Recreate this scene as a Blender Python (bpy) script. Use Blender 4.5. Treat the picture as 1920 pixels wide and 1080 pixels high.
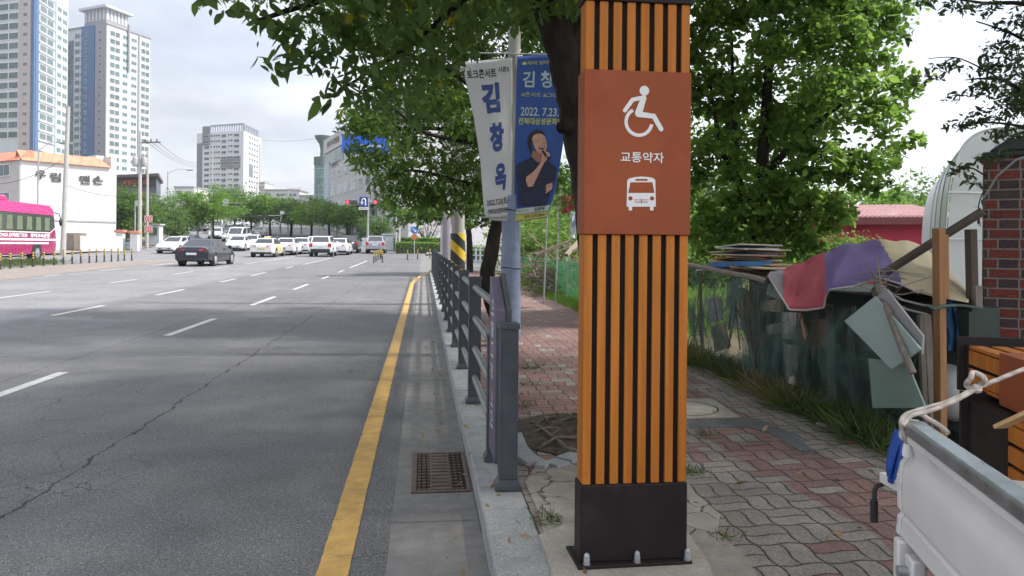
import bpy, math, random
import numpy as np
from mathutils import Vector, Matrix
random.seed(7); RNG = np.random.default_rng(7)
for o in list(bpy.data.objects): bpy.data.objects.remove(o)
SC = bpy.context.scene; COL = SC.collection
rad = math.radians
# ------------------------------------------------------------------ camera
FPX, CX, HY, CAMZ = 1400.0, 960.0, 461.5, 1.4
YAW, ROLL = rad(6.8), rad(0.5)
cam = bpy.data.objects.new('camera', bpy.data.cameras.new('camera')); COL.objects.link(cam)
cam.data.sensor_width = 36; cam.data.lens = 36 * FPX / 1920
cam.data.shift_y = -(540 - HY) / 1920
cam.data.clip_start = .05; cam.data.clip_end = 6000
cam.matrix_world = Matrix.Translation((0, 0, CAMZ)) @ Matrix.Rotation(-YAW, 4, 'Z') @ Matrix.Rotation(math.pi/2, 4, 'X') @ Matrix.Rotation(ROLL, 4, 'Z')
SC.camera = cam
# ------------------------------------------------------------------ light
SUN_EL, SUN_AZ = rad(50), rad(95)          # azimuth clockwise from +Y
sd = Vector((math.sin(SUN_AZ)*math.cos(SUN_EL), math.cos(SUN_AZ)*math.cos(SUN_EL), math.sin(SUN_EL)))
sun = bpy.data.objects.new('sun', bpy.data.lights.new('sun', 'SUN')); COL.objects.link(sun)
sun.data.energy = 3.1; sun.data.angle = rad(3.5); sun.data.color = (1, .95, .87)
sun.rotation_euler = sd.to_track_quat('Z', 'Y').to_euler()
sun.location = sd * 60
SC.view_settings.view_transform = 'Standard'; SC.view_settings.look = 'None'
SC.view_settings.exposure = .98; SC.view_settings.gamma = 1
SC.cycles.max_bounces = 8; SC.cycles.transparent_max_bounces = 12
SC.cycles.diffuse_bounces = 4; SC.cycles.glossy_bounces = 3; SC.cycles.transmission_bounces = 6

# ------------------------------------------------------------------ node expressions
class E:
    def __init__(s, nt, sock): s.nt, s.k = nt, sock
    def _m(s, op, *a):
        n = s.nt.nodes.new('ShaderNodeMath'); n.operation = op
        for i, v in enumerate((s,) + a):
            if isinstance(v, E): s.nt.links.new(v.k, n.inputs[i])
            else: n.inputs[i].default_value = v
        return E(s.nt, n.outputs[0])
    def __add__(s, b): return s._m('ADD', b)
    def __sub__(s, b): return s._m('SUBTRACT', b)
    def __mul__(s, b): return s._m('MULTIPLY', b)
    def __truediv__(s, b): return s._m('DIVIDE', b)
    __radd__ = __add__; __rmul__ = __mul__
    def __rsub__(s, b): return (s * -1) + b
    def floor(s): return s._m('FLOOR')
    def fract(s): return s._m('FRACT')
    def sin(s): return s._m('SINE')
    def abs(s): return s._m('ABSOLUTE')
    def lt(s, b): return s._m('LESS_THAN', b)
    def gt(s, b): return s._m('GREATER_THAN', b)
    def mod(s, b): return s._m('FLOORED_MODULO', b)
    def min(s, b): return s._m('MINIMUM', b)
    def max(s, b): return s._m('MAXIMUM', b)
    def ramp(s, a, b, c=0., d=1.):
        n = s.nt.nodes.new('ShaderNodeMapRange'); n.interpolation_type = 'SMOOTHSTEP'
        s.nt.links.new(s.k, n.inputs[0])
        for i, v in enumerate((a, b, c, d)): n.inputs[i+1].default_value = v
        return E(s.nt, n.outputs[0])
    def mix(s, a, b):        # numeric select: a where s=0, b where s=1
        return s * b + (1 - s) * a if not isinstance(a, E) else a + s * (b - a)
class NT:
    def __init__(s, name):
        s.mat = bpy.data.materials.new(name); s.mat.use_nodes = True
        s.nt = s.mat.node_tree; s.b = s.nt.nodes['Principled BSDF']; s.out = s.nt.nodes['Material Output']
    def new(s, t, **k):
        n = s.nt.nodes.new(t)
        for a, v in k.items(): setattr(n, a, v)
        return n
    def coord(s, which='pos'):
        if which == 'pos': k = s.new('ShaderNodeNewGeometry').outputs['Position']
        else: k = s.new('ShaderNodeTexCoord').outputs['Object']
        return k
    def xyz(s, k):
        n = s.new('ShaderNodeSeparateXYZ'); s.nt.links.new(k, n.inputs[0])
        return [E(s.nt, o) for o in n.outputs]
    def vec(s, x, y, z=0.):
        n = s.new('ShaderNodeCombineXYZ')
        for i, v in enumerate((x, y, z)):
            if isinstance(v, E): s.nt.links.new(v.k, n.inputs[i])
            else: n.inputs[i].default_value = v
        return n.outputs[0]
    def noise(s, k, scale, detail=4, rough=.55, out=0):
        n = s.new('ShaderNodeTexNoise'); n.inputs['Scale'].default_value = scale
        n.inputs['Detail'].default_value = detail; n.inputs['Roughness'].default_value = rough
        if k is not None: s.nt.links.new(k, n.inputs['Vector'])
        return E(s.nt, n.outputs[out])
    def voro(s, k, scale, feature='DISTANCE_TO_EDGE', out='Distance'):
        n = s.new('ShaderNodeTexVoronoi'); n.feature = feature; n.inputs['Scale'].default_value = scale
        if k is not None: s.nt.links.new(k, n.inputs['Vector'])
        return E(s.nt, n.outputs[out])
    def white(s, k, out=0):
        n = s.new('ShaderNodeTexWhiteNoise'); s.nt.links.new(k, n.inputs['Vector']); return E(s.nt, n.outputs[out])
    def wcol(s, a, b, f):
        n = s.new('ShaderNodeMix', data_type='RGBA')
        for i, v in ((6, a), (7, b)):
            if isinstance(v, E): s.nt.links.new(v.k, n.inputs[i])
            else: n.inputs[i].default_value = (*v, 1)
        if isinstance(f, E): s.nt.links.new(f.k, n.inputs[0])
        else: n.inputs[0].default_value = f
        return E(s.nt, n.outputs[2])
    def scale(s, c, f):       # colour * factor
        n = s.new('ShaderNodeVectorMath', operation='SCALE')
        if isinstance(c, E): s.nt.links.new(c.k, n.inputs[0])
        else: n.inputs[0].default_value = c
        if isinstance(f, E): s.nt.links.new(f.k, n.inputs['Scale'])
        else: n.inputs['Scale'].default_value = f
        return E(s.nt, n.outputs[0])
    def base(s, c): s.nt.links.new(c.k, s.b.inputs['Base Color']) if isinstance(c, E) else setattr(s.b.inputs['Base Color'], 'default_value', (*c, 1))
    def rough(s, c): s.nt.links.new(c.k, s.b.inputs['Roughness']) if isinstance(c, E) else setattr(s.b.inputs['Roughness'], 'default_value', c)
    def bump(s, h, strength=.4, dist=.01):
        n = s.new('ShaderNodeBump'); n.inputs['Strength'].default_value = strength; n.inputs['Distance'].default_value = dist
        s.nt.links.new(h.k, n.inputs['Height']); s.nt.links.new(n.outputs[0], s.b.inputs['Normal'])
_M = {}
def mat(name, col, rough=.6, metal=0., var=.12, scale=3., bump=0., bscale=40., spec=.5, dirt=None, dscale=1.5, damt=.5, coord='obj', stretch=None):
    if name in _M: return _M[name]
    t = NT(name); k = t.coord(coord)
    if stretch:
        n = t.new('ShaderNodeMapping'); n.inputs['Scale'].default_value = stretch; t.nt.links.new(k, n.inputs[0]); k = n.outputs[0]
    n1 = t.noise(k, scale, 6, .6)
    c = t.scale(col, n1.ramp(.25, .75, 1 - var, 1 + var))
    if dirt is not None:
        c = t.wcol(c, dirt, t.noise(k, dscale, 8, .65).ramp(.48, .72, 0, damt))
    t.base(c); t.rough(t.noise(k, scale * 2, 3).ramp(.3, .7, max(.03, rough - .08), min(1, rough + .08)))
    t.b.inputs['Metallic'].default_value = metal; t.b.inputs['Specular IOR Level'].default_value = spec
    if bump: t.bump(t.noise(k, bscale, 5, .6), bump, .01)
    _M[name] = t.mat; return t.mat
def emis(name, col, s):
    if name in _M: return _M[name]
    t = NT(name); t.base(col); t.b.inputs['Emission Color'].default_value = (*col, 1); t.b.inputs['Emission Strength'].default_value = s
    _M[name] = t.mat; return t.mat

# ------------------------------------------------------------------ sky: Nishita with drifting clouds
w = bpy.data.worlds.new('World'); SC.world = w; w.use_nodes = True
class WT(NT):
    def __init__(s): s.nt = w.node_tree
T = WT(); bg = w.node_tree.nodes['Background']
sky = T.new('ShaderNodeTexSky', sky_type='NISHITA', sun_disc=False, sun_elevation=SUN_EL, sun_rotation=SUN_AZ, air_density=1.2, dust_density=2.2, ozone_density=1.2)
tc = T.new('ShaderNodeTexCoord').outputs['Generated']
dx, dy, dz = T.xyz(tc)
den = dz.max(0.) + .16
cv = T.vec(dx / den, dy / den, 0.)
n1 = T.noise(cv, .9, 7, .56); n2 = T.noise(cv, .33, 3, .5)
cover = (n1 * .7 + n2 * .45).ramp(.44, .64, .55, 1.)
shade = T.noise(cv, .7, 5, .6).ramp(.3, .7, .0, 1.)
ccol = T.wcol((3.0, 3.15, 3.6), (5.3, 5.4, 5.7), shade)
glow = (dx * sd.x + dy * sd.y + dz * sd.z).ramp(-.6, .85, .72, 2.2)
ccol = T.scale(ccol, glow)
skc = T.wcol(E(T.nt, sky.outputs[0]), ccol, cover)
T.nt.links.new(skc.k, bg.inputs[0]); bg.inputs[1].default_value = .1

# ------------------------------------------------------------------ pixel rays (1920x1080 photo) into the place
_F = Vector((math.sin(YAW), math.cos(YAW), 0)); _R = Vector((math.cos(YAW), -math.sin(YAW), 0)); CAM = Vector((0, 0, CAMZ))
def ray(px, py):
    u, v = (px - CX) / FPX, (HY - py) / FPX; c, s = math.cos(ROLL), math.sin(ROLL)
    return _F + _R * (u*c - v*s) + Vector((0, 0, u*s + v*c))
def W(px, py, d): return CAM + ray(px, py) * d
def onX(px, py, X): r = ray(px, py); return CAM + r * (X / r.x)
def onY(px, py, Y): r = ray(px, py); return CAM + r * (Y / r.y)
def onZ(px, py, z): r = ray(px, py); return CAM + r * ((z - CAMZ) / r.z)
def depth(p): return (Vector(p) - CAM).dot(_F)
# terrain profile
_py = [-60,-20,15,25,35,42,50,62,72,80,95,115,150,200,260,330,420,600,1200,3000]
_pz = [0,0,0,.05,.13,.2,.26,.42,.6,.85,1.5,2.6,4.9,8.6,12.8,17,20,22,22,22]
_g = np.arange(-60, 3001, .5); _h = np.interp(_g, _py, _pz)
_h = np.convolve(np.pad(_h, 12, mode='edge'), np.ones(25)/25, 'valid')
YS = sorted(set([-60,-30,-20,-15,-10,-8,-6,-4,-2] + [i*.5 for i in range(0, 30)] + [15+i for i in range(0, 36)] + [35.5,65.5,66.5] + [50+i*2.5 for i in range(0, 33)] + [130+i*10 for i in range(0, 30)] + [430,460,500,550,600,800,1200,2000,3000]))
_hs = np.interp(YS, _g, _h)
def G(X, Y):
    z = float(np.interp(Y, YS, _hs))
    return z + .012 * max(0, min(-20 - X, 40)) if X < -20 else z
def bend(Y): return -.3 * (max(0, Y - 78) ** 1.15) * .55
def hit(px, py, off=0., tmax=900):
    r = ray(px, py); t = .5; step = .05
    while t < tmax:
        p = CAM + r * t
        if p.z <= G(p.x, p.y) + off:
            return p
        t += max(.01, t * .002)
    return CAM + r * tmax

# ------------------------------------------------------------------ mesh builder
class MB:
    def __init__(s): s.v, s.f, s.m = [], [], []
    def add(s, vs, fs, m=0):
        o = len(s.v); s.v += [tuple(v) for v in vs]; s.f += [tuple(i + o for i in f) for f in fs]; s.m += [m] * len(fs); return s
    def box(s, a, b, m=0, M=None):
        (x0,y0,z0),(x1,y1,z1) = a, b
        vs = [Vector(p) for p in ((x0,y0,z0),(x1,y0,z0),(x1,y1,z0),(x0,y1,z0),(x0,y0,z1),(x1,y0,z1),(x1,y1,z1),(x0,y1,z1))]
        if M: vs = [M @ p for p in vs]
        return s.add(vs, [(3,2,1,0),(4,5,6,7),(0,1,5,4),(1,2,6,5),(2,3,7,6),(3,0,4,7)], m)
    def beam(s, p0, p1, w, h=None, m=0, up=(0,0,1)):
        p0, p1 = Vector(p0), Vector(p1); d = (p1 - p0); L = d.length; d.normalize(); h = h or w
        upv = Vector(up)
        if abs(d.dot(upv)) > .98: upv = Vector((0,1,0))
        x = d.cross(upv).normalized(); z = x.cross(d)
        M = Matrix((x, d, z)).transposed().to_4x4(); M.translation = p0
        return s.box((-w/2,0,-h/2),(w/2,L,h/2), m, M)
    def tube(s, pts, rs, n=8, m=0, cap=True):
        pts = [Vector(p) for p in pts]
        if not hasattr(rs, '__len__'): rs = [rs]*len(pts)
        vs, fs = [], []; ref = None
        for i, p in enumerate(pts):
            d = (pts[min(i+1, len(pts)-1)] - pts[max(i-1, 0)]).normalized()
            if ref is None: ref = Vector((1,0,0)) if abs(d.x) < .8 else Vector((0,1,0))
            x = (ref - d*ref.dot(d)).normalized(); ref = x; y = d.cross(x)
            vs += [p + (x*math.cos(2*math.pi*k/n) + y*math.sin(2*math.pi*k/n))*rs[i] for k in range(n)]
        for i in range(len(pts)-1):
            for k in range(n): fs.append((i*n+k, i*n+(k+1)%n, (i+1)*n+(k+1)%n, (i+1)*n+k))
        if cap: fs += [tuple(range(n-1,-1,-1)), tuple((len(pts)-1)*n+k for k in range(n))]
        return s.add(vs, fs, m)
    def cyl(s, p0, p1, r0, r1=None, n=14, m=0): return s.tube([p0, p1], [r0, r0 if r1 is None else r1], n, m)
    def prism(s, front, off, m=0):      # closed outline of 3-D points, extruded by vector off
        n = len(front); fr = [Vector(p) for p in front]; bk = [p + Vector(off) for p in fr]
        return s.add(fr + bk, [tuple(range(n)), tuple(range(2*n-1, n-1, -1))] + [((i+1)%n, i, n+i, n+(i+1)%n) for i in range(n)], m)
    def grid(s, fn, nu, nv, m=0, close=False):
        vs = [fn(i/nu, j/nv) for j in range(nv+1) for i in range(nu+1)]
        fs, ms = [], []
        o = len(s.v); s.v += [tuple(v) for v in vs]
        for j in range(nv):
            for i in range(nu):
                a = o + j*(nu+1) + i
                s.f.append((a, a+1, a+nu+2, a+nu+1)); s.m.append(m((i+.5)/nu, (j+.5)/nv) if callable(m) else m)
        return s
    def ball(s, c, r, n=10, m=0):
        if not hasattr(r, '__len__'): r = (r, r, r)
        c = Vector(c)
        return s.grid(lambda u, v: c + Vector((r[0]*math.sin(math.pi*v)*math.cos(2*math.pi*u), r[1]*math.sin(math.pi*v)*math.sin(2*math.pi*u), -r[2]*math.cos(math.pi*v))), n, max(4, n//2), m)
    def lathe(s, c, prof, n=16, m=0):
        c = Vector(c)
        return s.tube([c + Vector((0,0,z)) for r, z in prof], [max(r, 1e-4) for r, z in prof], n, m)
    def build(s, name, mats, parent=None, bevel=0., flat=False, solid=0., seg=2):
        me = bpy.data.meshes.new(name); me.from_pydata(s.v, [], s.f)
        if not isinstance(mats, (list, tuple)): mats = [mats]
        for mm in mats: me.materials.append(mm)
        if len(mats) > 1: me.polygons.foreach_set('material_index', s.m)
        if not flat:
            me.polygons.foreach_set('use_smooth', [True]*len(me.polygons)); me.set_sharp_from_angle(angle=rad(38))
        o = bpy.data.objects.new(name, me); COL.objects.link(o)
        if parent is not None: put(o, parent)
        if solid: md = o.modifiers.new('solid', 'SOLIDIFY'); md.thickness = solid; md.offset = 0
        if bevel: md = o.modifiers.new('bevel', 'BEVEL'); md.width = bevel; md.segments = seg; md.limit_method = 'ANGLE'; md.angle_limit = rad(40)
        return o
def world_m(o):
    m = Matrix.LocRotScale(o.location, o.rotation_euler, o.scale)
    return (world_m(o.parent) @ o.matrix_parent_inverse @ m) if o.parent else m
def put(o, parent):
    o.parent = parent; o.matrix_parent_inverse = world_m(parent).inverted()
def tag(o, label, cat, group=None):
    o['label'] = label; o['category'] = cat
    if group: o['group'] = group
    return o
def thing(name, label, cat, loc=(0,0,0), rz=0., group=None):
    o = bpy.data.objects.new(name, None); COL.objects.link(o); o.location = loc; o.rotation_euler = (0,0,rz); o.empty_display_size = .2
    return tag(o, label, cat, group)
def struct(name, mb, m, **k):
    o = mb.build(name, m, **k); o['kind'] = 'structure'; return o
def stuff(o): o['kind'] = 'stuff'; return o
def dup(root, loc, rz=None, label=None, sc=None, name=None):
    def cp(o, par):
        c = o.copy(); COL.objects.link(c)
        if par is not None: c.parent = par
        for ch in KIDS.get(o.name, [k for k in bpy.data.objects if k.parent == o]): cp(ch, c)
        return c
    r = cp(root, None); r.location = loc
    if rz is not None: r.rotation_euler = (0,0,rz)
    if sc is not None: r.scale = sc if hasattr(sc, '__len__') else (sc, sc, sc)
    if label: r['label'] = label
    return r
KIDS = {}
FONT = {}
def text(name, s, size, M, m, parent=None, bold=0., depthv=.002, align='CENTER', spacing=1., sx=1.):
    c = bpy.data.curves.new('t', 'FONT'); c.body = s; c.size = size; c.align_x = align; c.align_y = 'CENTER'; c.extrude = depthv; c.offset = bold; c.space_character = spacing; c.resolution_u = 3
    t = bpy.data.objects.new('t', c); COL.objects.link(t)
    me = bpy.data.meshes.new_from_object(t.evaluated_get(bpy.context.evaluated_depsgraph_get()))
    bpy.data.objects.remove(t); bpy.data.curves.remove(c)
    me.transform(Matrix.Diagonal((sx,1,1,1))); me.transform(M); me.materials.clear(); me.materials.append(m)
    o = bpy.data.objects.new(name, me); COL.objects.link(o)
    if parent is not None: put(o, parent)
    return o
def face_m(origin, xdir, up=(0,0,1)):
    x = Vector(xdir).normalized(); y = Vector(up); y = (y - x*y.dot(x)).normalized(); z = x.cross(y)
    M = Matrix((x, y, z)).transposed().to_4x4(); M.translation = Vector(origin); return M
# ------------------------------------------------------------------ leaves
def leafmat(name, a, b, trans=.35, yellow=None):
    if name in _M: return _M[name]
    t = NT(name); nt = t.nt
    rnd = E(nt, t.new('ShaderNodeNewGeometry').outputs['Random Per Island'])
    k = t.coord('pos'); cl = t.noise(k, 1.3, 2)
    c = t.wcol(a, b, (rnd * .6 + cl.ramp(.3, .7) * .5).min(1.))
    if yellow: c = t.wcol(c, yellow, rnd.gt(.985))
    t.base(c); t.rough(.55); t.b.inputs['Specular IOR Level'].default_value = .35
    tr = t.new('ShaderNodeBsdfTranslucent'); cc = t.wcol(t.scale(c, 1.5), (.20, .30, .03), .35); nt.links.new(cc.k, tr.inputs[0])
    mx = t.new('ShaderNodeMixShader'); mx.inputs[0].default_value = trans
    nt.links.new(t.b.outputs[0], mx.inputs[1]); nt.links.new(tr.outputs[0], mx.inputs[2]); nt.links.new(mx.outputs[0], t.out.inputs[0])
    _M[name] = t.mat; return t.mat
def leaf_mesh(name, P, size, aspect, m, parent=None, droop=.5, fold=.25, jitter=.35, dirs=None, simple=False):
    P = np.asarray(P, dtype=np.float64); n = len(P)
    if dirs is None:
        d = RNG.normal(size=(n, 3)); d[:, 2] = d[:, 2]*.6 - droop
    else: d = dirs + RNG.normal(size=(n, 3))*.35
    d /= np.linalg.norm(d, axis=1)[:, None]
    u = RNG.normal(size=(n, 3)); u[:, 2] += 1.2
    s = np.cross(d, u); s /= np.linalg.norm(s, axis=1)[:, None] + 1e-9; nn = np.cross(s, d)
    L = (size * np.exp(RNG.normal(size=n)*jitter))[:, None]; w = L*aspect*.5
    if simple: pts = [(0,0,0),(1,.45,.12),(0,1,0),(-1,.45,.12)]; faces = [(0,1,2),(0,2,3)]
    else: pts = [(0,0,0),(.85,.28,.2),(.8,.62,.2),(0,1,-.1),(-.8,.62,.2),(-.85,.28,.2)]; faces = [(0,1,2,3),(0,3,4,5)]
    V = np.stack([P + s*w*a + d*L*b + nn*w*c*fold*4 for a, b, c in pts], axis=1).reshape(-1, 3)
    k = len(pts); fl = len(faces[0])
    F = (np.arange(n)[:, None, None]*k + np.array(faces)[None]).reshape(-1)
    me = bpy.data.meshes.new(name); nf = n*2
    me.vertices.add(n*k); me.vertices.foreach_set('co', V.astype(np.float32).ravel())
    me.loops.add(nf*fl); me.loops.foreach_set('vertex_index', F.astype(np.int32))
    me.polygons.add(nf); me.polygons.foreach_set('loop_start', (np.arange(nf)*fl).astype(np.int32)); me.polygons.foreach_set('loop_total', np.full(nf, fl, np.int32))
    me.update(); me.materials.append(m)
    o = bpy.data.objects.new(name, me); COL.objects.link(o)
    if parent is not None: put(o, parent)
    return o
def blob_pts(blobs, n, sub=14, spread=.26, hollow=.35):
    """leaf positions: every ellipsoid is broken into sub-clusters so that the outline is ragged and gaps stay open"""
    vol = np.array([b[1][0]*b[1][1]*b[1][2] for b in blobs])**.75; out = []
    for (c, r), q in zip(blobs, n*vol/vol.sum()):
        q = int(q); k = max(4, sub)
        d = RNG.normal(size=(k, 3)); d /= np.linalg.norm(d, axis=1)[:, None]
        cs = d * (RNG.uniform(hollow**3, 1, size=k)**(1/3))[:, None]
        ids = RNG.integers(0, k, q); sp = spread*RNG.uniform(.6, 1.4, k)[ids][:, None]
        out.append(np.array(c) + (cs[ids] + RNG.normal(size=(q, 3))*sp*[1,1,.75]) * np.array(r))
    return np.concatenate(out)
def limb(mb, pts, r0, r1, n=8, wob=.05, seg=6):
    pts = [Vector(p) for p in pts]; P = []
    for i in range(len(pts)-1):
        a = pts[max(i-1,0)]; b = pts[i]; c = pts[i+1]; d = pts[min(i+2, len(pts)-1)]
        for t in range(seg):
            t /= seg; t2, t3 = t*t, t*t*t
            P.append(.5*((2*b)+(c-a)*t+(2*a-5*b+4*c-d)*t2+(3*b-a-3*c+d)*t3) + Vector([random.uniform(-1,1)*wob*r0 for _ in range(3)]))
    P.append(pts[-1]); N = len(P)
    mb.tube(P, [r0+(r1-r0)*(i/(N-1))*random.uniform(.92,1.08) for i in range(N)], n)
    return P
def bark(): return mat('bark', (.034,.029,.025), .95, spec=.15, var=.55, scale=11, bump=1., bscale=26, stretch=(1,1,.3))
# ================================================================== SETTING
def strip(name, cols, y0, y1, m, dz=0., shift=False, zf=None, mb=None, raw=False):
    ys = [y for y in YS if y0 <= y <= y1]
    if ys[0] != y0: ys = [y0] + ys
    if ys[-1] != y1: ys.append(y1)
    mb = mb or MB(); vs = []; n = len(cols)
    for y in ys:
        b = bend(y) if shift else 0
        for x in cols:
            X = x + b; vs.append((X, y, G(X, y) + (zf(X, y) if zf else dz)))
    mb.add(vs, [(j*n+i, j*n+i+1, (j+1)*n+i+1, (j+1)*n+i) for j in range(len(ys)-1) for i in range(n-1)])
    return mb if raw else struct(name, mb, m)
def roff(X, Y):
    if X < .45: return -.03
    return -.03 if (35.3 < Y < 66.2 or 78 < Y < 98.5) else .1
# --- terrain
t = NT('earth_and_grass'); k = t.coord()
c = t.wcol((.10,.105,.04), (.16,.125,.085), t.noise(k, .25, 8, .65).ramp(.4, .62))
c = t.wcol(c, (.30,.27,.22), t.noise(k, .06, 4).ramp(.5, .7, 0, .7)); t.base(c); t.rough(.95); t.bump(t.noise(k, 6, 6, .7), .6, .05)
strip('ground', [-1500,-700,-350,-200,-120,-80,-60,-45,-32,-27,-20,-12,-6,0,.42,.5,1.5,3.05,4,6,9,14,20,30,45,70,110,180,350,700,1500], -60, 3000, t.mat, zf=roff)
# --- asphalt
def asphalt(name, base, lane=True):
    t = NT(name); k = t.coord(); X, Y, Z = t.xyz(k)
    fine = t.noise(k, 120, 2, .75); mid = t.noise(k, 42, 3, .65); big = t.noise(k, .35, 5, .6); pat = t.noise(k, 1.6, 6, .65)
    f = fine.ramp(.34, .68, .42, 1.72) * mid.ramp(.3, .7, .80, 1.18) * pat.ramp(.3, .7, .9, 1.1) * big.ramp(.3, .7, .88, 1.12)
    chips = t.voro(k, 75, 'F1', 'Color')
    f = f + t.voro(k, 62, 'F1').lt(.27) * t.noise(k, 31, 2).ramp(.46, .6, 0, .95)
    if lane:
        wob = (t.noise(k, 2.2, 5, .65) - .5) * .22 + (t.noise(k, 19, 3) - .5) * .03
        wid = t.noise(k, 5, 3).ramp(.3, .75, .002, .016)
        crack = (X + 2.12 + wob).abs().lt(wid)
        seam = (X + 4.17 + wob * .15).abs().lt(wid * .8)
        ally = t.voro(t.vec(X + wob, Y + wob, 0.), 5.5).lt(.016) * t.noise(k, .8, 3).ramp(.56, .66) * ((X + 1.9).abs().lt(1.3))
        ally2 = t.voro(t.vec(X * 1.3 + wob * 2, Y + wob, 0.), 1.7).lt(.006) * t.noise(k, .5, 3).ramp(.5, .6)
        cross = ((Y + wob * 2).mod(9.7)).lt(.03) * t.noise(k, .9, 3).ramp(.45, .55)
        dark = crack.max(seam).max(ally).max(ally2 * .7).max(cross * .6)
        f = f * (1 - dark * .72)
        wear = ((X + 1.1).abs().lt(.35)).max((X + 2.95).abs().lt(.3))
        f = f * (1 - wear * .04)
        f = f * X.ramp(-7.5, -7.0, 1.32, 1.) * X.ramp(-4.2, -4.1, 1.06, 1.)
        # worn strip edge of the yellow line
        f = f * (1 + (X + .37).abs().lt(.11) * .0)
    t.base(t.scale(base, f)); t.rough(fine.ramp(.3, .7, .74, .95)); t.b.inputs['Specular IOR Level'].default_value = .35
    t.bump(fine * .7 + mid * .6, .55, .006)
    return t.mat
ASPH = asphalt('worn_asphalt', (.130,.130,.136))
strip('main_road', [-27,-20,-12,-7,-4,-.145], -15, 600, ASPH, shift=True)
ASP2 = asphalt('side_asphalt', (.17,.165,.16), False)
strip('side_street', [.295,6,14,20,30,45,70], 35.5, 65.5, ASP2, 0)
strip('gutter_link', [-.145,.295], 35, 600, ASP2, 0., shift=True)
strip('cross_street', [-80,-60,-45,-27,-20,-12,-6,0,.42,.5,6,14,30,45,70], 80, 95, ASP2, .006)
# --- concrete gutter, kerbstones
def concrete(name, base, seam=0., spk=1., stain=.5):
    t = NT(name); k = t.coord(); X, Y, Z = t.xyz(k)
    f = t.noise(k, 190, 2, .7).ramp(.3, .72, 1 - .3*spk, 1 + .32*spk) * t.noise(k, 9, 6, .65).ramp(.3, .7, .84, 1.12) * t.noise(k, 1.1, 5).ramp(.3, .7, .88, 1.1)
    f = f * (1 - t.noise(k, 2.6, 7, .7).ramp(.55, .75, 0, stain*.5))
    if seam: f = f * (1 - ((Y + .2).mod(seam)).lt(.012) * .5)
    t.base(t.scale(base, f)); t.rough(.9); t.bump(t.noise(k, 150, 4, .7), .5, .004)
    return t.mat
GUT = concrete('gutter_concrete', (.20,.192,.188), 4.0)
strip('gutter', [-.145,.08,.295], -15, 35, GUT)
KERB = concrete('kerb_granite', (.32,.32,.325), 0, 1.25, .4)
mb = MB(); y = -6.37; i = 0
while y < 35:
    z = G(.4, y+.5); j = random.uniform(-.004, .004); h = .12 + random.uniform(-.005, .005)
    if y < 40: mb.box((.295 + j, y + .004, z - .12), (.528 + j, y + .992, z + h))
    y += 1.0
struct('kerb', mb, KERB, bevel=.012)
# --- pavers
def paver():
    t = NT('wave_pavers'); k = t.coord(); X, Y, Z = t.xyz(k); s = .205; tp = 2*math.pi/s
    jx = (t.noise(k, 1.3, 2) - .5) * .05; jy = (t.noise(t.vec(Y, X, 3.), 1.3, 2) - .5) * .05
    u = X + (Y * tp).sin() * .0075 + jx; v = Y + (X * tp).sin() * .009 + jy
    cu, cv = (u / s).floor(), (v / s).floor(); fu, fv = (u / s).fract(), (v / s).fract()
    par = (cu + cv).mod(2.).gt(.5)
    p = par * fu + (1 - par) * fv; q = par * fv + (1 - par) * fu
    half = (p * 2).floor(); p2 = (p * 2).fract()
    ed = (p2.min(1 - p2) * (s/2)).min(q.min(1 - q) * s)
    idv = t.vec(cu, cv * 1.37 + half * .41, half)
    r1 = t.white(idv); r2 = t.white(t.vec(cv, cu + half * .7, 5. ))
    band = (X - 2.22 + (t.noise(k,1.1,2)-.5)*.4).abs().lt(.27); far = Y.ramp(6.4, 8.2, 0., 1.); near = X.lt(1.75) * Y.ramp(3.9, 4.8, 0., 1.)
    pr = (band * .93).max(far * .86).max(near * .8).max(.10)
    red = r1.lt(pr)
    g = t.wcol((.285,.248,.232), (.222,.190,.177), r2); r = t.wcol((.250,.145,.134), (.200,.115,.108), r2)
    c = t.wcol(g, r, red)
    c = t.scale(c, t.noise(k, 120, 3, .75).ramp(.3, .72, .60, 1.42) * t.noise(k, 5, 6, .7).ramp(.3, .7, .82, 1.14))
    gap = ed + (t.noise(k, 38, 4, .7) - .5) * .010
    j = gap.ramp(.0026, .0068, 1., 0.)
    c = t.wcol(c, (.040,.034,.029), j)
    moss = j * t.noise(k, 2.3, 4).ramp(.58, .7)
    c = t.wcol(c, (.07,.085,.03), moss)
    dust = t.noise(k, 1.4, 6, .7).ramp(.50, .75, 0, .55)
    c = t.wcol(c, (.24,.21,.185), dust)
    t.base(c); t.rough(.9)
    t.bump((ed.min(.009)) * 90 + t.noise(k, 160, 3) * .25 + r2 * .5, .7, .010)
    return t.mat
strip('sidewalk', [.528,1.4,2.2,3.05], -10, 35, paver(), .12)
strip('sidewalk_corner', [.3,3,6,12], 66, 77.5, ASP2, .125)
CON = concrete('cracked_concrete', (.30,.275,.245), 0, .8, .9)
t = NT('patch_concrete'); k = t.coord(); X, Y, Z = t.xyz(k)
f = t.noise(k, 150, 3, .7).ramp(.3, .72, .78, 1.25) * t.noise(k, 4, 7, .7).ramp(.3, .7, .74, 1.18)
wob = (t.noise(k, 4, 4) - .5) * .3
cr = t.voro(t.vec(X + wob, Y + wob, 0.), 2.6).ramp(.006, .016, 1., 0.)
c = t.wcol(t.scale((.32,.285,.255), f), (.05,.043,.036), cr * .85); t.base(c); t.rough(.92); t.bump(t.noise(k, 60, 5, .7) + cr * -1.2, .6, .008)
def sheet(name, pts, m, z, n=1, mbo=None):
    mb = MB(); P = [Vector((p.x, p.y, z)) for p in pts]; mb.prism([p for p in P], (0,0,-.02))
    if mbo: return mb
    return struct(name, mb, m)
def Z12(px, py): return onZ(px, py, .124)
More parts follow.
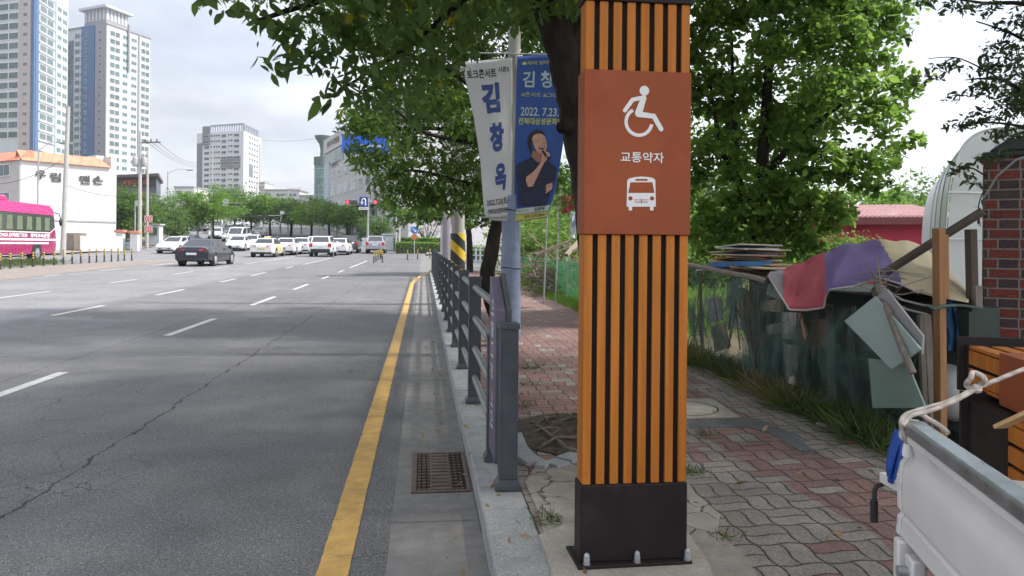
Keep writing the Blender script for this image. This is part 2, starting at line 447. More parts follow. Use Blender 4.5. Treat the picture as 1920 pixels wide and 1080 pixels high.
# ragged concrete pad the pillar stands on
pad = [Z12(*p) for p in ((984,905),(1000,880),(1040,868),(1088,862),(1290,905),(1304,925),(1350,965),(1345,1000),(1395,1040),(1420,1080),(1460,1200),(1400,1500),(1036,1500),(1034,1068),(1010,960))]
sheet('concrete_pad', pad, t.mat, .1262)
tp_ = NT('pad_light'); k = tp_.coord()
tp_.base(tp_.scale((.37,.335,.295), tp_.noise(k, 120, 3, .7).ramp(.3,.7,.82,1.18)*tp_.noise(k, 5, 6, .7).ramp(.3,.7,.85,1.12))); tp_.rough(.9); tp_.bump(tp_.noise(k, 80, 4), .4, .005)
pts = [Z12(*p) for p in ((1010,1005),(1060,985),(1085,990),(1290,1000),(1330,1060),(1345,1110),(1330,1400),(1040,1400),(1033,1068))]
sheet('cement_footing', pts, tp_.mat, .1302)
# slate-coloured asphalt trench running over the pavers
tr = [onZ(*p, .124) for p in ((1292,792),(1385,782),(1440,792),(1490,815),(1530,852),(1500,845),(1450,815),(1400,800),(1292,802))]
sheet('trench_patch', tr, asphalt('patch_asphalt', (.12,.125,.135), False), .1262)
# --- painted markings (4 mm sheets)
def paint(name, base, worn=.4):
    t = NT(name); k = t.coord()
    a = t.noise(k, 28, 6, .75).ramp(.60, .68, 0, worn); f = t.noise(k, 9, 5).ramp(.3, .7, .86, 1.1) * t.noise(k, 120, 2).ramp(.3, .7, .9, 1.1)
    X, Y, Z = t.xyz(k); sl = (Y + t.noise(k, 3, 4)*.08).mod(.23).lt(.007) * t.noise(k, 7, 3).ramp(.5, .55)
    t.base(t.wcol(t.wcol(t.scale(base, f), (.12,.115,.11), a), (.09,.075,.05), sl * .7)); t.rough(.75); return t.mat
WHITE = paint('road_paint_white', (.47,.47,.47), .75)
mb = MB()
def dash(mb, X, p0, p1, w=.12):
    y0, y1 = hit(*p0).y, hit(*p1).y; n = max(1, int((y1-y0)/1.0))
    for i in range(n):
        a, b = y0+(y1-y0)*i/n, y0+(y1-y0)*(i+1)/n
        mb.add([(X-w/2+bend(a),a,G(X,a)+.004),(X+w/2+bend(a),a,G(X,a)+.004),(X+w/2+bend(b),b,G(X,b)+.004),(X-w/2+bend(b),b,G(X,b)+.004)], [(0,1,2,3)])
XA = sum(hit(*p).x for p in ((300,630),(403,598),(522,556.5)))/3; XB = sum(hit(*p).x for p in ((88,592),(197,573),(298,553.5)))/3; XC = sum(hit(*p).x for p in ((30,555),(204,531),(327,514)))/3
for a, b in (((-140,780),(103,699)),((300,630),(403,598)),((468,572.5),(522,556.5)),((558,543),(590,533)),((612,523),(631,518)),((648,511),(660,507))): dash(mb, XA, a, b)
dash(mb, XA, (672,502), (700,489.5))
for a, b in (((-250,653),(-90,624)),((88,592),(197,573)),((298,553.5),(359,543)),((425,529),(458,523)),((490,517),(523,511)),((552,503),(570,500))): dash(mb, XB, a, b)
dash(mb, XB, (590,496), (640,484))
for a, b in (((-100,573),(95,546)),((204,531),(260,524)),((327,514),(368,509)),((412,503.5),(442,499.5)),((470,495),(490,492))): dash(mb, XC, a, b)
dash(mb, XC, (500,490), (560,481))
XD = hit(205,506).x
for a, b in (((181,508),(234,503.7)),((288,498),(325,494)),((60,518),(95,515))): dash(mb, XD, a, b, .13)
struct('lane_markings', mb, WHITE)
mb = MB(); ys = list(np.arange(-3, 27, .035)); L, R = [], []
for i, y in enumerate(ys):
    j = lambda: random.uniform(-.0022, .0022) - (.007 if random.random() < .035 else 0)
    L.append((-.437 - j() , y, G(0, y)+.004)); R.append((-.303 + j(), y, G(0, y)+.004))
end = [hit(*p) for p in ((775,531),(781,523),(789,517.5),(798,514),(808,511))]
for q in end: L.append((q.x-.07, q.y+.08, G(0,q.y)+.006)); R.append((q.x+.07, q.y-.08, G(0,q.y)+.006))
n = len(L); mb.add(L + R, [(i, n+i, n+i+1, i+1) for i in range(n-1)])
struct('yellow_line', mb, paint('road_paint_yellow', (.54,.325,.095), .35))
# brown worn paving between the bollards and the left lane
def between(name, lp, rp, m, dz):
    lp = sorted([(p.y, p.x) for p in lp]); rp = sorted([(p.y, p.x) for p in rp]); y0, y1 = max(lp[0][0], rp[0][0]), min(lp[-1][0], rp[-1][0])
    ys = [y0] + [y for y in YS if y0 < y < y1] + [y1]; mb = MB(); vs = []
    for y in ys:
        for q in (lp, rp):
            X = float(np.interp(y, [a for a, _ in q], [b for _, b in q])); vs.append((X, y, G(X, y) + dz))
    mb.add(vs, [(2*i, 2*i+1, 2*i+3, 2*i+2) for i in range(len(ys)-1)]); return struct(name, mb, m)
lp = [hit(*p) for p in ((-300,560),(-60,512),(0,506),(100,497.5),(250,490),(330,484))]; rp = [hit(*p) for p in ((-300,600),(-60,536),(0,526),(100,515),(200,505),(300,493),(350,487))]
between('median_paving', lp, rp, concrete('brown_paving', (.235,.20,.178), 0, 1, .8), .008)
strip('far_pavement', [-60,-45,-34,-27.0], -10, 77.5, concrete('far_paving', (.27,.235,.22), 0, 1, .7), .10)
# ================================================================== PILLAR SIGN
def text_fit(name, s, origin, xdir, width, height, m, parent, up=(0,0,1), bold=.01, dv=.004, spacing=1.):
    """lettering stretched to a given width and height, standing on a plane"""
    o = text(name, s, 1., Matrix.Identity(4), m, None, bold, 0., 'CENTER', spacing)
    me = o.data; co = np.empty(len(me.vertices)*3); me.vertices.foreach_get('co', co); co = co.reshape(-1, 3)
    a, b = co.min(0), co.max(0); c = (a+b)/2; sx = width/max(b[0]-a[0], 1e-6); sy = height/max(b[1]-a[1], 1e-6) if height else sx
    me.transform(face_m(origin, xdir, up) @ Matrix.Diagonal((sx, sy, 1, 1)) @ Matrix.Translation((-c[0], -c[1], dv)))
    if parent is not None: put(o, parent)
    return o
def capsule(mb, p0, p1, w, off, n=7, m=0, w1=None):
    """rounded stroke in the plane whose normal is -Y"""
    p0, p1 = Vector(p0), Vector(p1); w1 = w if w1 is None else w1
    a = math.atan2(p1.z-p0.z, p1.x-p0.x); P = []
    for i in range(n+1): t = a + math.pi/2 + math.pi*i/n; P.append(p0 + Vector((math.cos(t), 0, math.sin(t)))*w/2)
    for i in range(n+1): t = a - math.pi/2 + math.pi*i/n; P.append(p1 + Vector((math.cos(t), 0, math.sin(t)))*w1/2)
    mb.prism([p + Vector((0, -off, 0)) for p in P], (0, off, 0), m)
ORANGE = mat('orange_stained_wood', (.50,.172,.026), .55, var=.2, spec=.25, scale=2.2, bump=.25, bscale=30, stretch=(14,14,.6), dirt=(.36,.10,.02), dscale=1.2, damt=.5)
CORE = mat('dark_groove', (.016,.012,.011), .8, spec=.2)
RUST = mat('rust_brown_panel', (.31,.082,.034), .6, spec=.2, var=.12, scale=3, bump=.12, bscale=60, dirt=(.25,.062,.03), dscale=4, damt=.6)
BASE = mat('dark_brown_steel', (.022,.0165,.0165), .6, spec=.25, var=.25, scale=6, bump=.05, bscale=120, dirt=(.075,.062,.052), dscale=5, damt=.22)
BOLT = mat('galvanised_bolt', (.42,.44,.47), .45, .6)
SIGNW = mat('sign_white', (.78,.78,.78), .5, var=.03)
Yf = onZ(1190, 1049, .145).y
fx = lambda px, py=600, d=0.: onY(px, py, Yf+d).x
fz = lambda py, px=1195, d=0.: onY(px, py, Yf+d).z
xl, xr = fx(1094), fx(1289); z0 = .131
zb, zl, zu, zt = fz(907), fz(440), fz(134), fz(5); D = .10
pil = thing('pillar_sign', 'tall orange slatted sign pillar with a rust brown wheelchair and bus panel', 'pillar sign', ((xl+xr)/2, Yf+D/2, z0))
MB().prism([(xl-.022,Yf-.045,z0),(xr+.018,Yf-.034,z0),(xr+.018,Yf+D+.06,z0),(xl-.03,Yf+D+.07,z0)], (0,0,.012)).build('base_plate', BASE, pil, bevel=.003)
MB().box((xl-.008,Yf-.006,z0+.012),(xr+.004,Yf+D+.006,zb)).build('base', BASE, pil, bevel=.004)
MB().box((xl+.010,Yf+.014,zb),(xr-.010,Yf+D-.014,zt)).build('core', CORE, pil)
def slats(z0, z1):
    mb = MB(); n = 8; W_ = xr-xl; sw = W_*.080; gap = (W_ - n*sw)/(n-1)
    for i in range(n):
        a = xl + i*(sw+gap); mb.box((a,Yf,z0),(a+sw,Yf+.013,z1)); mb.box((a,Yf+D-.013,z0),(a+sw,Yf+D,z1))
    for X0, X1 in ((xl-.001,xl+.009),(xr-.009,xr+.001)):
        mb.box((X0,Yf+.016,z0),(X1,Yf+.048,z1)); mb.box((X0,Yf+.056,z0),(X1,Yf+D-.016,z1))
    return mb
slats(zb+.002, zl-.001).build('slat_panel', ORANGE, pil, bevel=.002); slats(zu+.001, zt).build('slat_panel', ORANGE, pil, bevel=.002)
for zs in (zb+.05, zl-.05, zu+.04):
    W_ = xr-xl; sw = W_*.080; gap = (W_-8*sw)/7
    for i in range(8): X = xl+i*(sw+gap)+sw/2; MB().cyl((X,Yf+.002,zs),(X,Yf-.0012,zs),.0032,n=8).build('screw_head', mat('screw_steel', (.20,.17,.14), .5, .6), pil)
bd = MB().box((xl-.006,Yf-.012,zl),(xr+.004,Yf+D+.012,zu)).build('sign_board', RUST, pil, bevel=.003)
MB().box((xl-.01,Yf-.01,zt),(xr+.01,Yf+D+.01,zt+.05)).build('top_cap', BASE, pil, bevel=.004)
Yb = Yf-.012
q = lambda zx, zy: onY(1080+zx/2.25, zy/2.25, Yb)      # from the enlarged view of the board
u = (q(100,400)-q(0,400)).x/100                        # metres per unit
mb = MB(); c = q(265,515)
arc = [math.radians(118 + (351-118)*i/40) for i in range(41)]
mb.prism([c+Vector((math.cos(t)*62*u,-.002,math.sin(t)*62*u)) for t in arc] + [c+Vector((math.cos(t)*48*u,-.002,math.sin(t)*48*u)) for t in reversed(arc)], (0,.002,0))
h = q(288,383); mb.prism([h+Vector((math.cos(t)*20.5*u,-.002,math.sin(t)*20.5*u)) for t in np.linspace(0,2*math.pi,28,endpoint=False)], (0,.002,0))
capsule(mb, q(206,466), q(238,421), 17*u, .0021); capsule(mb, q(238,421), q(282,412), 17*u, .0023)
capsule(mb, q(285,414), q(263,478), 23*u, .0026, w1=30*u); capsule(mb, q(262,482), q(328,491), 24*u, .0029, w1=20*u); capsule(mb, q(327,490), q(358,545), 20*u, .0032)
put(mb.build('wheelchair_symbol', SIGNW, None, flat=True), bd)
mb = MB(); out = [(216,760),(226,752),(250,747),(275,745),(305,747),(326,752),(334,760),(336,872),(326,872),(326,888),(312,888),(312,872),(236,872),(236,888),(222,888),(222,872),(213,872)]
mb.prism([q(*p)+Vector((0,-.002,0)) for p in out], (0,.002,0))
for poly in ([(229,769),(322,769),(330,814),(220,814)], [(252,755),(300,755),(302,763),(250,763)], [(243,842),(306,842),(306,844),(243,844)], [(246,848),(304,848),(304,850),(246,850)], [(248,854),(302,854),(302,856),(248,856)], [(273.5,838),(276.5,838),(276.5,858),(273.5,858)]):
    mb.prism([q(*p)+Vector((0,-.0026-.0002*len(mb.f)%3*.0001,0)) for p in poly], (0,.001,0), 1)
for cx in (229,320):
    mb.prism([q(cx,837)+Vector((math.cos(t)*9*u,-.0028,math.sin(t)*9*u)) for t in np.linspace(0,2*math.pi,20,endpoint=False)], (0,.001,0), 1)
put(mb.build('bus_symbol', [SIGNW, RUST], None, flat=True), bd)
text_fit('lettering', '교통약자', q(279,664), (1,0,0), 186*u, 44*u, SIGNW, bd, bold=.012, dv=.0022)
for px, dY in ((1098,-.022),(1192,-.02),(1286,-.017),(1096,D+.034),(1286,D+.034)):
    X = fx(px, 1045); mb = MB(); b = (X, Yf+dY, z0+.012)
    mb.lathe(b, [(.0155,0),(.0155,.004),(.013,.004),(.013,.022),(.012,.024),(.0125,.030),(.0105,.038),(.006,.044),(.001,.046)], 12)
    mb.build('acorn_bolt', BOLT, pil)
# ================================================================== PEDESTRIAN RAILING
SLATE = mat('slate_grey_paint', (.060,.068,.082), .5, var=.14, scale=8, bump=.08, bscale=90, dirt=(.12,.115,.11), dscale=6, damt=.35)
RAILM = mat('worn_grey_rail', (.22,.235,.245), .42, .25, var=.15, scale=6)
rail = thing('pedestrian_railing', 'slate grey railing with four grey rails and a name panel along the kerb', 'railing', (.425, 6.1, .12))
def post(Y, X=.425, h=1.0, w=.098, dpt=.05):
    z = G(X, Y)+.12; mb = MB()
    mb.box((X-w*.72,Y-w*.62,z),(X+w*.72,Y+w*.62,z+.02)); mb.prism([(X-w*.7,Y-w*.6,z+.02),(X+w*.7,Y-w*.6,z+.02),(X+w*.7,Y+w*.6,z+.02),(X-w*.7,Y+w*.6,z+.02)], (0,0,.002))
    mb.add([(X-w*.7,Y-w*.6,z+.022),(X+w*.7,Y-w*.6,z+.022),(X+w*.7,Y+w*.6,z+.022),(X-w*.7,Y+w*.6,z+.022),(X-w*.5,Y-dpt,z+.055),(X+w*.5,Y-dpt,z+.055),(X+w*.5,Y+dpt,z+.055),(X-w*.5,Y+dpt,z+.055)], [(0,1,5,4),(1,2,6,5),(2,3,7,6),(3,0,4,7)])
    mb.box((X-w/2,Y-dpt*.9,z+.02),(X+w/2,Y+dpt*.9,z+h)); mb.box((X-w*.36,Y-dpt*.9-.003,z+.06),(X+w*.36,Y-dpt*.9+.001,z+h-.03))
    mb.box((X-w*.56,Y-dpt*1.1,z+h),(X+w*.56,Y+dpt*1.1,z+h+.028))
    return mb.build('post', SLATE, rail, bevel=.004)
PY = [4.42 + 1.68*i for i in range(1, 18)]
post(3.93, .455, .845, .096); post(4.45, .425, .72, .075)
for y in PY: post(y)
for zz in (.94,.69,.445,.21):
    ys = [4.45] + PY; mb = MB()
    mb.tube([(.425, y, G(.4,y)+.12+zz) for y in ys], .026, 10); mb.build('rail', RAILM, rail)
PUR = mat('faded_purple_panel', (.115,.095,.155), .5, var=.1, dirt=(.16,.14,.17), dscale=3)
mb = MB(); z = .12
mb.prism([(.395,4.02,z+.1),(.395,4.40,z+.1),(.395,4.40,z+1.10),(.395,4.34,z+1.10),(.395,4.02,z+.93)], (.055,0,0)); pn = mb.build('name_panel', PUR, rail, bevel=.003)
MB().prism([(.452,4.015,z+.1),(.452,4.405,z+.1),(.452,4.405,z+1.12),(.452,4.34,z+1.12),(.452,4.015,z+.94)], (.03,0,0)).build('panel_frame', SLATE, rail, bevel=.003)
text_fit('lettering', '아름다운 거리', (.395,4.2,z+.62), (0,0,-1), .72, .13, SIGNW, pn, up=(0,-1,0), bold=.01, dv=.002)
# ================================================================== DRAIN GRATE, MANHOLE
IRON = mat('rusty_cast_iron', (.145,.105,.092), .75, .2, var=.25, scale=20, bump=.4, bscale=120, dirt=(.20,.16,.13), dscale=9)
g0, g1 = onZ(830,924,.0).y, onZ(830,850,.0).y; gx0, gx1 = -.055, .285
gr = thing('drain_grate', 'rusty cast iron drain grate set into the gutter beside the kerb', 'drain grate', ((gx0+gx1)/2,(g0+g1)/2,0))
MB().box((gx0,g0,-.06),(gx1,g1,.003)).build('pit', mat('pit_black', (.012,.011,.010), .9), gr)
mb = MB()
for a, b in (((gx0,g0,.003),(gx0+.03,g1,.010)),((gx1-.022,g0,.003),(gx1,g1,.010)),((gx0+.03,g0,.003),(gx1-.022,g0+.022,.010)),((gx0+.03,g1-.022,.003),(gx1-.022,g1,.010))): mb.box(a, b)
mb.build('frame', IRON, gr, bevel=.002)
mb = MB(); n = 11; a, b = gx0+.035, gx1-.027; w3 = (b-a)/3
for i in range(n):
    y0 = g0+.03 + (g1-g0-.06)*i/n; y1 = y0 + (g1-g0-.06)/n*.55
    mb.box((a+w3*.85,y0,.004),(b-w3*.95,y1,.014))
for s in (0, 1):
    for i in range(13):
        y0 = g0+.022 + (g1-g0-.05)*i/13
        for j in range(3):
            X0 = (a if s == 0 else b-w3*.95) + j*w3*.3
            mb.prism([(X0,y0,.014),(X0+w3*.22,y0+.012*(1 if s else .6),.014),(X0+w3*.22,y0+.03,.014),(X0,y0+.018,.014)], (0,0,-.010))
for X in (a+w3*.82, b-w3*.98): mb.box((X,g0+.022,.004),(X+.008,g1-.022,.013))
mb.build('bars', IRON, gr, bevel=.001)
mp = [onZ(*p, .125) for p in ((1240,748),(1336,748),(1388,783),(1240,786))]
mp[0] = mp[1] + Vector((-.72,0,0)); mp[3] = Vector((mp[2].x-.74, mp[2].y, .125))
mh = thing('manhole_cover', 'square pale concrete manhole cover with an engraved ring behind the pillar', 'manhole cover', (mp[1].x-.36, (mp[1].y+mp[2].y)/2, .125))
MB().prism([(p.x,p.y,.120) for p in mp], (0,0,.012)).build('slab', tp_.mat, mh, bevel=.004)
cc = Vector(((mp[1].x+mp[0].x+mp[2].x+mp[3].x)/4, (mp[1].y+mp[2].y)/2, .1325)); rr = abs(mp[1].y-mp[2].y)*.42
mb = MB(); A = np.linspace(0, 2*math.pi, 48, endpoint=False)
vs = [cc+Vector((math.cos(t)*rr*1.0,math.sin(t)*rr,.0)) for t in A]+[cc+Vector((math.cos(t)*(rr-.014),math.sin(t)*(rr-.014),.0)) for t in A]
mb.add(vs, [(i,(i+1)%48,48+(i+1)%48,48+i) for i in range(48)]); mb.build('ring_groove', CORE, mh)
# ================================================================== TREE PIT with roots and its border of pale pavers
SOIL = mat('root_soil', (.058,.042,.032), .95, var=.5, scale=14, bump=1., bscale=26, dirt=(.15,.11,.075), dscale=22, damt=.7)
pc = onZ(1062, 815, .12); 
mb = MB()
def soil(u, v):
    a = u*2*math.pi; r = v; X = pc.x+.12 + math.cos(a)*r*.52; Y = pc.y+.02 + math.sin(a)*r*.60
    return (X, Y, .1275 + .065*(1-r)**.8*(.6+.4*math.sin(9*X+3)*math.cos(8*Y)) + random.uniform(0,.016)*(1-r))
mb.grid(soil, 40, 14); so = struct('tree_pit_soil', mb, SOIL)
gp = mat('pale_border_paver', (.30,.31,.33), .85, var=.12, scale=12, bump=.3, bscale=90)
mb = MB(); cur = [onZ(*p, .127) for p in ((962,815),(970,838),(985,858),(1006,871),(1030,874),(1056,866),(1085,855),(1112,846))]
for i in range(len(cur)-1):
    a, b = cur[i], cur[i+1]; d = (b-a).normalized(); nn = Vector((-d.y, d.x, 0)); a2, b2 = a+d*.006, b-d*.006
    mb.prism([(p.x,p.y,.115) for p in (a2-nn*.06, b2-nn*.06, b2+nn*.06, a2+nn*.06)], (0,0,.026+random.uniform(0,.008)))
struct('tree_pit_border', mb, gp, bevel=.004)
# ================================================================== LAMP POLE WITH BANNERS
CONC = mat('pole_concrete', (.36,.35,.335), .85, var=.12, scale=4, bump=.2, bscale=60, stretch=(1,1,.25))
dP = 9.6; pb = W(957, 560, dP); PX, PYY = pb.x, pb.y
lp = thing('lamp_post', 'grey post wrapped in blue sheeting at the foot, holding two banners', 'lamp post', (PX, PYY, .12))
MB().tube([(PX,PYY,.1),(PX,PYY,2.0),(PX+.03,PYY,4.5),(PX+.05,PYY,8.5)], [.115,.095,.075,.06], 18).build('pole', CONC, lp)
WRAP = mat('blue_grey_wrap', (.20,.25,.36), .55, var=.15, scale=5, bump=.35, bscale=90, dirt=(.30,.31,.36), dscale=3, stretch=(1,1,2))
MB().tube([(PX,PYY,.22),(PX,PYY,1.0),(PX,PYY,2.05)], [.136,.127,.116], 22).build('wrap', WRAP, lp)
for z in (1.12, 1.86): MB().tube([(PX+math.cos(t)*.129,PYY+math.sin(t)*.129,z+.008*math.sin(2*t)) for t in np.linspace(0,2*math.pi,24)], .005, 5).build('tie_wire', CORE, lp)
STEEL = mat('bracket_steel', (.40,.41,.42), .4, .7)
zt_ = W(960,106,dP).z; zb_ = W(960,409,dP).z
for z, L0, L1 in ((zt_, -.66, .66), (zb_, -.4, .42)): mb = MB(); mb.cyl((PX+L0,PYY-.10,z),(PX+L1,PYY-.10,z+.02),.010, n=8); mb.cyl((PX,PYY,z),(PX,PYY-.11,z),.018, n=8); mb.build('banner_arm', STEEL, lp)
def lerp(a, b, t): return a + (b-a)*t
def poly_at(pts, v):
    return float(np.interp(v, [p[0] for p in pts], [p[1] for p in pts]))
def banner(name, label, LE, RE, col, dep, fold, m=None):
    """LE / RE: (v, px, py) left and right edges, top to bottom"""
    t = thing(name, label, 'banner', W(LE[0][1], LE[0][2], dep))
    def P(u, v, off=0.):
        lx, ly = (float(np.interp(v, [e[0] for e in LE], [e[i] for e in LE])) for i in (1, 2)); rx, ry = (float(np.interp(v, [e[0] for e in RE], [e[i] for e in RE])) for i in (1, 2))
        d = dep + fold*(math.sin(u*7+v*3)*.5+math.sin(u*3.1-v*5)*.6)*min(1, v*3+.15) - off
        return W(lerp(lx,rx,u), lerp(ly,ry,u), d)
    MB().grid(P, 24, 48).build('cloth', m or col, t, solid=.004)
    return t, P
WB = mat('white_banner_cloth', (.60,.60,.62), .7, var=.06, scale=2, bump=.15, bscale=8, dirt=(.50,.49,.50), dscale=1.5)
LE = [(0,866,117),(.12,873,150),(.35,889,225),(.6,901,305),(.85,906,375),(.95,909,405),(1,922,413)]; RE = [(0,961,108),(.4,961,230),(.8,960,350),(1,956,416)]
bw, PB = banner('street_banner', 'white banner with big blue vertical lettering hanging left of the lamp post', LE, RE, WB, dP-.10, .018)
BLUEP = mat('print_blue', (.035,.075,.26), .6); BLK = mat('print_black', (.03,.03,.035), .6); GRNP = mat('print_green', (.05,.16,.09), .6)
def cloth_text(P, s, u0, u1, v0, v1, m, par, bold=.02, rot=0):
    o = text('lettering', s, 1., Matrix.Identity(4), m, None, bold, .0, 'CENTER', 1.); me = o.data
    co = np.empty(len(me.vertices)*3); me.vertices.foreach_get('co', co); co = co.reshape(-1,3)
    a, b = co.min(0), co.max(0); un = (co-a)/np.maximum(b-a, 1e-6)
    for i, vtx in enumerate(me.vertices):
        vtx.co = P(u0+(u1-u0)*un[i,0], v1+(v0-v1)*un[i,1], .007)
    if par is not None: put(o, par)
    return o
cloth_text(PB, '토크콘서트', .05, .66, .055, .115, BLK, bw, .02); cloth_text(PB, '시즌2', .70, .93, .05, .085, BLK, bw)
cloth_text(PB, '김', .28, .70, .145, .325, BLUEP, bw, .055); cloth_text(PB, '창', .36, .76, .385, .56, BLUEP, bw, .055); cloth_text(PB, '옥', .44, .80, .635, .81, BLUEP, bw, .055)
cloth_text(PB, '2022.7.23(토)', .12, .88, .855, .90, BLK, bw); cloth_text(PB, '전북대삼성문화회관', .12, .90, .912, .945, BLK, bw); cloth_text(PB, '문의 063 인터파크', .2, .9, .96, .978, GRNP, bw)
BB = mat('blue_banner_cloth', (.030,.085,.33), .6, var=.1, scale=2, bump=.12, bscale=8)
LE = [(0,970,106),(.3,967,190),(.6,965,290),(1,964,416)]; RE = [(0,1068,100),(.25,1066,180),(.5,1058,255),(.7,1050,310),(.85,1041,360),(1,1025,408)]
bb, PC = banner('street_banner', 'blue banner with a printed laughing man holding a microphone, right of the lamp post', LE, RE, BB, dP-.10, .012)
PALE = mat('print_pale', (.50,.58,.62), .6); YEL = mat('print_yellow', (.58,.60,.16), .6)
cloth_text(PC, '●자리 있어요●', .1, .8, .035, .06, YEL, bb, .01)
cloth_text(PC, '김 창 옥', .12, 1.05, .10, .205, PALE, bb, .02); cloth_text(PC, '#콘서트 #그대에게', .1, 1.0, .235, .265, YEL, bb, .0)
cloth_text(PC, '2022. 7.23.토', .10, 1.0, .325, .38, PALE, bb, .015); cloth_text(PC, '전북대삼성문화회관', .06, 1.05, .39, .43, YEL, bb, .02)
SK = mat('print_skin', (.60,.33,.25), .6, var=.15, scale=14); SK2 = mat('print_skin_dark', (.36,.16,.12), .6); HAIR = mat('print_hair', (.022,.016,.015), .6); SHIRT = mat('print_denim', (.022,.028,.062), .7, var=.35, scale=22); TEETH = mat('print_teeth', (.7,.68,.65), .5)
def bz(pts, dd, m, mb):         # from the enlarged view of the banner (5.685 px per photo px)
    mb.prism([W(860+x/5.685, 230+y/5.685, dP-.10-dd) for x, y in pts], _F*.002, m)
mb = MB()
bz([(640,890),(632,700),(615,560),(612,470),(640,425),(745,385),(790,350),(900,330),(960,420),(1010,450),(1040,480),(1030,600),(1000,650),(965,760),(930,885)], .022, 3, mb)
bz([(775,360),(790,300),(880,310),(900,370),(880,430),(835,420)], .024, 1, mb)
bz([(780,175),(800,132),(850,112),(890,118),(920,150),(935,195),(942,240),(935,285),(915,320),(870,325),(830,300),(805,250)], .026, 0, mb)
bz([(770,330),(745,270),(733,210),(740,150),(775,105),(830,78),(880,84),(910,110),(918,140),(880,116),(840,116),(800,132),(778,170),(772,215),(778,260),(780,300)], .028, 2, mb)
bz([(852,262),(880,256),(918,246),(915,270),(895,287),(868,284)], .030, 2, mb); bz([(862,263),(914,252),(910,262),(868,270)], .032, 4, mb)
for pts in ([(838,185),(870,178),(872,183),(842,190)], [(890,176),(918,180),(917,185),(891,182)], [(905,200),(920,212),(915,226),(900,222)]): bz(pts, .030, 1, mb)
bz([(715,620),(720,580),(800,520),(880,420),(890,330),(930,305),(965,320),(975,350),(950,385),(915,420),(860,530),(790,680),(740,685)], .034, 0, mb)
bz([(925,385),(940,340),(900,290),(885,300),(920,360)], .036, 2, mb); bz([(940,355),(975,365),(970,395),(945,400)], .036, 2, mb)
for k in range(3): bz([(925,730-k*32+16),(940,705-k*32+16),(1000,660-k*18+16),(995,690-k*18+16),(935,738-k*32+16)], .034, 0, mb)
mb.build('portrait_print', [SK, SK2, HAIR, SHIRT, TEETH], bb, flat=True)
WHP = mat('print_white', (.52,.58,.55), .6); YP = mat('print_yellow_band', (.50,.47,.10), .6)
MB().grid(lambda u, v: PC(.02+u*.96, .925+v*.033, .010), 12, 2).build('white_strip', WHP, bb); MB().grid(lambda u, v: PC(.02+u*.96, .962+v*.034, .010), 12, 2).build('yellow_strip', YP, bb)
cloth_text(lambda u, v, o: PC(u, v, .018), '주최 주관', .1, .4, .932, .95, GRNP, bb, 0); cloth_text(lambda u, v, o: PC(u, v, .018), '김창옥', .55, .85, .930, .952, BLK, bb, .02); cloth_text(lambda u, v, o: PC(u, v, .018), '문의 1577 220-0', .3, .9, .968, .988, BLK, bb, .02)
# ================================================================== POLES BEHIND THE RAILING
pp = W(858, 500, 17.5); z = G(pp.x, pp.y)+.12
up = thing('utility_pole', 'grey concrete utility pole with yellow and black hazard stripes at the foot, behind the railing', 'utility pole', (pp.x, pp.y, z))
MB().tube([(pp.x,pp.y,z),(pp.x,pp.y,z+9)], [.165,.11], 20).build('pole', CONC, up)
t = NT('hazard_stripes'); X, Y, Z = t.xyz(t.coord())
s = ((Z * 2.1 + X * 1.9).mod(1.)).lt(.5); t.base(t.wcol((.025,.026,.03), (.62,.43,.02), s)); t.rough(.5)
MB().tube([(pp.x,pp.y,z+.15),(pp.x,pp.y,z+1.55)], [.176,.172], 22).build('hazard_band', t.mat, up)
pp = W(837, 480, 29); z = G(pp.x, pp.y)+.12
up2 = thing('utility_pole', 'utility pole sleeved in faded purple and grey beyond the striped pole', 'utility pole', (pp.x, pp.y, z))
MB().tube([(pp.x,pp.y,z),(pp.x,pp.y,z+8)], [.15,.11], 16).build('pole', CONC, up2)
MB().tube([(pp.x,pp.y,z+.3),(pp.x,pp.y,z+2.3)], [.165,.158], 18).build('sleeve', mat('purple_grey_sleeve', (.22,.20,.24), .6), up2)
# ================================================================== TREES AND PLANTS
LF1 = leafmat('cherry_leaf', (.048,.100,.038), (.125,.205,.054), .5, (.45,.36,.02))
LF2 = leafmat('zelkova_leaf', (.065,.130,.038), (.175,.280,.060), .52)
LF3 = leafmat('maple_leaf', (.085,.175,.038), (.21,.34,.070), .56)
LF4 = leafmat('street_tree_leaf', (.070,.165,.024), (.165,.30,.045), .46)
LF5 = leafmat('dark_tree_leaf', (.050,.115,.030), (.105,.19,.045), .42)
LF6 = leafmat('shrub_leaf', (.075,.15,.028), (.15,.24,.05), .4)
LF7 = leafmat('grey_leaf', (.036,.060,.040), (.065,.10,.056), .34)
def tree(name, label, base, limbs, blobs, n, size, aspect, m, group=None, sub=14, spread=.26, droop=.5, simple=False, cat='tree', bm=None, hollow=.35):
    t = thing(name, label, cat, base, 0, group)
    mb = MB()
    for pts, r0, r1 in limbs: limb(mb, pts, r0, r1, 9 if r0 > .06 else 6)
    if limbs: mb.build('trunk', bm or bark(), t)
    leaf_mesh('crown', blob_pts(blobs, n, sub, spread, hollow), size, aspect, m, t, droop=droop, simple=simple)
    return t
def B(px, py, d, r, rz=None): p = W(px, py, d); return ((p.x, p.y, p.z), (r, r, rz or r*.8))
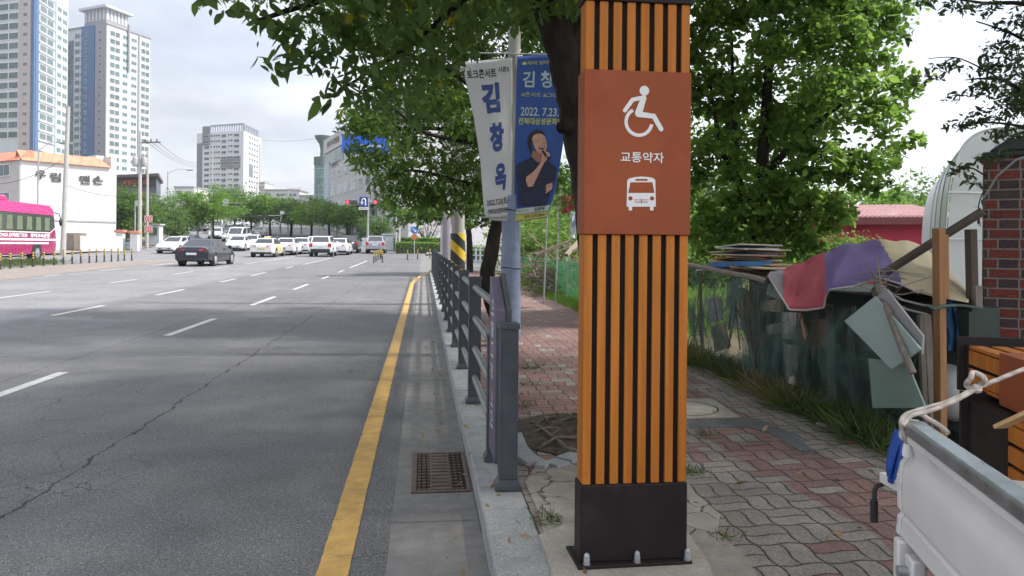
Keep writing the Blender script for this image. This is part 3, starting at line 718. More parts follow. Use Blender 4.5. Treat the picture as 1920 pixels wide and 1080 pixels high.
# --- cherry right behind the pillar, its crown reaching over the road
bp = W(1150, 800, 5.3); bp.z = .13; d = 5.25
tk = [bp, W(1135,560,d), W(1110,350,d), W(1086,220,d), W(1060,100,d), W(1022,0,d), W(980,-110,d), W(960,-230,d+.2)]
lb = [(tk, .165, .095),
      ([W(1064,110,d), W(1150,-40,d), W(1230,-190,d+.3), W(1330,-340,d+.6)], .09, .03),
      ([W(1022,0,d), W(930,-60,d-.1), W(800,-70,d-.2), W(660,-20,d-.2), W(540,20,d-.2), W(470,40,d-.2)], .06, .008),
      ([W(985,-110,d), W(840,-190,d-.2), W(660,-190,d-.3), W(500,-120,d-.4), W(400,-50,d-.4)], .06, .008),
      ([W(930,-60,d), W(800,60,d+.2), W(700,130,d+.3), W(620,180,d+.3)], .03, .006),
      ([W(960,-230,d), W(900,-420,d), W(820,-600,d+.4)], .08, .02), ([W(960,-230,d), W(1080,-420,d-.6), W(1200,-640,d-.8)], .07, .02),
      ([W(1086,225,d), W(1062,236,d-.10), W(1052,240,d-.12)], .085, .035)]
bl = [B(392,-30,4.9,.16), B(450,2,4.9,.17), B(540,25,5,.26), B(620,70,5,.30), B(585,120,5,.15), B(660,140,5.1,.24), B(720,60,5.2,.42), B(700,170,5.3,.20), B(790,100,5.4,.34), B(880,5,5.4,.38), B(610,185,5.1,.09), B(770,190,5.6,.25),
      B(900,-60,5,.55), B(760,-80,5,.55), B(620,-80,4.9,.45), B(490,-90,4.8,.32), B(1010,0,5.7,.24), B(1060,-60,5.2,.5), B(950,5,5.9,.28), B(505,118,4.95,.085,.13), B(520,95,4.95,.07,.1), B(435,62,4.9,.025,.05)]
bl += [((x, y, z), (r, r, r*.7)) for x, y, z, r in ((-1.2,4,4.3,1.0),(.3,3.4,4.2,1.0),(1.8,4.2,4.3,1.1),(3.0,5.0,4.6,1.1),(-.6,6,4.9,1.1),(1.2,6.4,5.0,1.2),(2.6,7,5.2,1.1),(.2,4.6,5.6,1.2),(1.9,5.4,5.9,1.2),(-.3,2.2,4.1,.9),(1.6,2.0,4.0,1.0),(3.2,2.8,4.2,1.1),(3.9,4.2,4.9,1.0))]  # unseen blobs above the view, put in so the crown shades the road
pts_n = 30000
tree('cherry_tree', 'dark trunked cherry tree behind the pillar with big leaves hanging over the road', bp, lb, bl, pts_n, .088, .50, LF1, sub=20, spread=.2, droop=.9)
ub = [((x, y, z), (r, r, r*.6)) for x, y, z, r in ((-2.6,5,5.2,1.1),(-1.4,3,4.6,1.0),(-1.8,7.5,5.6,1.2),(.2,3.6,4.6,1.2),(1.7,4.2,4.7,1.2),(3.0,5.0,5.2,1.2),(0,6,5.6,1.3),(1.4,7,5.9,1.3),(3,7.4,6.2,1.2),(.4,1.6,4.3,1.1),(2.2,2.2,4.3,1.2),(3.6,3.4,4.7,1.2),(4.3,5.6,5.3,1.1),(4.5,7.4,6.1,1.2),(4.3,9.4,6.6,1.2),(5.6,6.4,6.0,1.1),(5.6,8.4,6.6,1.1),(5.4,10.2,7,1.1),(2.4,10.8,6.8,1.2),(0,10.6,6.6,1.2),(-.6,8.8,6.2,1.2),(1.4,9.4,6.4,1.2),(3.4,.8,4.4,1.2),(4.6,2.4,5,1.2))]
leaf_mesh('shade_crown', blob_pts(ub, 14500, 26, .36, .1), .15, .55, LF1, bpy.data.objects['cherry_tree'], droop=.3, simple=True)  # unseen leaf canopy added overhead to keep sun off the road and gutter
# --- unseen tree added right of the camera to shade the pavement and the truck
tb = Vector((7.2, 2.6, .1)); ub = [((x, y, z), (r, r, r*.6)) for x, y, z, r in ((5.2,2.6,5,1.3),(6.4,3.8,5.2,1.3),(7.6,2.4,5.4,1.4),(6.2,1.2,5,1.3),(8,4.4,5.8,1.3),(7,5.4,6.2,1.3),(5.4,4.6,5.6,1.1),(7.2,3,6.4,1.4),(8.8,3.2,5.6,1.2),(8.6,6.2,6.6,1.3),(6.6,7.2,6.8,1.2),(8.4,8,7,1.3))]
tree('added_shade_tree', 'unseen tree added right of the view to shade the pavement', tb, [([tb, tb+Vector((.1,0,2.5)), tb+Vector((-.1,.4,5.2))], .2, .09), ([tb+Vector((0,0,2.2)), Vector((6,2,4)), Vector((5.2,2.6,5))], .09, .03), ([tb+Vector((0,0,2.6)), Vector((7.6,4,4.6)), Vector((8,6,6.4))], .09, .03)], ub, 11500, .15, .5, LF5, sub=24, spread=.36, simple=True)
# --- second street tree, 13 m along the pavement
bp = W(934, 600, 12.7); bp.z = .13; d = 12.6
lb = [([bp, W(914,530,d), W(921,470,d), W(935,400,d), W(945,300,d), W(930,200,d), W(900,80,d)], .15, .06),
      ([W(945,300,d), W(860,250,d-.5), W(770,240,d-.9), W(690,250,d-1.2)], .06, .01), ([W(935,360,d), W(860,340,d-.7), W(780,320,d-1), W(730,330,d-1)], .05, .01),
      ([W(930,200,d), W(820,120,d-.5), W(700,90,d-.6)], .05, .01), ([W(945,300,d), W(1020,180,d+.5), W(1100,60,d+1)], .06, .02),
      ([W(900,270,d-.6), W(800,250,d-1.5), W(745,210,d-2), W(670,170,d-2.2), W(640,150,d-2.2)], .035, .006)]
bl = [B(676,238,11.4,.30), B(690,292,11.5,.28), B(720,270,11.6,.60), B(742,350,11.8,.34), B(770,330,11.9,.62), B(840,345,12,.55), B(900,320,12.2,.6), B(750,210,12,.6), B(830,250,12,.75), B(690,205,11.8,.35), B(910,240,12.6,.75), B(800,150,12.6,.75), B(880,140,13,.9), B(740,130,12.8,.5), B(930,60,13.2,.9), B(830,50,13,.9), B(720,40,13,.7), B(980,330,13.2,.55), B(1010,200,13.4,.7), B(805,372,11.9,.26), B(1050,340,13.5,.5),B(870,375,12.2,.25), B(655,215,11.2,.14), B(1060,60,14,.9)]
bl += [((x, y, z), (1.3,1.3,1.0)) for x, y, z in ((-2.6,13,6.6),(-2.2,10.6,6.4),(-1.6,15.2,6.6),(-1.6,12.5,6.4),(.2,12,7.2),(1.8,12.8,7.3),(3.3,13.2,6.6),(1,14.6,6.8),(-.6,14.5,6.3),(2.8,15,6.2))]  # unseen top of the crown, extended to cast shade over the left lanes
tree('street_tree', 'street tree with fine drooping leaves behind the white banner', bp, lb, bl, 84000, .112, .32, LF2, sub=34, spread=.19, droop=.75, simple=True, group='trees along the pavement')
# --- third and fourth trees further down the pavement
def round_tree(name, label, base, h, r, m, n, size, group=None, lean=0., blobs=9, trunk=.12, cat='tree', rz=.8, sub=9, low=.45):
    base = Vector(base); bl = []
    for i in range(blobs):
        a = 2*math.pi*i/blobs + random.random(); q = r*random.uniform(.3,.62); zc = base.z + h*(low+.12) + (h*(1-low)*.62)*random.random()
        bl.append(((base.x+math.cos(a)*q+lean, base.y+math.sin(a)*q, zc), (r*random.uniform(.42,.6),)*2+(r*random.uniform(.36,.5)*rz,)))
    bl.append(((base.x+lean, base.y, base.z+h-r*.45), (r*.55,r*.55,r*.45))); bl.append(((base.x+lean, base.y, base.z+h*low+r*.45), (r*.7,r*.7,r*.45)))
    top = base + Vector((lean, 0, h*.7))
    lbs = [([base, base+Vector((random.uniform(-.1,.1), 0, h*.3)), top], trunk, trunk*.4)]
    for k in range(4):
        b = bl[k*2 % len(bl)][0]; lbs.append(([base+Vector((0,0,h*.36)), (base+Vector(b))/2+Vector((0,0,.25*h)) - Vector((0,0,base.z*.0)), b], trunk*.5, .02))
        lbs[-1][0][1] = (lbs[-1][0][0] + Vector(b))/2
    return tree(name, label, base, lbs, bl, n, size, .5, m, group, sub=sub, spread=.3, droop=.2, simple=True, cat=cat)
def gnd(px, py, off=0.): return hit(px, py, off)
p = W(881, 505, 33); p.z = G(p.x, p.y) + .12
bl = [B(790,395,32,.9,.5), B(850,400,32,1.0,.6), B(900,395,33,.9,.6), B(760,405,31,.6,.4), B(950,390,34,1.,.7), B(820,370,33,1.2,.7), B(900,360,34,1.3,.8), B(730,385,31,.5,.4), B(1000,370,34,1.2,.9)]
tree('street_tree', 'slim street tree beyond the striped pole', p, [([p, W(880,450,33), W(876,410,33), W(870,360,33)], .16, .08), ([W(878,430,33), W(930,400,33), W(970,380,34)], .07, .02), ([W(878,425,33), W(820,400,33), W(770,398,32)], .07, .02)], bl, 15000, .17, .45, LF5, 'trees along the pavement', sub=12, spread=.26, simple=True)
# --- maple on the right behind the shack
p = W(1420, 520, 13.5); p.z = .2; d = 13.5
lb = [([p, W(1425,420,d), W(1430,300,d), W(1440,150,d), W(1450,0,d)], .16, .06), ([W(1425,400,d), W(1360,300,d), W(1330,150,d)], .08, .02), ([W(1430,330,d), W(1520,240,d-.4), W(1600,180,d-.6)], .08, .02), ([W(1430,360,d), W(1520,330,d-.5), W(1620,310,d-.7)], .06, .015), ([W(1395,420,d), W(1376,220,d), W(1372,60,d)], .07, .02)]
bl = [B(1330,60,13,.62), B(1345,180,13.5,.55), B(1335,300,13.5,.55), B(1345,400,13.6,.5), B(1420,30,13.2,.7), B(1400,150,13.8,.6), B(1410,360,13.2,.6), B(1440,430,13.6,.45), B(1490,90,12.6,.65), B(1480,230,13.4,.6), B(1490,370,12.8,.62), B(1560,60,12.6,.6), B(1570,170,12.4,.62), B(1560,290,12.6,.62), B(1545,400,12.6,.45), B(1630,130,12.8,.5), B(1640,225,12.7,.45), B(1620,320,12.7,.5), B(1570,395,12.7,.3), B(1650,60,13,.45), B(1690,215,12.9,.24), B(1665,290,12.8,.25), B(1660,360,12.8,.24), B(1320,-60,13,.9), B(1450,-80,13,.9), B(1580,-60,13,.8), B(1440,270,14.4,.8), B(1360,240,14.6,.7), B(1520,180,14.2,.8), B(1335,440,13.8,.55), B(1400,455,13.4,.5), B(1480,450,13.2,.5), B(1530,445,13,.35), B(1690,170,13,.3), B(1700,260,12.8,.22), B(1250,150,13.8,.9), B(1240,330,14,.8), B(1160,40,14,.9), B(1700,140,12.9,.2)]
bl += [((x, y, z), (1.2,1.2,.9)) for x, y, z in ((4.4,11.6,6.2),(6.4,12,7),(7.6,12.6,6.2),(5.4,13.4,7.2))]
tree('maple_tree', 'broad leafy maple tree standing behind the shack, sunlit on its right', p, lb, bl, 56000, .102, .72, LF3, sub=24, spread=.2, droop=.25)
# --- branches entering from the right edge
d = 8.2; p = W(2080, 560, d); p.z = .1
lb = [([p, W(2060,300,d), W(2020,60,d), W(1980,-160,d)], .12, .05), ([W(2050,260,d), W(1960,200,d), W(1880,150,d), W(1810,150,d)], .035, .006), ([W(2020,60,d), W(1930,10,d), W(1840,5,d), W(1750,-10,d)], .035, .006), ([W(2050,240,d), W(1950,240,d), W(1860,230,d), W(1790,235,d)], .025, .005), ([W(2030,120,d), W(1950,90,d), W(1890,60,d), W(1830,40,d)], .03, .005), ([W(1880,150,d), W(1800,110,d), W(1740,110,d)], .01, .004)]
bl = [B(1905,40,8.2,.17,.12), B(1890,110,8.2,.24,.2), B(1840,150,8.2,.2,.14), B(1915,190,8.3,.26,.22), B(1850,220,8.2,.17,.1), B(1770,125,8.2,.14,.07), B(1730,150,8.2,.13,.07), B(1800,235,8.2,.12,.06), B(1790,15,8.2,.16,.07), B(1730,-5,8.2,.14,.07), B(1850,15,8.2,.15,.07), B(1900,250,8.3,.2,.1), B(1960,140,8.4,.4), B(1990,0,8.4,.5), B(2060,-100,8.4,.7), B(1960,260,8.4,.25), B(1790,180,8.2,.1,.06), B(1700,70,8.2,.06,.05)]
tree('slender_tree', 'grey green tree leaning in over the brick pier, thin drooping branches', p, lb, bl, 10500, .062, .42, LF7, sub=13, spread=.3, droop=.5)
# --- sprig growing beside the brick pier
p = W(1836, 420, 5.0)
tree('climbing_plant', 'wispy creeper growing off the top of the brick pier', p, [([W(1848,330,5), W(1820,315,4.98), W(1790,322,4.98)], .006, .003), ([W(1848,350,5), W(1835,385,4.97), W(1838,425,4.97)], .005, .003)], [B(1800,318,4.98,.075,.035), B(1825,340,4.97,.05,.04), B(1838,390,4.96,.025,.08), B(1845,300,5,.07,.05), B(1880,288,5,.08,.03)], 300, .034, .4, LF7, sub=8, cat='plant')
# --- trees behind on the right, far
for i, (px, py, dd, h, r) in enumerate(((1725,300,46,5.8,3.2),(1800,330,52,8.2,3.0),(1880,330,54,8.6,3.2),(1650,340,44,4.4,2.8),(1580,380,40,3.6,2.6),(1960,330,50,8,3.4),(1500,370,46,6.2,3.4),(1760,360,38,3.2,2.2),(1420,360,44,6.6,3.4),(1345,360,42,6.4,3.0),(1240,360,46,6.5,3.4),(1100,360,46,6.6,3.2),(1035,360,50,7.0,3.2),(1600,370,40,4.6,2.4),(1480,380,30,3.6,2.0),(1380,380,28,3.4,2.0),(1320,390,24,2.8,1.4))):
    p = W(px, 470, dd); p.z = G(p.x, p.y) + .1
    round_tree('background_tree', ['bushy tree left of the greenhouse arch','dark tree rising behind the greenhouse arch','dark tree behind the brick pier','low bushy tree above the ribbed roof','low tree behind the left end of the red building','dark tree at the right edge behind the brick pier','bushy tree behind the maple','pale shrubby tree between the ribbed roof and the greenhouse','tall background tree straight behind the maple trunk','background tree just right of the pillar','background tree hidden behind the pillar','background tree left of the pillar behind the flags','tall background tree above the brushwood','background tree behind the red building roof end','small bushy tree directly behind the tarpaulin peak','small bushy tree behind the cardboard heap','low leafy tree beside the right edge of the pillar'][i], p, h, r, [LF5,LF5,LF5,LF4,LF4,LF5,LF4,LF6,LF4,LF5,LF5,LF5,LF4,LF4,LF4,LF5,LF4][i], 4200, .24 if dd > 33 else .15, 'background trees on the right', trunk=.15, low=.12)
# --- bushes behind the green mesh fence and between pillar and banners
for i, (px, dd, h, r, m) in enumerate(((1010,27,2.4,1.5,LF6),(1060,22,2.0,1.3,LF6),(985,32,3.2,1.8,LF4),(1085,30,4.6,2.4,LF5),(1150,26,3.4,2.2,LF4),(1040,40,5.4,2.8,LF5),(1320,22,1.7,1.4,LF6),(1560,24,1.9,1.6,LF6))):
    p = W(px, 470, dd); p.z = G(p.x, p.y) + .08
    round_tree('shrub', ['bright green shrub behind the middle of the green mesh fence','yellow green shrub under the red flag','green shrub behind the lamp post','dark tall shrub behind the flags','leafy shrub hidden behind the pillar','tall dark shrub far behind the mesh fence','bright shrub behind the left end of the shack','bright shrub behind the tarpaulin'][i], p, h, r, m, 3000, .14, 'shrubs beyond the pavement', trunk=.06, low=.05, cat='shrub')
# --- far street trees
ft = [(400,452,5.6,2.7,LF4,'round street tree on the left before the pale apartment block'), (352,452,4.9,2.3,LF4,'street tree left of the big round one'), (300,455,4.3,2.5,LF5,'dark tree behind the slim lamp post'), (262,458,4.8,2.4,LF5,'dark tree right of the white building'), (228,462,5.0,2.0,LF5,'dark tree tight against the white building'), (330,454,2.2,1.1,LF6,'small pale shrub by the white pylon sign')]
for i, (px, py, h, r, m, lab) in enumerate(ft):
    p = gnd(px, py); 
    round_tree('street_tree' if i != 5 else 'shrub', lab, p, h*1.28, r*1.2, m, 8500 if i < 5 else 1500, .22, 'far street trees on the left' if i != 5 else None, trunk=.18, low=.28 if i < 2 else .1, cat='tree' if i != 5 else 'shrub', blobs=11)
ft = [(470,440,4.9,3.0,LF5),(507,441,5.2,3.0,LF4),(545,443,5.0,2.7,LF5),(583,446,5.2,3.2,LF4),(618,448,5.0,2.6,LF6),(650,450,4.8,2.4,LF4),(440,433,6,3.6,LF5)]
for i, (px, py, h, r, m) in enumerate(ft):
    p = gnd(px, py)
    if p.y > 170: p = W(px, py, 150); p.z = G(p.x, p.y)
    s = depth(p)/115
    round_tree('street_tree', ['dark street tree at the foot of the hill','lighter street tree beside the dark one downhill','dark street tree below the glass tower','broad street tree below the white clinic','yellow green street tree before the clinic','street tree next to the low brown building','dark street tree near the hilltop'][i], p, h*s*1.15, r*s*1.12, m, 6000, .28, 'far street trees on the right', trunk=.2, low=.34, blobs=10)
p = gnd(706, 462)
round_tree('small_tree', 'small round tree in front of the low brown building', p, 3.5, 2.1, LF5, 4200, .2, trunk=.1, low=.3, rz=.7)
p = W(800, 462, 84); p.z = G(p.x, p.y)+.1
tree('bare_shrub', 'reddish half bare shrub behind the clipped hedge', p, [([p, p+Vector((random.uniform(-1.6,1.6), random.uniform(-.5,.5), random.uniform(1.6,3.0)))], .05, .01) for _ in range(26)], [((p.x, p.y, p.z+2.3), (1.7,1,.9))], 700, .14, .5, leafmat('reddish_leaf', (.10,.06,.035), (.13,.11,.05), .3), cat='shrub', simple=True)
# --- clipped hedge
def hedge(px0, px1, dd, h, wd, lab):
    a, b = W(px0, 470, dd), W(px1, 470, dd+2); za = G(a.x, a.y)+.1; t = thing('clipped_hedge', lab, 'hedge', (a.x, a.y, za), 0, 'hedges by the side street')
    n = int((b-a).length*900*h); u = RNG.random(n); P = np.stack([a.x+(b.x-a.x)*u, a.y+(b.y-a.y)*u + RNG.random(n)*wd, za + h*np.sqrt(RNG.random(n))], 1)
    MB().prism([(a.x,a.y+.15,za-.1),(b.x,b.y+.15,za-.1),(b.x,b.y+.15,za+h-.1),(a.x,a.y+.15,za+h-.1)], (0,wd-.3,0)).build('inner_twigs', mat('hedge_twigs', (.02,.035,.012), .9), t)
    leaf_mesh('foliage', P, .12, .6, LF4, t, droop=0, simple=True)
hedge(742, 826, 70, 1.0, 1.6, 'front clipped hedge on the side street corner'); hedge(738, 828, 76, 1.35, 1.2, 'rear clipped hedge behind the orange diamond sign'); hedge(880, 935, 52, .9, 1.2, 'clipped hedge behind the white fence near the striped pole')
# --- grass and weeds (uncountable)
GR1 = leafmat('fresh_grass', (.09,.19,.025), (.15,.27,.045), .4); GR2 = leafmat('rank_grass', (.05,.085,.028), (.095,.13,.045), .35); GR3 = leafmat('dry_grass', (.22,.17,.09), (.30,.23,.13), .3)
def grass(name, P, h, m, droop=-1.6, asp=.07):
    return stuff(leaf_mesh(name, P, h, asp, m, None, droop=droop, fold=.1, simple=True, jitter=.2))
def area(x0, x1, y0, y1, n, z=.1, e=1.): return np.stack([x0+(x1-x0)*RNG.random(n)**e, y0+(y1-y0)*RNG.random(n), np.full(n, z)], 1)
grass('roadside_grass', area(3.0,3.7,11.5,27,9000,.1,.8), .20, GR1)
grass('meadow_grass', area(3.6,9,10,34,15000,.1), .30, GR1, -1.2); 
grass('rank_grass', np.concatenate([np.concatenate([np.array([x,y,.12])+RNG.normal(size=(n,3))*[.09,s,0] for x,y,s,n in ((3.0,4.65,.14,700),(3.04,5.1,.16,900),(2.97,5.55,.12,500),(3.06,6.1,.2,500),(3.06,7.0,.12,420),(3.05,7.9,.25,900),(3.08,8.7,.3,900),(3.0,4.3,.1,300))])]), .20, GR2, -.35, .05)
grass('dry_grass', np.concatenate([area(2.92,3.12,5.7,6.7,1100,.12), area(3.0,3.16,7.4,8.8,500,.12)]), .24, GR3, -.2, .03)
tw = []
for px, py, s, n in ((988,690,.09,160),(982,760,.06,60),(1028,975,.05,90),(1300,885,.05,90),(1320,815,.05,60),(1360,1010,.03,40),(1440,735,.12,160),(1345,700,.16,200),(1310,680,.2,260),(905,640,.05,60),(985,720,.06,60)):
    c = onZ(px, py, .125); tw.append(np.array([c.x, c.y, .125]) + RNG.normal(size=(n,3))*[s,s,0])
grass('tall_weeds', np.concatenate([np.array([x,y,.12])+RNG.normal(size=(n,3))*[.05,.10,0] for x,y,n in ((3.02,4.75,260),(3.05,5.15,200),(3.08,8.3,120))]), .20, GR2, -.7, .06)
grass('tall_dry_weeds', np.concatenate([np.array([x,y,.12])+RNG.normal(size=(n,3))*[.05,.12,0] for x,y,n in ((3.0,5.85,240),(3.04,6.2,120),(3.06,8.0,120))]), .22, GR3, -.6, .04)
grass('pavement_weeds', np.concatenate(tw), .05, GR2, -.5, .12)
c = [hit(px, py) for px, py in ((5,496),(30,497),(-40,500),(-90,505),(55,495))]
grass('verge_grass', np.concatenate([np.array([q.x, q.y, q.z]) + RNG.normal(size=(900,3))*[.8,.9,0] for q in c]), .32, GR2, -1.2, .1)
# fallen leaves and twigs in the gutter, on the pit and the pavers
fl = np.concatenate([area(.0,.28,2,12,60,.006), area(.6,2.9,2.5,9,90,.128), area(.75,1.4,4.6,5.6,70,.165), area(.3,.5,2.2,6,14,.124)])
stuff(leaf_mesh('fallen_leaves', fl, .04, .5, leafmat('dead_leaf', (.20,.12,.06), (.33,.25,.14), .1), None, droop=0, simple=True))
mb = MB()
for px, py, qx, qy in ((985,812,1075,800),(1000,790,1060,830),(1010,835,1085,812),(1030,800,1080,775),(990,800,1040,775),(1045,845,1088,838)):
    a, b = onZ(px, py, .15), onZ(qx, qy, .18); m_ = (a+b)/2 + Vector((random.uniform(-.04,.04), random.uniform(-.04,.04), .02)); limb(mb, [a-Vector((0,0,.02)), m_-Vector((0,0,.015)), b-Vector((0,0,.03))], .007, .013, 7, .3)
tag(mb.build('tree_roots', mat('root_bark', (.15,.115,.09), .9, var=.4, scale=20, bump=.6, bscale=50)), 'gnarled exposed roots in the soil of the tree pit', 'roots')
# ================================================================== BUILDINGS
GLASS = mat('window_glass', (.10,.14,.15), .12, 0, var=.35, scale=.25, spec=.8, coord='pos')
GLASS2 = mat('pale_glass', (.085,.13,.14), .2, 0, var=.3, scale=.2, spec=.8, coord='pos')
GREENG = mat('green_glass', (.14,.24,.23), .1, 0, var=.3, scale=.3, spec=.9, coord='pos')
FRAMEW = mat('window_frame_white', (.62,.63,.63), .5)
PLW = mat('tower_white', (.50,.535,.58), .8, var=.05, scale=.2, coord='pos'); PLB = mat('tower_blue', (.085,.16,.30), .8, var=.06, coord='pos'); PLM = mat('tower_mauve_grey', (.30,.29,.33), .8, var=.05, coord='pos')
PLT = mat('tower_tan', (.43,.39,.39), .8, var=.05, coord='pos'); PLL = mat('tower_pale_blue', (.45,.54,.58), .7, var=.06, coord='pos'); PLD = mat('tower_dark_glass', (.11,.16,.19), .3, var=.3, scale=.4, coord='pos'); ROOFG = mat('roof_grey', (.27,.26,.28), .8)
def gp_(px, d): p = W(px, 500, d); return Vector((p.x, p.y, 0))
def ztop(px, py, d): return W(px, py, d).z
class Face:
    def __init__(s, p0, p1, inside):
        s.p0, s.p1 = Vector(p0), Vector(p1); s.d = (s.p1-s.p0); s.L = s.d.length; s.d.normalize()
        n = Vector((s.d.y, -s.d.x, 0))
        if (Vector(inside)-s.p0).dot(n) > 0: n = -n
        s.n = n
    def P(s, u, z, off=0.): p = s.p0 + s.d*(u*s.L) + s.n*off; return Vector((p.x, p.y, z))
    def slab(s, mb, u0, u1, z0, z1, o0, o1, m=0):
        mb.prism([s.P(u0,z0,o0), s.P(u1,z0,o0), s.P(u1,z1,o0), s.P(u0,z1,o0)], s.n*(o1-o0), m)
    def panel(s, name, u0, u1, z0, z1, m, par, o=.15): mb = MB(); s.slab(mb, u0, u1, z0, z1, -.05, o); return mb.build(name, m, par, flat=True)
def windows(par, lst, mats=None, maxn=100, mull=1, o=.0):
    """lst: (face, u0, u1, z0, z1, off). The 100 nearest are parts of their own; the rest one part"""
    lst = sorted(lst, key=lambda w: (w[0].P(w[1], w[3]) - CAM).length); rest = MB()
    def one(mb, f, u0, u1, z0, z1, off):
        fw = .05/f.L*1.6; f.slab(mb, u0, u1, z0, z1, off-.05, off+.05, 0); du = (u1-u0); dz = (z1-z0)
        n = mull+1
        for i in range(n): f.slab(mb, u0+du*(i/n)+du*.05/n, u0+du*((i+1)/n)-du*.05/n, z0+dz*.08, z1-dz*.08, off+.05, off+.07, 1)
    for i, wdw in enumerate(lst):
        if i < maxn: mb = MB(); one(mb, *wdw); mb.build('window', mats or [FRAMEW, GLASS], par, flat=True)
        else: one(rest, *wdw)
    if rest.v: stuff(rest.build('more_windows', mats or [FRAMEW, GLASS], par, flat=True))
def block(name, corners, z0, z1, m, par, cap=None):
    mb = MB(); mb.prism([(p.x, p.y, z0) for p in corners], (0,0,z1-z0)); return mb.build(name, m, par, flat=True)
# --- left tower
def quad3(A, C, Bq): A, C, Bq = map(Vector, (A, C, Bq)); return [A, C, Bq, A+Bq-C]
A, C_, Bq = gp_(-150,228), gp_(62,216), gp_(122,236); cs = quad3(A, C_, Bq); mid = (A+Bq)/2; zb = G(C_.x, C_.y)-1; zt1 = ztop(62,-170,216)
t1 = thing('apartment_tower', 'left high-rise apartment tower cut by the photo edge, tan and blue bands', 'apartment tower', (C_.x, C_.y, zb+1), 0, 'apartment towers')
block('wall', cs, zb, zt1, PLW, t1)
fa, fb = Face(A, C_, mid), Face(C_, Bq, mid); U = lambda px: (px+150)/(62+150)
fa.panel('wall_panel', U(36), U(56), zb, zt1, PLT, t1, .5); fa.panel('wall_panel', U(57), U(62), zb, zt1, PLB, t1, .3); fb.panel('wall_panel', 0.005, .09, zb, zt1, PLB, t1, .25); fb.panel('wall_panel', .60, .985, zb, zt1, PLL, t1, .4)
fh = 18.7*216/1400; ws = []; ws2 = []; nfl = int((zt1-zb)/fh)
for i in range(nfl):
    z = zt1 - (i+1)*fh
    ws += [(fa, U(-3), U(33), z+.4, z+2.5, .05), (fa, U(-40), U(-8), z+.7, z+2.2, .05), (fb, .13, .55, z+.35, z+2.4, .05)]
    ws2 += [(fa, U(44), U(51), z+.9, z+2.0, .5), (fb, .63, .76, z+.6, z+2.2, .42), (fb, .80, .95, z+.6, z+2.2, .42)]
windows(t1, [w_ for w_ in ws+ws2 if ztop(0,275,216) < w_[3] < ztop(0,-10,216)] , [FRAMEW, GLASS2])
mb = MB()
for i in range(nfl): fb.slab(mb, .11, .59, zt1-i*fh-.22, zt1-i*fh, .06, .32)
mb.build('balcony_ledges', PLW, t1, flat=True)
# --- second tower with penthouse
A, C_, Bq = gp_(121,273), gp_(197,264), gp_(278,283); cs = quad3(A, C_, Bq); mid = (A+Bq)/2; zb = G(C_.x, C_.y)-1; zt2 = ztop(197,45,264)
t2 = thing('apartment_tower', 'high-rise apartment tower with a wide navy band and a flat roofed penthouse', 'apartment tower', (C_.x, C_.y, zb+1), 0, 'apartment towers')
block('wall', cs, zb, zt2, PLW, t2)
fa, fb = Face(A, C_, mid), Face(C_, Bq, mid); U = lambda px: (px-121)/(197-121); V = lambda px: (px-197)/(278-197)
fa.panel('wall_panel', 0.002, U(135), zb, zt2-4, PLD, t2, .25); fa.panel('wall_panel', U(152), U(176), zb, zt2+.3, PLB, t2, .5); fa.panel('wall_panel', U(177), U(197), zb, zt2+.3, PLM, t2, .3)
fb.panel('wall_panel', V(223), V(253), zb, zt2-1, PLL, t2, -.02+.1); fb.panel('drain_shaft', V(254), V(257), zb, zt2, ROOFG, t2, .3)
fh = 14.75*266/1400; ws = []; ws2 = []; nfl = int((zt2-zb)/fh)
for i in range(nfl):
    z = zt2 - 1.2 - (i+1)*fh
    ws += [(fa, U(138), U(147), z+.4, z+2.3, .05), (fb, V(202), V(220), z+.35, z+2.3, .05), (fb, V(260), V(276.5), z+.35, z+2.3, .05)]
    ws2 += [(fb, V(225), V(234), z+.6, z+2.1, .12), (fb, V(241), V(251), z+.6, z+2.1, .12), (fa, U(157), U(162), z+.7, z+1.9, .52), (fa, U(184), U(189), z+.7, z+1.9, .32), (fa, U(149), U(151), z+.7, z+1.9, .1)]
windows(t2, [w_ for w_ in ws+ws2 if w_[3] > ztop(0,325,264)], [FRAMEW, GLASS2])
ph = [cs[1].lerp(cs[0], f).lerp(cs[2].lerp(cs[3], f), g) for f, g in ((.62,.06),(.10,.06),(.10,.55),(.62,.55))]
zp = ztop(197,10,266); block('penthouse', ph, zt2, zp-.9, PLM, t2)
c_ = sum(ph, Vector())/4; block('penthouse_roof', [c_ + (p-c_)*1.28 for p in ph], zp-.9, zp, PLW, t2)
fp = Face(ph[0], ph[1], c_); fq = Face(ph[1], ph[2], c_); mb = MB()
for f in (fp, fq):
    for i in range(6): f.slab(mb, .04+i*.165, .12+i*.165, zt2+2.2, zp-.9, .0, .18)
mb.build('penthouse_pillars', PLW, t2, flat=True)
block('roof_slab', [mid + (p-mid)*1.03 for p in cs], zt2, zt2+.5, ROOFG, t2)
mb = MB(); fb.slab(mb, V(233), V(236), zt2-15, zt2+2.3, .2, .8); mb.build('riser_pipe', ROOFG, t2, flat=True)
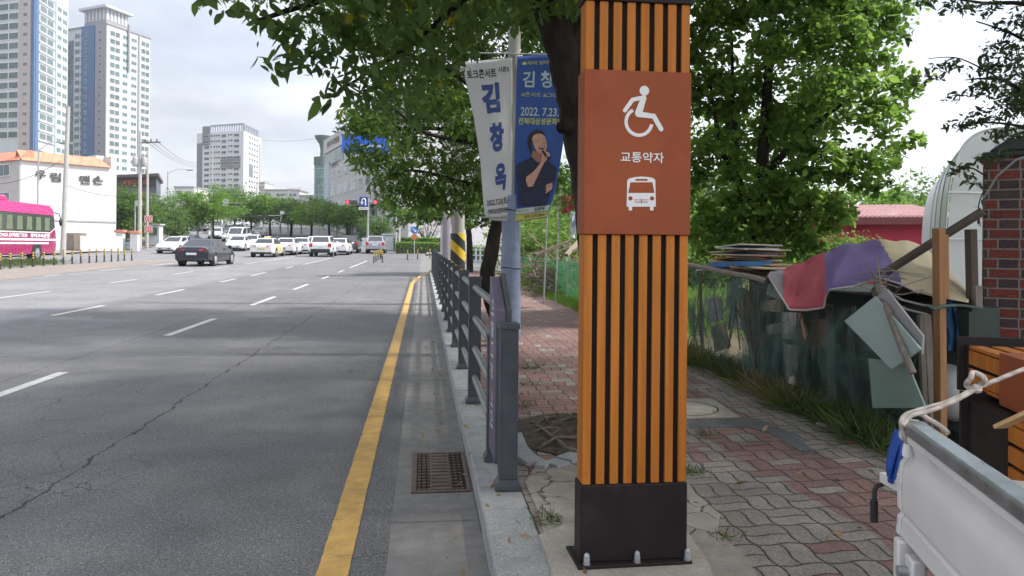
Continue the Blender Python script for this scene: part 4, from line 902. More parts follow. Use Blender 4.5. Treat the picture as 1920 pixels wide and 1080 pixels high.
# --- pale apartment block in the middle
A, C_, Bq = gp_(367,379), gp_(455,368), gp_(488,396); cs = quad3(A, C_, Bq); mid = (A+Bq)/2; zb = G(C_.x, C_.y)-4; zt3 = ztop(430,246,370)
MGW = mat('midrise_grey_white', (.56,.575,.61), .8, var=.05, coord='pos'); MGD = mat('midrise_dark_grey', (.17,.18,.20), .8, var=.08, coord='pos')
t3 = thing('apartment_block', 'pale fifteen storey apartment block alone against the sky with dark grey panels', 'apartment block', (C_.x, C_.y, zb), 0, None)
block('wall', cs, zb, zt3, MGW, t3)
fa, fb = Face(A, C_, mid), Face(C_, Bq, mid); U = lambda px: (px-367)/(455-367); V = lambda px: (px-455)/(488-455)
fa.panel('wall_panel', U(379), U(392), ztop(0,267,372), ztop(0,231,372), MGD, t3, .5); fa.panel('wall_panel', U(413), U(449), ztop(0,312,372), ztop(0,290,372), MGD, t3, .2); fb.panel('wall_panel', .28, .50, ztop(0,328,380), ztop(0,305,380), MGD, t3, .2); fa.panel('wall_panel', U(367)+.005, U(378), zb, zt3-5, MGD, t3, .1); fb.panel('wall_panel', .86, .99, zb, zt3-3, mat('midrise_mid_grey', (.38,.38,.40), .8), t3, .3)
fh = 10.5*370/1400; ws = []; ws2 = []; nfl = int((zt3-ztop(0,395,370))/fh)
for i in range(nfl):
    z = zt3 - .4 - (i+1)*fh
    ws += [(fa, U(382), U(391), z+.5, z+2.0, .52 if i < 2 else .05), (fa, U(415), U(423), z+.5, z+2.0, .22), (fa, U(438), U(447), z+.5, z+2.0, .22)]
    ws2 += [(fa, U(a), U(b), z+1.1, z+2.0, .22) for a, b in ((394,398),(400,402.5),(404,406.5),(408,412),(427,429.5),(431,435))] + [(fb, a, a+.09, z+.7, z+1.9, .05) for a in (.28,.42,.56,.70)]
windows(t3, ws+ws2, [FRAMEW, mat('dark_window', (.05,.06,.08), .2)], mull=1)
mb = MB()
for f, a0, a1, n in ((fa, U(393), U(455), 14), (fb, .0, .82, 9)):
    f.slab(mb, a0, a1, zt3+3.1, zt3+3.8, -.5, .1)
    for i in range(n+1): u_ = a0+(a1-a0)*i/n; f.slab(mb, u_-.006, u_+.006, zt3, zt3+3.1, -.4, .0)
mb.build('roof_frame', mat('roof_frame_blue_grey', (.25,.29,.36), .7), t3, flat=True)
# --- white building with coral tiled edge
d0, d1 = 60, 66; P0, P1 = gp_(37,d0), gp_(217,d1); g0_ = G(P0.x,P0.y); PL = gp_(-80,64.5)
zw = ztop(217,294,d1); zw = zw; zm0 = ztop(37,300,d0); zm1 = ztop(37,279,d0)
WH = mat('white_render', (.585,.58,.58), .85, var=.05, scale=.6, bump=.1, bscale=12, dirt=(.52,.51,.50), dscale=.5, damt=.45, coord='pos', stretch=(1,1,.35)); GRY = mat('grey_roof_shaded_wall', (.46,.45,.46), .85, var=.06, coord='pos')
wb = thing('white_building', 'white walled apartment building with a coral tiled roof edge and dark Korean lettering', 'building', (P0.x, P0.y, g0_))
cs = quad3(PL, P0, P1); mid = (PL+P1)/2
block('wall', cs, g0_-.3, zm0, WH, wb)
ff, fl_ = Face(P0, P1, mid), Face(PL, P0, mid)
fl_.panel('side_wall', .0, .995, g0_-.2, zm0-.02, GRY, wb, .06)  # this wall's shade is put into the colour as a greyer render
t = NT('coral_tiles'); k = t.coord(); X, Y, Z = t.xyz(k); s_ = ((X*.7+Y*.7)*1.35 - Z*.9).fract()
t.base(t.scale((.58,.235,.15), s_.ramp(.0,.14,.70,1.) * t.noise(k, 1.5, 4).ramp(.3,.7,.9,1.1))); t.rough(.8); CORAL = t.mat
mb = MB(); i0, i1 = .0, .93
mb.add([ff.P(0,zm0,.25), ff.P(i1,zm0,.25), ff.P(i1-.08,zm1-.05,-.9), ff.P(0.0,zm1,-.9), ff.P(0,zm0,-1.2), ff.P(i1,zm0,-1.2)], [(0,1,2,3),(1,5,2),(4,3,2,5),(0,4,5,1)])
mb.add([fl_.P(0,zm0,.25), fl_.P(.998,zm0,.25), fl_.P(1,zm1,-.9), fl_.P(0,zm1,-.9), fl_.P(0,zm0,-1.2), fl_.P(1,zm0,-1.2)], [(0,1,2,3),(1,5,2),(4,3,2,5),(0,4,5,1)])
mb.build('tiled_roof_edge', CORAL, wb, flat=True)
mb = MB(); ff.slab(mb, .935, .998, zm0, zw, -2.6, .03); ff.slab(mb, .84, .93, zm0, zw+.1, -3.4, -1.25); mb.build('parapet', WH, wb, flat=True)
mb = MB(); ff.slab(mb, .0, 1., ztop(100,413,62)-.06, ztop(100,413,62)+.06, .0, .06); mb.build('string_course', mat('course_grey', (.36,.36,.37), .8), wb, flat=True)
SIGNB = mat('dark_letter', (.06,.06,.065), .6)
for ch, px, py in (('우',74,327.5),('림',102,332.5),('맨',156.5,337.5),('손',181.5,338)):
    dd = d0+(d1-d0)*(px-37)/180; hgt = 17*dd/1400
    u_ = (W(px,py,dd)-ff.p0).dot(ff.d)/ff.L
    text_fit('lettering', ch, ff.P(u_, ztop(px,py,dd), .03), ff.d, 15.5*dd/1400*1.2, hgt, SIGNB, wb, bold=.035, dv=.05)
windows(wb, [(fl_, .60, .86, ztop(10,333,62), ztop(10,310,62), .1), (fl_, .60, .86, ztop(10,378,62), ztop(10,362,62), .1), (fl_, .2, .45, ztop(10,333,62), ztop(10,310,62), .1)], mull=2)
# low wall, gate piers, booth in front of it
lw = [W(150,463,62), W(230,463,64)]; g1_ = G(lw[0].x, lw[0].y)+.1
mb = MB(); a, b = lw; mb.beam((a.x,a.y,g1_+.62), (b.x,b.y,g1_+.62), .2, 1.3)
tag(mb.build('garden_wall', WH), 'low white wall running along the foot of the white building', 'wall')
for px, wd, h, lab in ((226,.55,1.6,'left gate pier with a coral cap beside the white building'),(253,.6,1.55,'right gate pier with a coral cap by the twin utility poles')):
    p = W(px, 463, 64.5); z = G(p.x,p.y)+.08; t = thing('gate_pier', lab, 'gate pier', (p.x,p.y,z), 0, 'gate piers')
    MB().box((p.x-wd/2,p.y-.3,z),(p.x+wd/2,p.y+.3,z+h)).build('pier', WH, t, bevel=.01); MB().box((p.x-wd/2-.12,p.y-.4,z+h),(p.x+wd/2+.12,p.y+.4,z+h+.22)).build('cap', CORAL, t, bevel=.02)
p = W(240, 462, 65.5); z = G(p.x,p.y)+.08; t = thing('sliding_gate', 'dark barred gate between the two coral capped piers', 'gate', (p.x,p.y,z)); mb = MB()
for i in range(9): mb.cyl((p.x-.38+i*.095,p.y,z+.05),(p.x-.38+i*.095,p.y,z+1.35),.018,n=5)
mb.beam((p.x-.42,p.y,z+1.35),(p.x+.42,p.y,z+1.35),.05); mb.beam((p.x-.42,p.y,z+.1),(p.x+.42,p.y,z+.1),.05); mb.build('bars', SLATE, t)
p = W(291, 458, 80); z = G(p.x,p.y)+.08; t = thing('guard_booth', 'small white guard booth right of the chevron sign', 'booth', (p.x,p.y,z)); MB().box((p.x-.6,p.y-.6,z),(p.x+.6,p.y+.6,z+2.1)).build('wall', PLW, t, bevel=.02); MB().box((p.x-.75,p.y-.75,z+2.1),(p.x+.75,p.y+.75,z+2.25)).build('roof', GRY, t); MB().box((p.x-.4,p.y-.63,z+1.0),(p.x+.4,p.y-.605,z+1.8)).build('window', GLASS, t)
# --- dark glass building behind the twin poles
A, C_, Bq = gp_(216,118), gp_(292,115), gp_(300,128); cs = quad3(A, C_, Bq); mid = (A+Bq)/2; zb = G(C_.x,C_.y)-1; zd = ztop(250,332,116)
db = thing('dark_building', 'dark blue grey commercial building with a red lettered fascia behind the utility poles', 'building', (C_.x,C_.y,zb+1))
block('wall', cs, zb, zd, mat('dark_facade', (.10,.12,.16), .5, var=.15, coord='pos'), db); block('roof', [mid+(p-mid)*1.12 for p in cs], zd, zd+.45, mat('dark_roof', (.12,.10,.11), .7), db)
fa = Face(A, C_, mid); mb = MB(); fa.slab(mb, .0, 1., zd-1.5, zd-.02, .02, .18); fas = mb.build('fascia', mat('dark_fascia', (.05,.045,.05), .6), db, flat=True)
text_fit('lettering', '구림오피스', fa.P(.5, zd-.75, .19), fa.d, fa.L*.62, .75, mat('dull_red', (.42,.08,.05), .6), db, bold=.03, dv=.04); text_fit('lettering', '1644 인쇄광고', fa.P(.5, zd-2.6, .03), fa.d, fa.L*.6, .7, mat('dull_orange', (.55,.25,.10), .6), db, bold=.03, dv=.04)
mb = []
for r in range(5):
    for c in range(5): mb.append((fa, .05+c*.19, .21+c*.19, zd-4.9-r*1.9, zd-3.6-r*1.9, .02))
windows(db, mb, [ROOFG, GLASS])
# --- glass tower and white clinic on the right of the road
p = gp_(604,150); zb = G(p.x,p.y)-1; zg = ztop(604,310,150); R_ = 16*150/1400
gt = thing('glass_tower', 'round green glass stair tower with a flared crown beside the white clinic', 'building', (p.x,p.y,zb+1))
mb = MB(); mb.lathe((p.x,p.y,0), [(R_,zb),(R_,zg)], 22); mb.build('shaft', GREENG, gt)
fh = 1.75; mb = MB(); z = zb
while z < zg: mb.lathe((p.x,p.y,0), [(R_+.06,z),(R_+.06,z+.16)], 22); z += fh
mb.build('floor_bands', mat('band_teal', (.30,.38,.38), .6), gt)
DGR = mat('tower_dark_green', (.13,.17,.16), .7); mb = MB(); mb.lathe((p.x,p.y,0), [(R_+.1,zg),(R_+.1,zg+1.6),(R_*.95,zg+1.6)], 22); mb.build('cornice', DGR, gt)
mb = MB(); zk = zg+1.6; mb.lathe((p.x,p.y,0), [(R_*.36,zk),(R_*.32,zk+1.5),(R_*.45,zk+2.6),(R_*.95,zk+3.9),(R_*.98,zk+4.3),(R_*.3,zk+4.3)], 22); mb.build('crown', DGR, gt)
A, Bq = gp_(608,140), gp_(765,92); C_ = A; side = Vector((14, 4, 0)); cs = [A, Bq, Bq+side, A+side]; mid = sum(cs, Vector())/4; zb = G(Bq.x,Bq.y)-1; zc = ztop(608,268,140)
cl = thing('clinic_building', 'white clinic building with a lettered parapet half hidden by the street tree', 'building', (A.x,A.y,zb+1))
CLW = mat('clinic_white', (.54,.53,.55), .7, var=.06, coord='pos'); block('wall', cs, zb, zc, CLW, cl)
fa = Face(A, Bq, mid); fa.panel('glass_bay', .0, .085, zb+1, zc-4, PLL, cl, .2); fa.panel('parapet_band', -.002, 1., zc-2.2, zc+.4, CLW, cl, .3); fa.panel('glass_band', .0, .30, zc-4.6, zc-2.3, GLASS2, cl, .1)
text_fit('lettering', '전주우리병원', fa.P(.16, zc-.9, .3), fa.d, fa.L*.2, 1.2, mat('parapet_letter', (.13,.11,.06), .6), cl, bold=.03, dv=.05)
ws = []
for r in range(5):
    for c in range(9): ws.append((fa, .12+c*.095, .18+c*.095, zc-7.3-r*3.1, zc-5.6-r*3.1, .03))
windows(cl, ws)
text_fit('lettering', '튼튼마디', fa.P(.17, zc-4.95, .12), fa.d, fa.L*.10, .9, SIGNB, cl, bold=.02, dv=.05)
# --- low brown building with pale columns
A, C_ = gp_(650,112), gp_(775,100); side = Vector((6, 14, 0)); cs = [A, C_, C_+side, A+side]; mid = sum(cs, Vector())/4; zb = G(A.x,A.y)-.6; zl_ = ztop(700,384,106)
lb_ = thing('low_building', 'low brown building with a hipped roof, dark windows and pale columns', 'building', (A.x,A.y,zb+.6))
BRN = mat('brown_cladding', (.10,.075,.07), .7, var=.1, coord='pos'); block('wall', cs, zb, zl_, BRN, lb_)
rf = [mid+(p-mid)*1.12 for p in cs]; mb = MB(); rt = [mid+(p-mid)*.45 for p in cs]; mb.add([(p.x,p.y,zl_) for p in rf]+[(p.x,p.y,zl_+1.1) for p in rt], [(0,1,5,4),(1,2,6,5),(2,3,7,6),(3,0,4,7),(4,5,6,7),(3,2,1,0)]); mb.build('roof', mat('brown_roof', (.115,.062,.052), .8), lb_, flat=True)
fa = Face(A, C_, mid)
for i in range(9): fa.panel('column', .02+i*.118, .045+i*.118, zb, zl_-.02, mat('pale_column', (.50,.49,.48), .7) if i % 2 else BRN, lb_, .35)
windows(lb_, [(fa, .05+i*.118, .13+i*.118, zl_-3.3+1.6, zl_-.5, .03) for i in range(8)] + [(fa, .05+i*.118, .13+i*.118, zl_-4.6, zl_-2.6, .03) for i in range(8)], [FRAMEW, mat('dark_window', (.05,.06,.08), .2)])
fa.panel('balcony_band', .3, .62, zl_-2.6, zl_-1.9, PLW, lb_, .5)
bs = fa.panel('shop_sign', .62, .80, zl_-4.6, zl_-3.2, mat('sky_blue_sign', (.05,.26,.55), .5), lb_, .6); fa.panel('shop_sign', .16, .26, zl_-4.7, zl_-3.9, mat('green_sign', (.06,.30,.18), .5), lb_, .6); fa.panel('shop_sign', .0, .12, zl_-4.9, zl_-4.2, mat('navy_sign', (.06,.12,.30), .5), lb_, .6)
text_fit('lettering', 'Coffee', fa.P(.71, zl_-3.9, .62), fa.d, fa.L*.12, .7, SIGNW, lb_, bold=.02, dv=.05); text_fit('lettering', 'P L Z', fa.P(.66, zl_-.45, .38), fa.d, fa.L*.14, .5, SIGNW, lb_, bold=.03, dv=.05)
# --- small distant buildings on the hill
for px0, px1, d, ytop, lab, col in ((488,560,290,357,'long low pale building on the hill with a blue window band',(.44,.45,.47)),(484,495,330,344,'thin pale block right beside the tall apartment block',(.52,.50,.48)),(326,362,250,352,'small pale building left of the apartment block',(.55,.54,.52)),(402,428,260,380,'grey house behind the round street tree',(.40,.39,.38)),(455,486,240,398,'low dark shop at the top of the hill',(.25,.25,.27)),(560,590,270,368,'low roof behind the dark street trees',(.36,.35,.36))):
    a, b = gp_(px0,d), gp_(px1,d); z0 = G(a.x,a.y)-3; z1 = ztop(px0,ytop,d); t = thing('distant_building', lab, 'building', (a.x,a.y,z0+3), 0, None); sd_ = _F*12; sd_.z = 0
    cs = [a, b, b+sd_, a+sd_]; block('wall', cs, z0, z1, mat('far_wall_%02d' % int(col[0]*100), col, .8, coord='pos'), t); m_ = sum(cs, Vector())/4; block('roof', [m_+(p-m_)*1.05 for p in cs], z1, z1+.5, ROOFG, t)
    f = Face(a, b, m_); n = max(2, int(f.L/4)); windows(t, [(f, (i+.2)/n, (i+.8)/n, z1-1.3-r*2.8-1.0, z1-1.0-r*2.8, .03) for i in range(n) for r in range(2)], [FRAMEW, GLASS])
# --- red building with ribbed pink roof, right
A, C_ = gp_(1575,26), gp_(1790,25); z0 = .0; ze = ztop(1700,408,25.5); zr = ztop(1700,386,28)
sd_ = _F*6.5; cs = [A, C_, C_+sd_, A+sd_]; mid = sum(cs, Vector())/4
rb = thing('red_shed', 'crimson walled shed with a pink ribbed metal roof beyond the shack', 'shed', (A.x,A.y,.1))
block('wall', cs, z0, ze, mat('crimson_wall', (.40,.018,.058), .6, var=.1, coord='pos'), rb)
fa = Face(A, C_, mid); PINK = mat('pink_metal_roof', (.52,.32,.32), .5, var=.08, dirt=(.60,.50,.48), dscale=.8, coord='pos'); mb = MB(); up_ = Vector((0,0,zr-ze))
e0, e1 = fa.P(-.03,ze,.4), fa.P(1.03,ze,.4); r0, r1 = e0+sd_*.5+up_, e1+sd_*.5+up_; b0, b1 = e0+sd_*1.1, e1+sd_*1.1
mb.add([e0,e1,r1,r0,b0,b1], [(0,1,2,3),(3,2,5,4),(4,0,3),(1,5,2),(0,4,5,1)])
n = 26
for i in range(n+1): a, b = e0.lerp(e1, i/n)+Vector((0,0,.0)), r0.lerp(r1, i/n); mb.beam(a, b, .05, .10)
mb.build('roof', PINK, rb, flat=True); fa.panel('fascia', -.03, 1.03, ze-.25, ze-.01, mat('maroon_fascia', (.16,.04,.05), .6), rb, .42)
# --- white plastic tunnel
ax = (_F*.9 + _R*.45).normalized(); ac = (_R*1 - _F*.0).normalized(); c0 = W(1945, 470, 12.0); c0.z = .1; hw = 172*12/1400; hz = ztop(1890,240,12)-.1
gh = thing('greenhouse_tunnel', 'white plastic greenhouse tunnel with an arched end behind the brick pier', 'greenhouse', tuple(c0))
def arch(t_, r=1.): a = math.pi*t_; return ac*(-hw*r*math.copysign(abs(math.cos(a))**.42, math.cos(a))) + Vector((0,0,hz*r*abs(math.sin(a))**.42))
t = NT('greenhouse_film'); t.base((.80,.82,.84)); t.rough(.35); tr = t.new('ShaderNodeBsdfTranslucent'); tr.inputs[0].default_value = (.8,.82,.85,1); mx = t.new('ShaderNodeMixShader'); mx.inputs[0].default_value = .45; t.nt.links.new(t.b.outputs[0], mx.inputs[1]); t.nt.links.new(tr.outputs[0], mx.inputs[2]); t.nt.links.new(mx.outputs[0], t.out.inputs[0]); t.bump(t.noise(t.coord('pos'), 2.2, 4), .5, .06); FILM = t.mat
MB().grid(lambda u, v: c0 + arch(u) + ax*(v*9) + Vector((0,0,.015*math.sin(u*40)*math.sin(v*12))), 40, 24).build('film', FILM, gh, solid=.01)
mb = MB(); n = 40; pts = [c0+arch(i/n, .985)-ax*.0 for i in range(n+1)]; mb.prism(pts, ax*.02); mb.build('end_wall', FILM, gh)
mb = MB()
for k in (0, .012, 1.5, 3., 4.5): mb.tube([c0+arch(i/n, 1.006)+ax*k for i in range(n+1)], .018, 6)
for f in (.28, .5, .72): mb.cyl(c0+ac*(-hw+2*hw*f)-ax*.03, c0+ac*(-hw+2*hw*f)-ax*.03+Vector((0,0,hz*.97)), .014, n=6)
for zz in (.45, .68): mb.cyl(c0-ac*hw*.98-ax*.035+Vector((0,0,hz*zz)), c0+ac*hw*.98-ax*.035+Vector((0,0,hz*zz)), .012, n=6)
mb.build('ribs', mat('rib_steel', (.50,.53,.55), .5, .3), gh)
# --- brick pier
t = NT('flemish_brick'); k = t.coord(); X, Y, Z = t.xyz(k); row = (Z/.0672).floor(); fz_ = (Z/.0672).fract(); uu = (X*(.788+.616)+Y*(.788-.616))/.305 + row.mod(2.)*.42; fu = uu.fract(); idb = t.vec(uu.floor(), row, fu.gt(.40))
dark = fu.lt(.40); du = (fu.min((fu-.40).abs()).min(1-fu))*.305; dzz = fz_.min(1-fz_)*.0672; ed = du.min(dzz) + (t.noise(k, 70, 3)-.5)*.005
rn = t.white(idb); c = t.wcol(t.wcol((.20,.042,.032), (.13,.040,.034), rn), t.wcol((.040,.036,.042), (.085,.05,.05), rn), (dark*.9 + rn.gt(.86)).min(1.))
c = t.scale(c, t.noise(k, 60, 5, .7).ramp(.3,.7,.65,1.3)); c = t.wcol(c, (.24,.23,.22), ed.ramp(.004,.007,1.,0.)); c = t.wcol(c, (.10,.09,.085), t.noise(k, 6, 6, .7).ramp(.55,.75,0,.5)); t.base(c); t.rough(.9); t.bump(ed.min(.008)*110 + t.noise(k, 90, 4)*.5, .7, .012)
bpY = 4.72; bx0 = onY(1844, 500, bpY).x; btop = onY(1870, 296, bpY).z
bq = thing('brick_pier', 'red and black brick pier with a dark coping at the right edge', 'brick pier', (bx0+.3, bpY+.2, .12))
PM = Matrix.Translation((bx0, bpY, 0)) @ Matrix.Rotation(-rad(38), 4, 'Z')
MB().box((0,0,0),(.66,.50,btop), 0, PM).build('brickwork', t.mat, bq, bevel=.006)
mb = MB(); SLT = mat('black_coping', (.035,.035,.042), .6, var=.3, scale=9, bump=.5, bscale=30)
mb.box((-.012,-.02,btop),(.68,.52,btop+.035), 0, PM); mb.build('coping', SLT, bq, bevel=.008)
mb = MB(); mb.prism([PM @ Vector(p) for p in ((.02,-.005,btop+.036),(.70,-.005,btop+.036),(.70,-.005,btop+.16),(.12,-.005,btop+.11),(.06,-.005,btop+.07))], PM.to_3x3() @ Vector((0,.5,0))); mb.build('ridge_stone', SLT, bq, bevel=.02)
# ================================================================== VEHICLES
TYRE = mat('tyre_rubber', (.018,.018,.019), .85); RIM = mat('alloy_rim', (.45,.46,.47), .35, .7); CARG = mat('car_glass', (.030,.036,.042), .08, 0, var=.1, spec=.9); PLAST = mat('black_plastic', (.020,.021,.023), .6)
def lampm(n, c, e): return emis(n, c, e)
RED = mat('tail_light_red', (.42,.02,.03), .25); HEADL = mat('headlight_glass', (.60,.62,.66), .15); PLATE = mat('licence_plate', (.66,.69,.72), .5); PLATEY = mat('taxi_plate', (.60,.52,.16), .5)
CHROME = mat('chrome_trim', (.55,.56,.58), .2, .9)
def carpaint(n, c, metal=.0): 
    m = mat(n, c, .28, metal, var=.03); b = m.node_tree.nodes['Principled BSDF']; b.inputs['Coat Weight'].default_value = .6; b.inputs['Coat Roughness'].default_value = .08; return m
PW = carpaint('white_car_paint', (.68,.69,.71)); PSV = carpaint('silver_car_paint', (.38,.39,.42), .4); PNV = carpaint('dark_blue_car_paint', (.014,.018,.030), .2); PDG = carpaint('dark_grey_car_paint', (.05,.055,.06), .3); PYT = carpaint('pale_yellow_paint', (.66,.56,.30)); PBK = carpaint('black_car_paint', (.018,.019,.022)); PGY = carpaint('grey_car_paint', (.20,.21,.22), .3)
SPEC = {   # L, W, H, body stations (y, zlow, ztop, halfwidth), cabin (base y0,y1 / roof y0,y1), belt z, roof half-width
 'sedan': dict(L=4.85, W=1.86, H=1.46, st=[(-2.42,.42,.80,.74),(-2.36,.30,1.00,.86),(-1.9,.24,1.08,.92),(-1.2,.22,1.04,.93),(0,.20,1.00,.93),(1.0,.20,.98,.93),(1.75,.22,.90,.91),(2.25,.28,.76,.84),(2.42,.38,.60,.70)], cab=(-1.95,1.25,-.95,.25), belt=.98, rw=.60),
 'suv': dict(L=4.4, W=1.82, H=1.68, st=[(-2.19,.48,.95,.80),(-2.12,.36,1.15,.88),(-1.8,.32,1.22,.91),(-1.0,.30,1.15,.91),(0,.28,1.10,.91),(1.0,.28,1.08,.91),(1.6,.30,1.02,.90),(2.05,.36,.90,.83),(2.2,.46,.72,.70)], cab=(-2.08,1.15,-1.72,.25), belt=1.10, rw=.66),
 'van': dict(L=5.1, W=1.92, H=2.0, st=[(-2.55,.45,1.0,.86),(-2.5,.34,1.2,.94),(-1.5,.30,1.2,.96),(0,.30,1.18,.96),(1.4,.30,1.15,.95),(2.2,.32,1.02,.92),(2.5,.42,.80,.80)], cab=(-2.48,2.15,-2.35,1.05), belt=1.14, rw=.78),
}
def make_car(name, kind, paint, label, cat, rear_paint=None, dark_bumper=False, taxi=False, group=None, detail=True):
    s = SPEC[kind]; t = thing(name, label, cat, (0,0,0), 0, group); hw = s['W']/2
    mb = MB(); prof = []
    for y, zl, zt, w_ in s['st']:
        pts = [(w_*.86,zl),(w_*.985,zl+.08),(w_,(zl+zt)/2),(w_*.985,zt-.14),(w_*.90,zt-.03),(w_*.55,zt+.015)]
        prof.append([(x,y,z) for x,z in pts] + [(-x,y,z) for x,z in reversed(pts)])
    n = len(prof[0]); vs = [p for r in prof for p in r]; fs = []
    for i in range(len(prof)-1):
        for k in range(n): fs.append((i*n+k, i*n+(k+1)%n, (i+1)*n+(k+1)%n, (i+1)*n+k))
    fs += [tuple(range(n)), tuple(range(len(prof)*n-1, (len(prof)-1)*n-1, -1))]
    mi = []
    mb.add(vs, fs, 0)
    if rear_paint is not None:
        for j, f in enumerate(mb.f):
            ym = sum(mb.v[q_][1] for q_ in f)/len(f)
            if -1.5 < ym < 1.3 : mb.m[j] = 1
    b0, b1, r0, r1 = s['cab']; zb, zr, bw, rw = s['belt']-.02, s['H'], hw*.86, s['rw']
    cb = [(-bw,b0,zb),(bw,b0,zb),(bw,b1,zb),(-bw,b1,zb)]; cr = [(-rw,r0,zr-.03),(rw,r0,zr-.03),(rw,r1,zr-.03),(-rw,r1,zr-.03)]
    mids = [(-rw*.93,(r0+r1)/2-.3,zr),(rw*.93,(r0+r1)/2-.3,zr)]
    o_ = 0 if rear_paint is None else 0
    mb.add(cb+cr+mids, [(0,1,5,4),(2,3,7,6),(1,2,6,9,5),(3,0,4,8,7),(4,5,9,8),(8,9,6,7)], o_)
    mb.build('body', [paint, rear_paint or paint], t, bevel=.035)
    def win(nm, quad, off=.012, ins=(.07,.07,.12,.10)):
        q_ = [Vector(p) for p in quad]; nrm = (q_[1]-q_[0]).cross(q_[3]-q_[0]).normalized()
        f = lambda u, v: q_[0].lerp(q_[1], u).lerp(q_[3].lerp(q_[2], u), v)
        P = [f(ins[0],ins[2]), f(1-ins[1],ins[2]), f(1-ins[1],1-ins[3]), f(ins[0],1-ins[3])]
        m_ = MB(); m_.prism([p+nrm*off for p in P], nrm*-.03); m_.build(nm, CARG, t, flat=True)
    win('rear_window', (cb[0],cb[1],cr[1],cr[0])); win('windscreen', (cb[2],cb[3],cr[3],cr[2]))
    mid_b, mid_r = (b0+b1)/2-.05, (r0+r1)/2-.05
    for sx in (1,-1):
        a = [(sx*bw,b0+.25,zb),(sx*bw,mid_b,zb),(sx*rw,mid_r,zr-.03),(sx*rw,r0,zr-.03)]; c = [(sx*bw,mid_b,zb),(sx*bw,b1-.12,zb),(sx*rw,r1,zr-.03),(sx*rw,mid_r,zr-.03)]
        if sx < 0: a = [a[1],a[0],a[3],a[2]]; c = [c[1],c[0],c[3],c[2]]
        win('side_window', a, .014, (.10,.03,.10,.10)); win('side_window', c, .014, (.03,.08,.10,.10))
    wr = .335 if kind == 'sedan' else .36; wy = (-s['L']*.29, s['L']*.295)
    for y in wy:
        for sx in (1,-1):
            m_ = MB(); m_.cyl((sx*(hw-.23),y,wr+.04),(sx*(hw+.002),y,wr+.04),wr+.055, n=22); m_.build('wheel_arch', PLAST, t)
            m_ = MB(); m_.cyl((sx*(hw-.22),y,wr),(sx*(hw+.008),y,wr),wr, n=22); w_ = m_.build('wheel', TYRE, t, bevel=.02)
            m_ = MB(); m_.cyl((sx*(hw-.02),y,wr),(sx*(hw+.018),y,wr),wr*.66, n=18); put(m_.build('rim', RIM, None, bevel=.01), w_)
    e = s['st']; yr = e[0][0]; yf = e[-1][0]; zl, zt = e[1][1], e[1][2]
    for sx in (1,-1):
        m_ = MB(); z1 = zt-.06; z0 = z1-(.20 if kind == 'sedan' else .30)
        if kind == 'sedan': m_.prism([(sx*.38,yr-.012,z1-.04),(sx*.80,yr+.015,z1),(sx*.885,yr+.36,z1-.02),(sx*.885,yr+.34,z1-.13),(sx*.80,yr+.0,z0),(sx*.40,yr-.02,z1-.13)], (0,.10,-.01))
        else: m_.box((sx*.60,yr-.012,z0) if sx>0 else (-.86,yr-.012,z0),(sx*.86,yr+.25,z1) if sx>0 else (-.60,yr+.25,z1))
        m_.build('tail_light', RED, t, bevel=.02)
        m_ = MB(); zf = e[-2][2]-.10; m_.prism([(sx*.45,yf-.075,zf-.06),(sx*.80,yf-.24,zf+.03),(sx*.845,yf-.42,zf+.05),(sx*.845,yf-.40,zf-.08),(sx*.55,yf-.06,zf-.17)], (0,.10,0)); m_.build('headlight', HEADL, t, bevel=.02)
        m_ = MB(); m_.ball((sx*(hw+.10),b1-.55,zb+.06),(.12,.07,.09),8); m_.build('wing_mirror', paint, t)
    m_ = MB(); m_.box((-.76,yr-.02,zl-.02),(.76,yr+.30,zl+(.30 if dark_bumper else .12))); m_.build('rear_bumper', PLAST, t, bevel=.04)
    m_ = MB(); m_.prism([(-.62,yf-.03,.62),(.62,yf-.03,.62),(.50,yf+.02,.40),(-.50,yf+.02,.40)], (0,-.08,0)); m_.build('grille', PLAST, t, bevel=.01)
    m_ = MB(); m_.box((-.66,yf-.18,.22),(.66,yf-.03,.34)); m_.build('front_bumper', PLAST, t, bevel=.03)
    zp = (zl+zt)/2+.02 if kind == 'sedan' else zt-.30; m_ = MB(); m_.box((-.26,yr-.035,zp-.06),(.26,yr-.005,zp+.06)); m_.build('licence_plate', PLATEY if taxi else PLATE, t)
    m_ = MB(); m_.box((-.26,yf+.0,.44),(.26,yf+.03,.55)); m_.build('licence_plate', PLATE, t)
    if taxi: m_ = MB(); m_.box((-.25,-.38,zr-.01),(.25,-.22,zr+.14)); m_.build('roof_sign', PYT, t, bevel=.03)
    if kind == 'sedan': m_ = MB(); m_.prism([(-.012,-.95,zr-.03),(.012,-.95,zr-.03),(.008,-.78,zr+.05),(-.008,-.78,zr+.05)], (0,.16,-.01)); m_.build('roof_aerial', paint, t)
    else:
        for sx in (1,-1): m_ = MB(); m_.tube([(sx*rw*.9,r0+.1,zr),(sx*rw*.92,r0+.3,zr+.05),(sx*rw*.92,r1-.3,zr+.05),(sx*rw*.9,r1-.1,zr)], .02, 6); m_.build('roof_rail', PLAST, t)
    return t
def place(t, px, py, rz, label=None, src=False, minY=None, Y=None):
    p = hit(px, py)
    if Y: p = onY(px, py, Y); p.z = G(p.x, p.y)
    o = t if src else dup(t, p, rz, label)
    o.location = p; 
    dz = (G(p.x, p.y+1.5) - G(p.x, p.y-1.5))/3
    o.rotation_euler = (math.atan(dz)*math.cos(rz), 0, rz)
    return o
GQ = 'cars on the road'
REAR, FRONT = 0., math.pi
c1 = make_car('parked_car', 'sedan', PNV, '', 'car', group=GQ); c1.name = 'car'
place(c1, 388, 497, -.05, src=True); c1['label'] = 'dark navy sedan seen from behind, nearest car on the left'
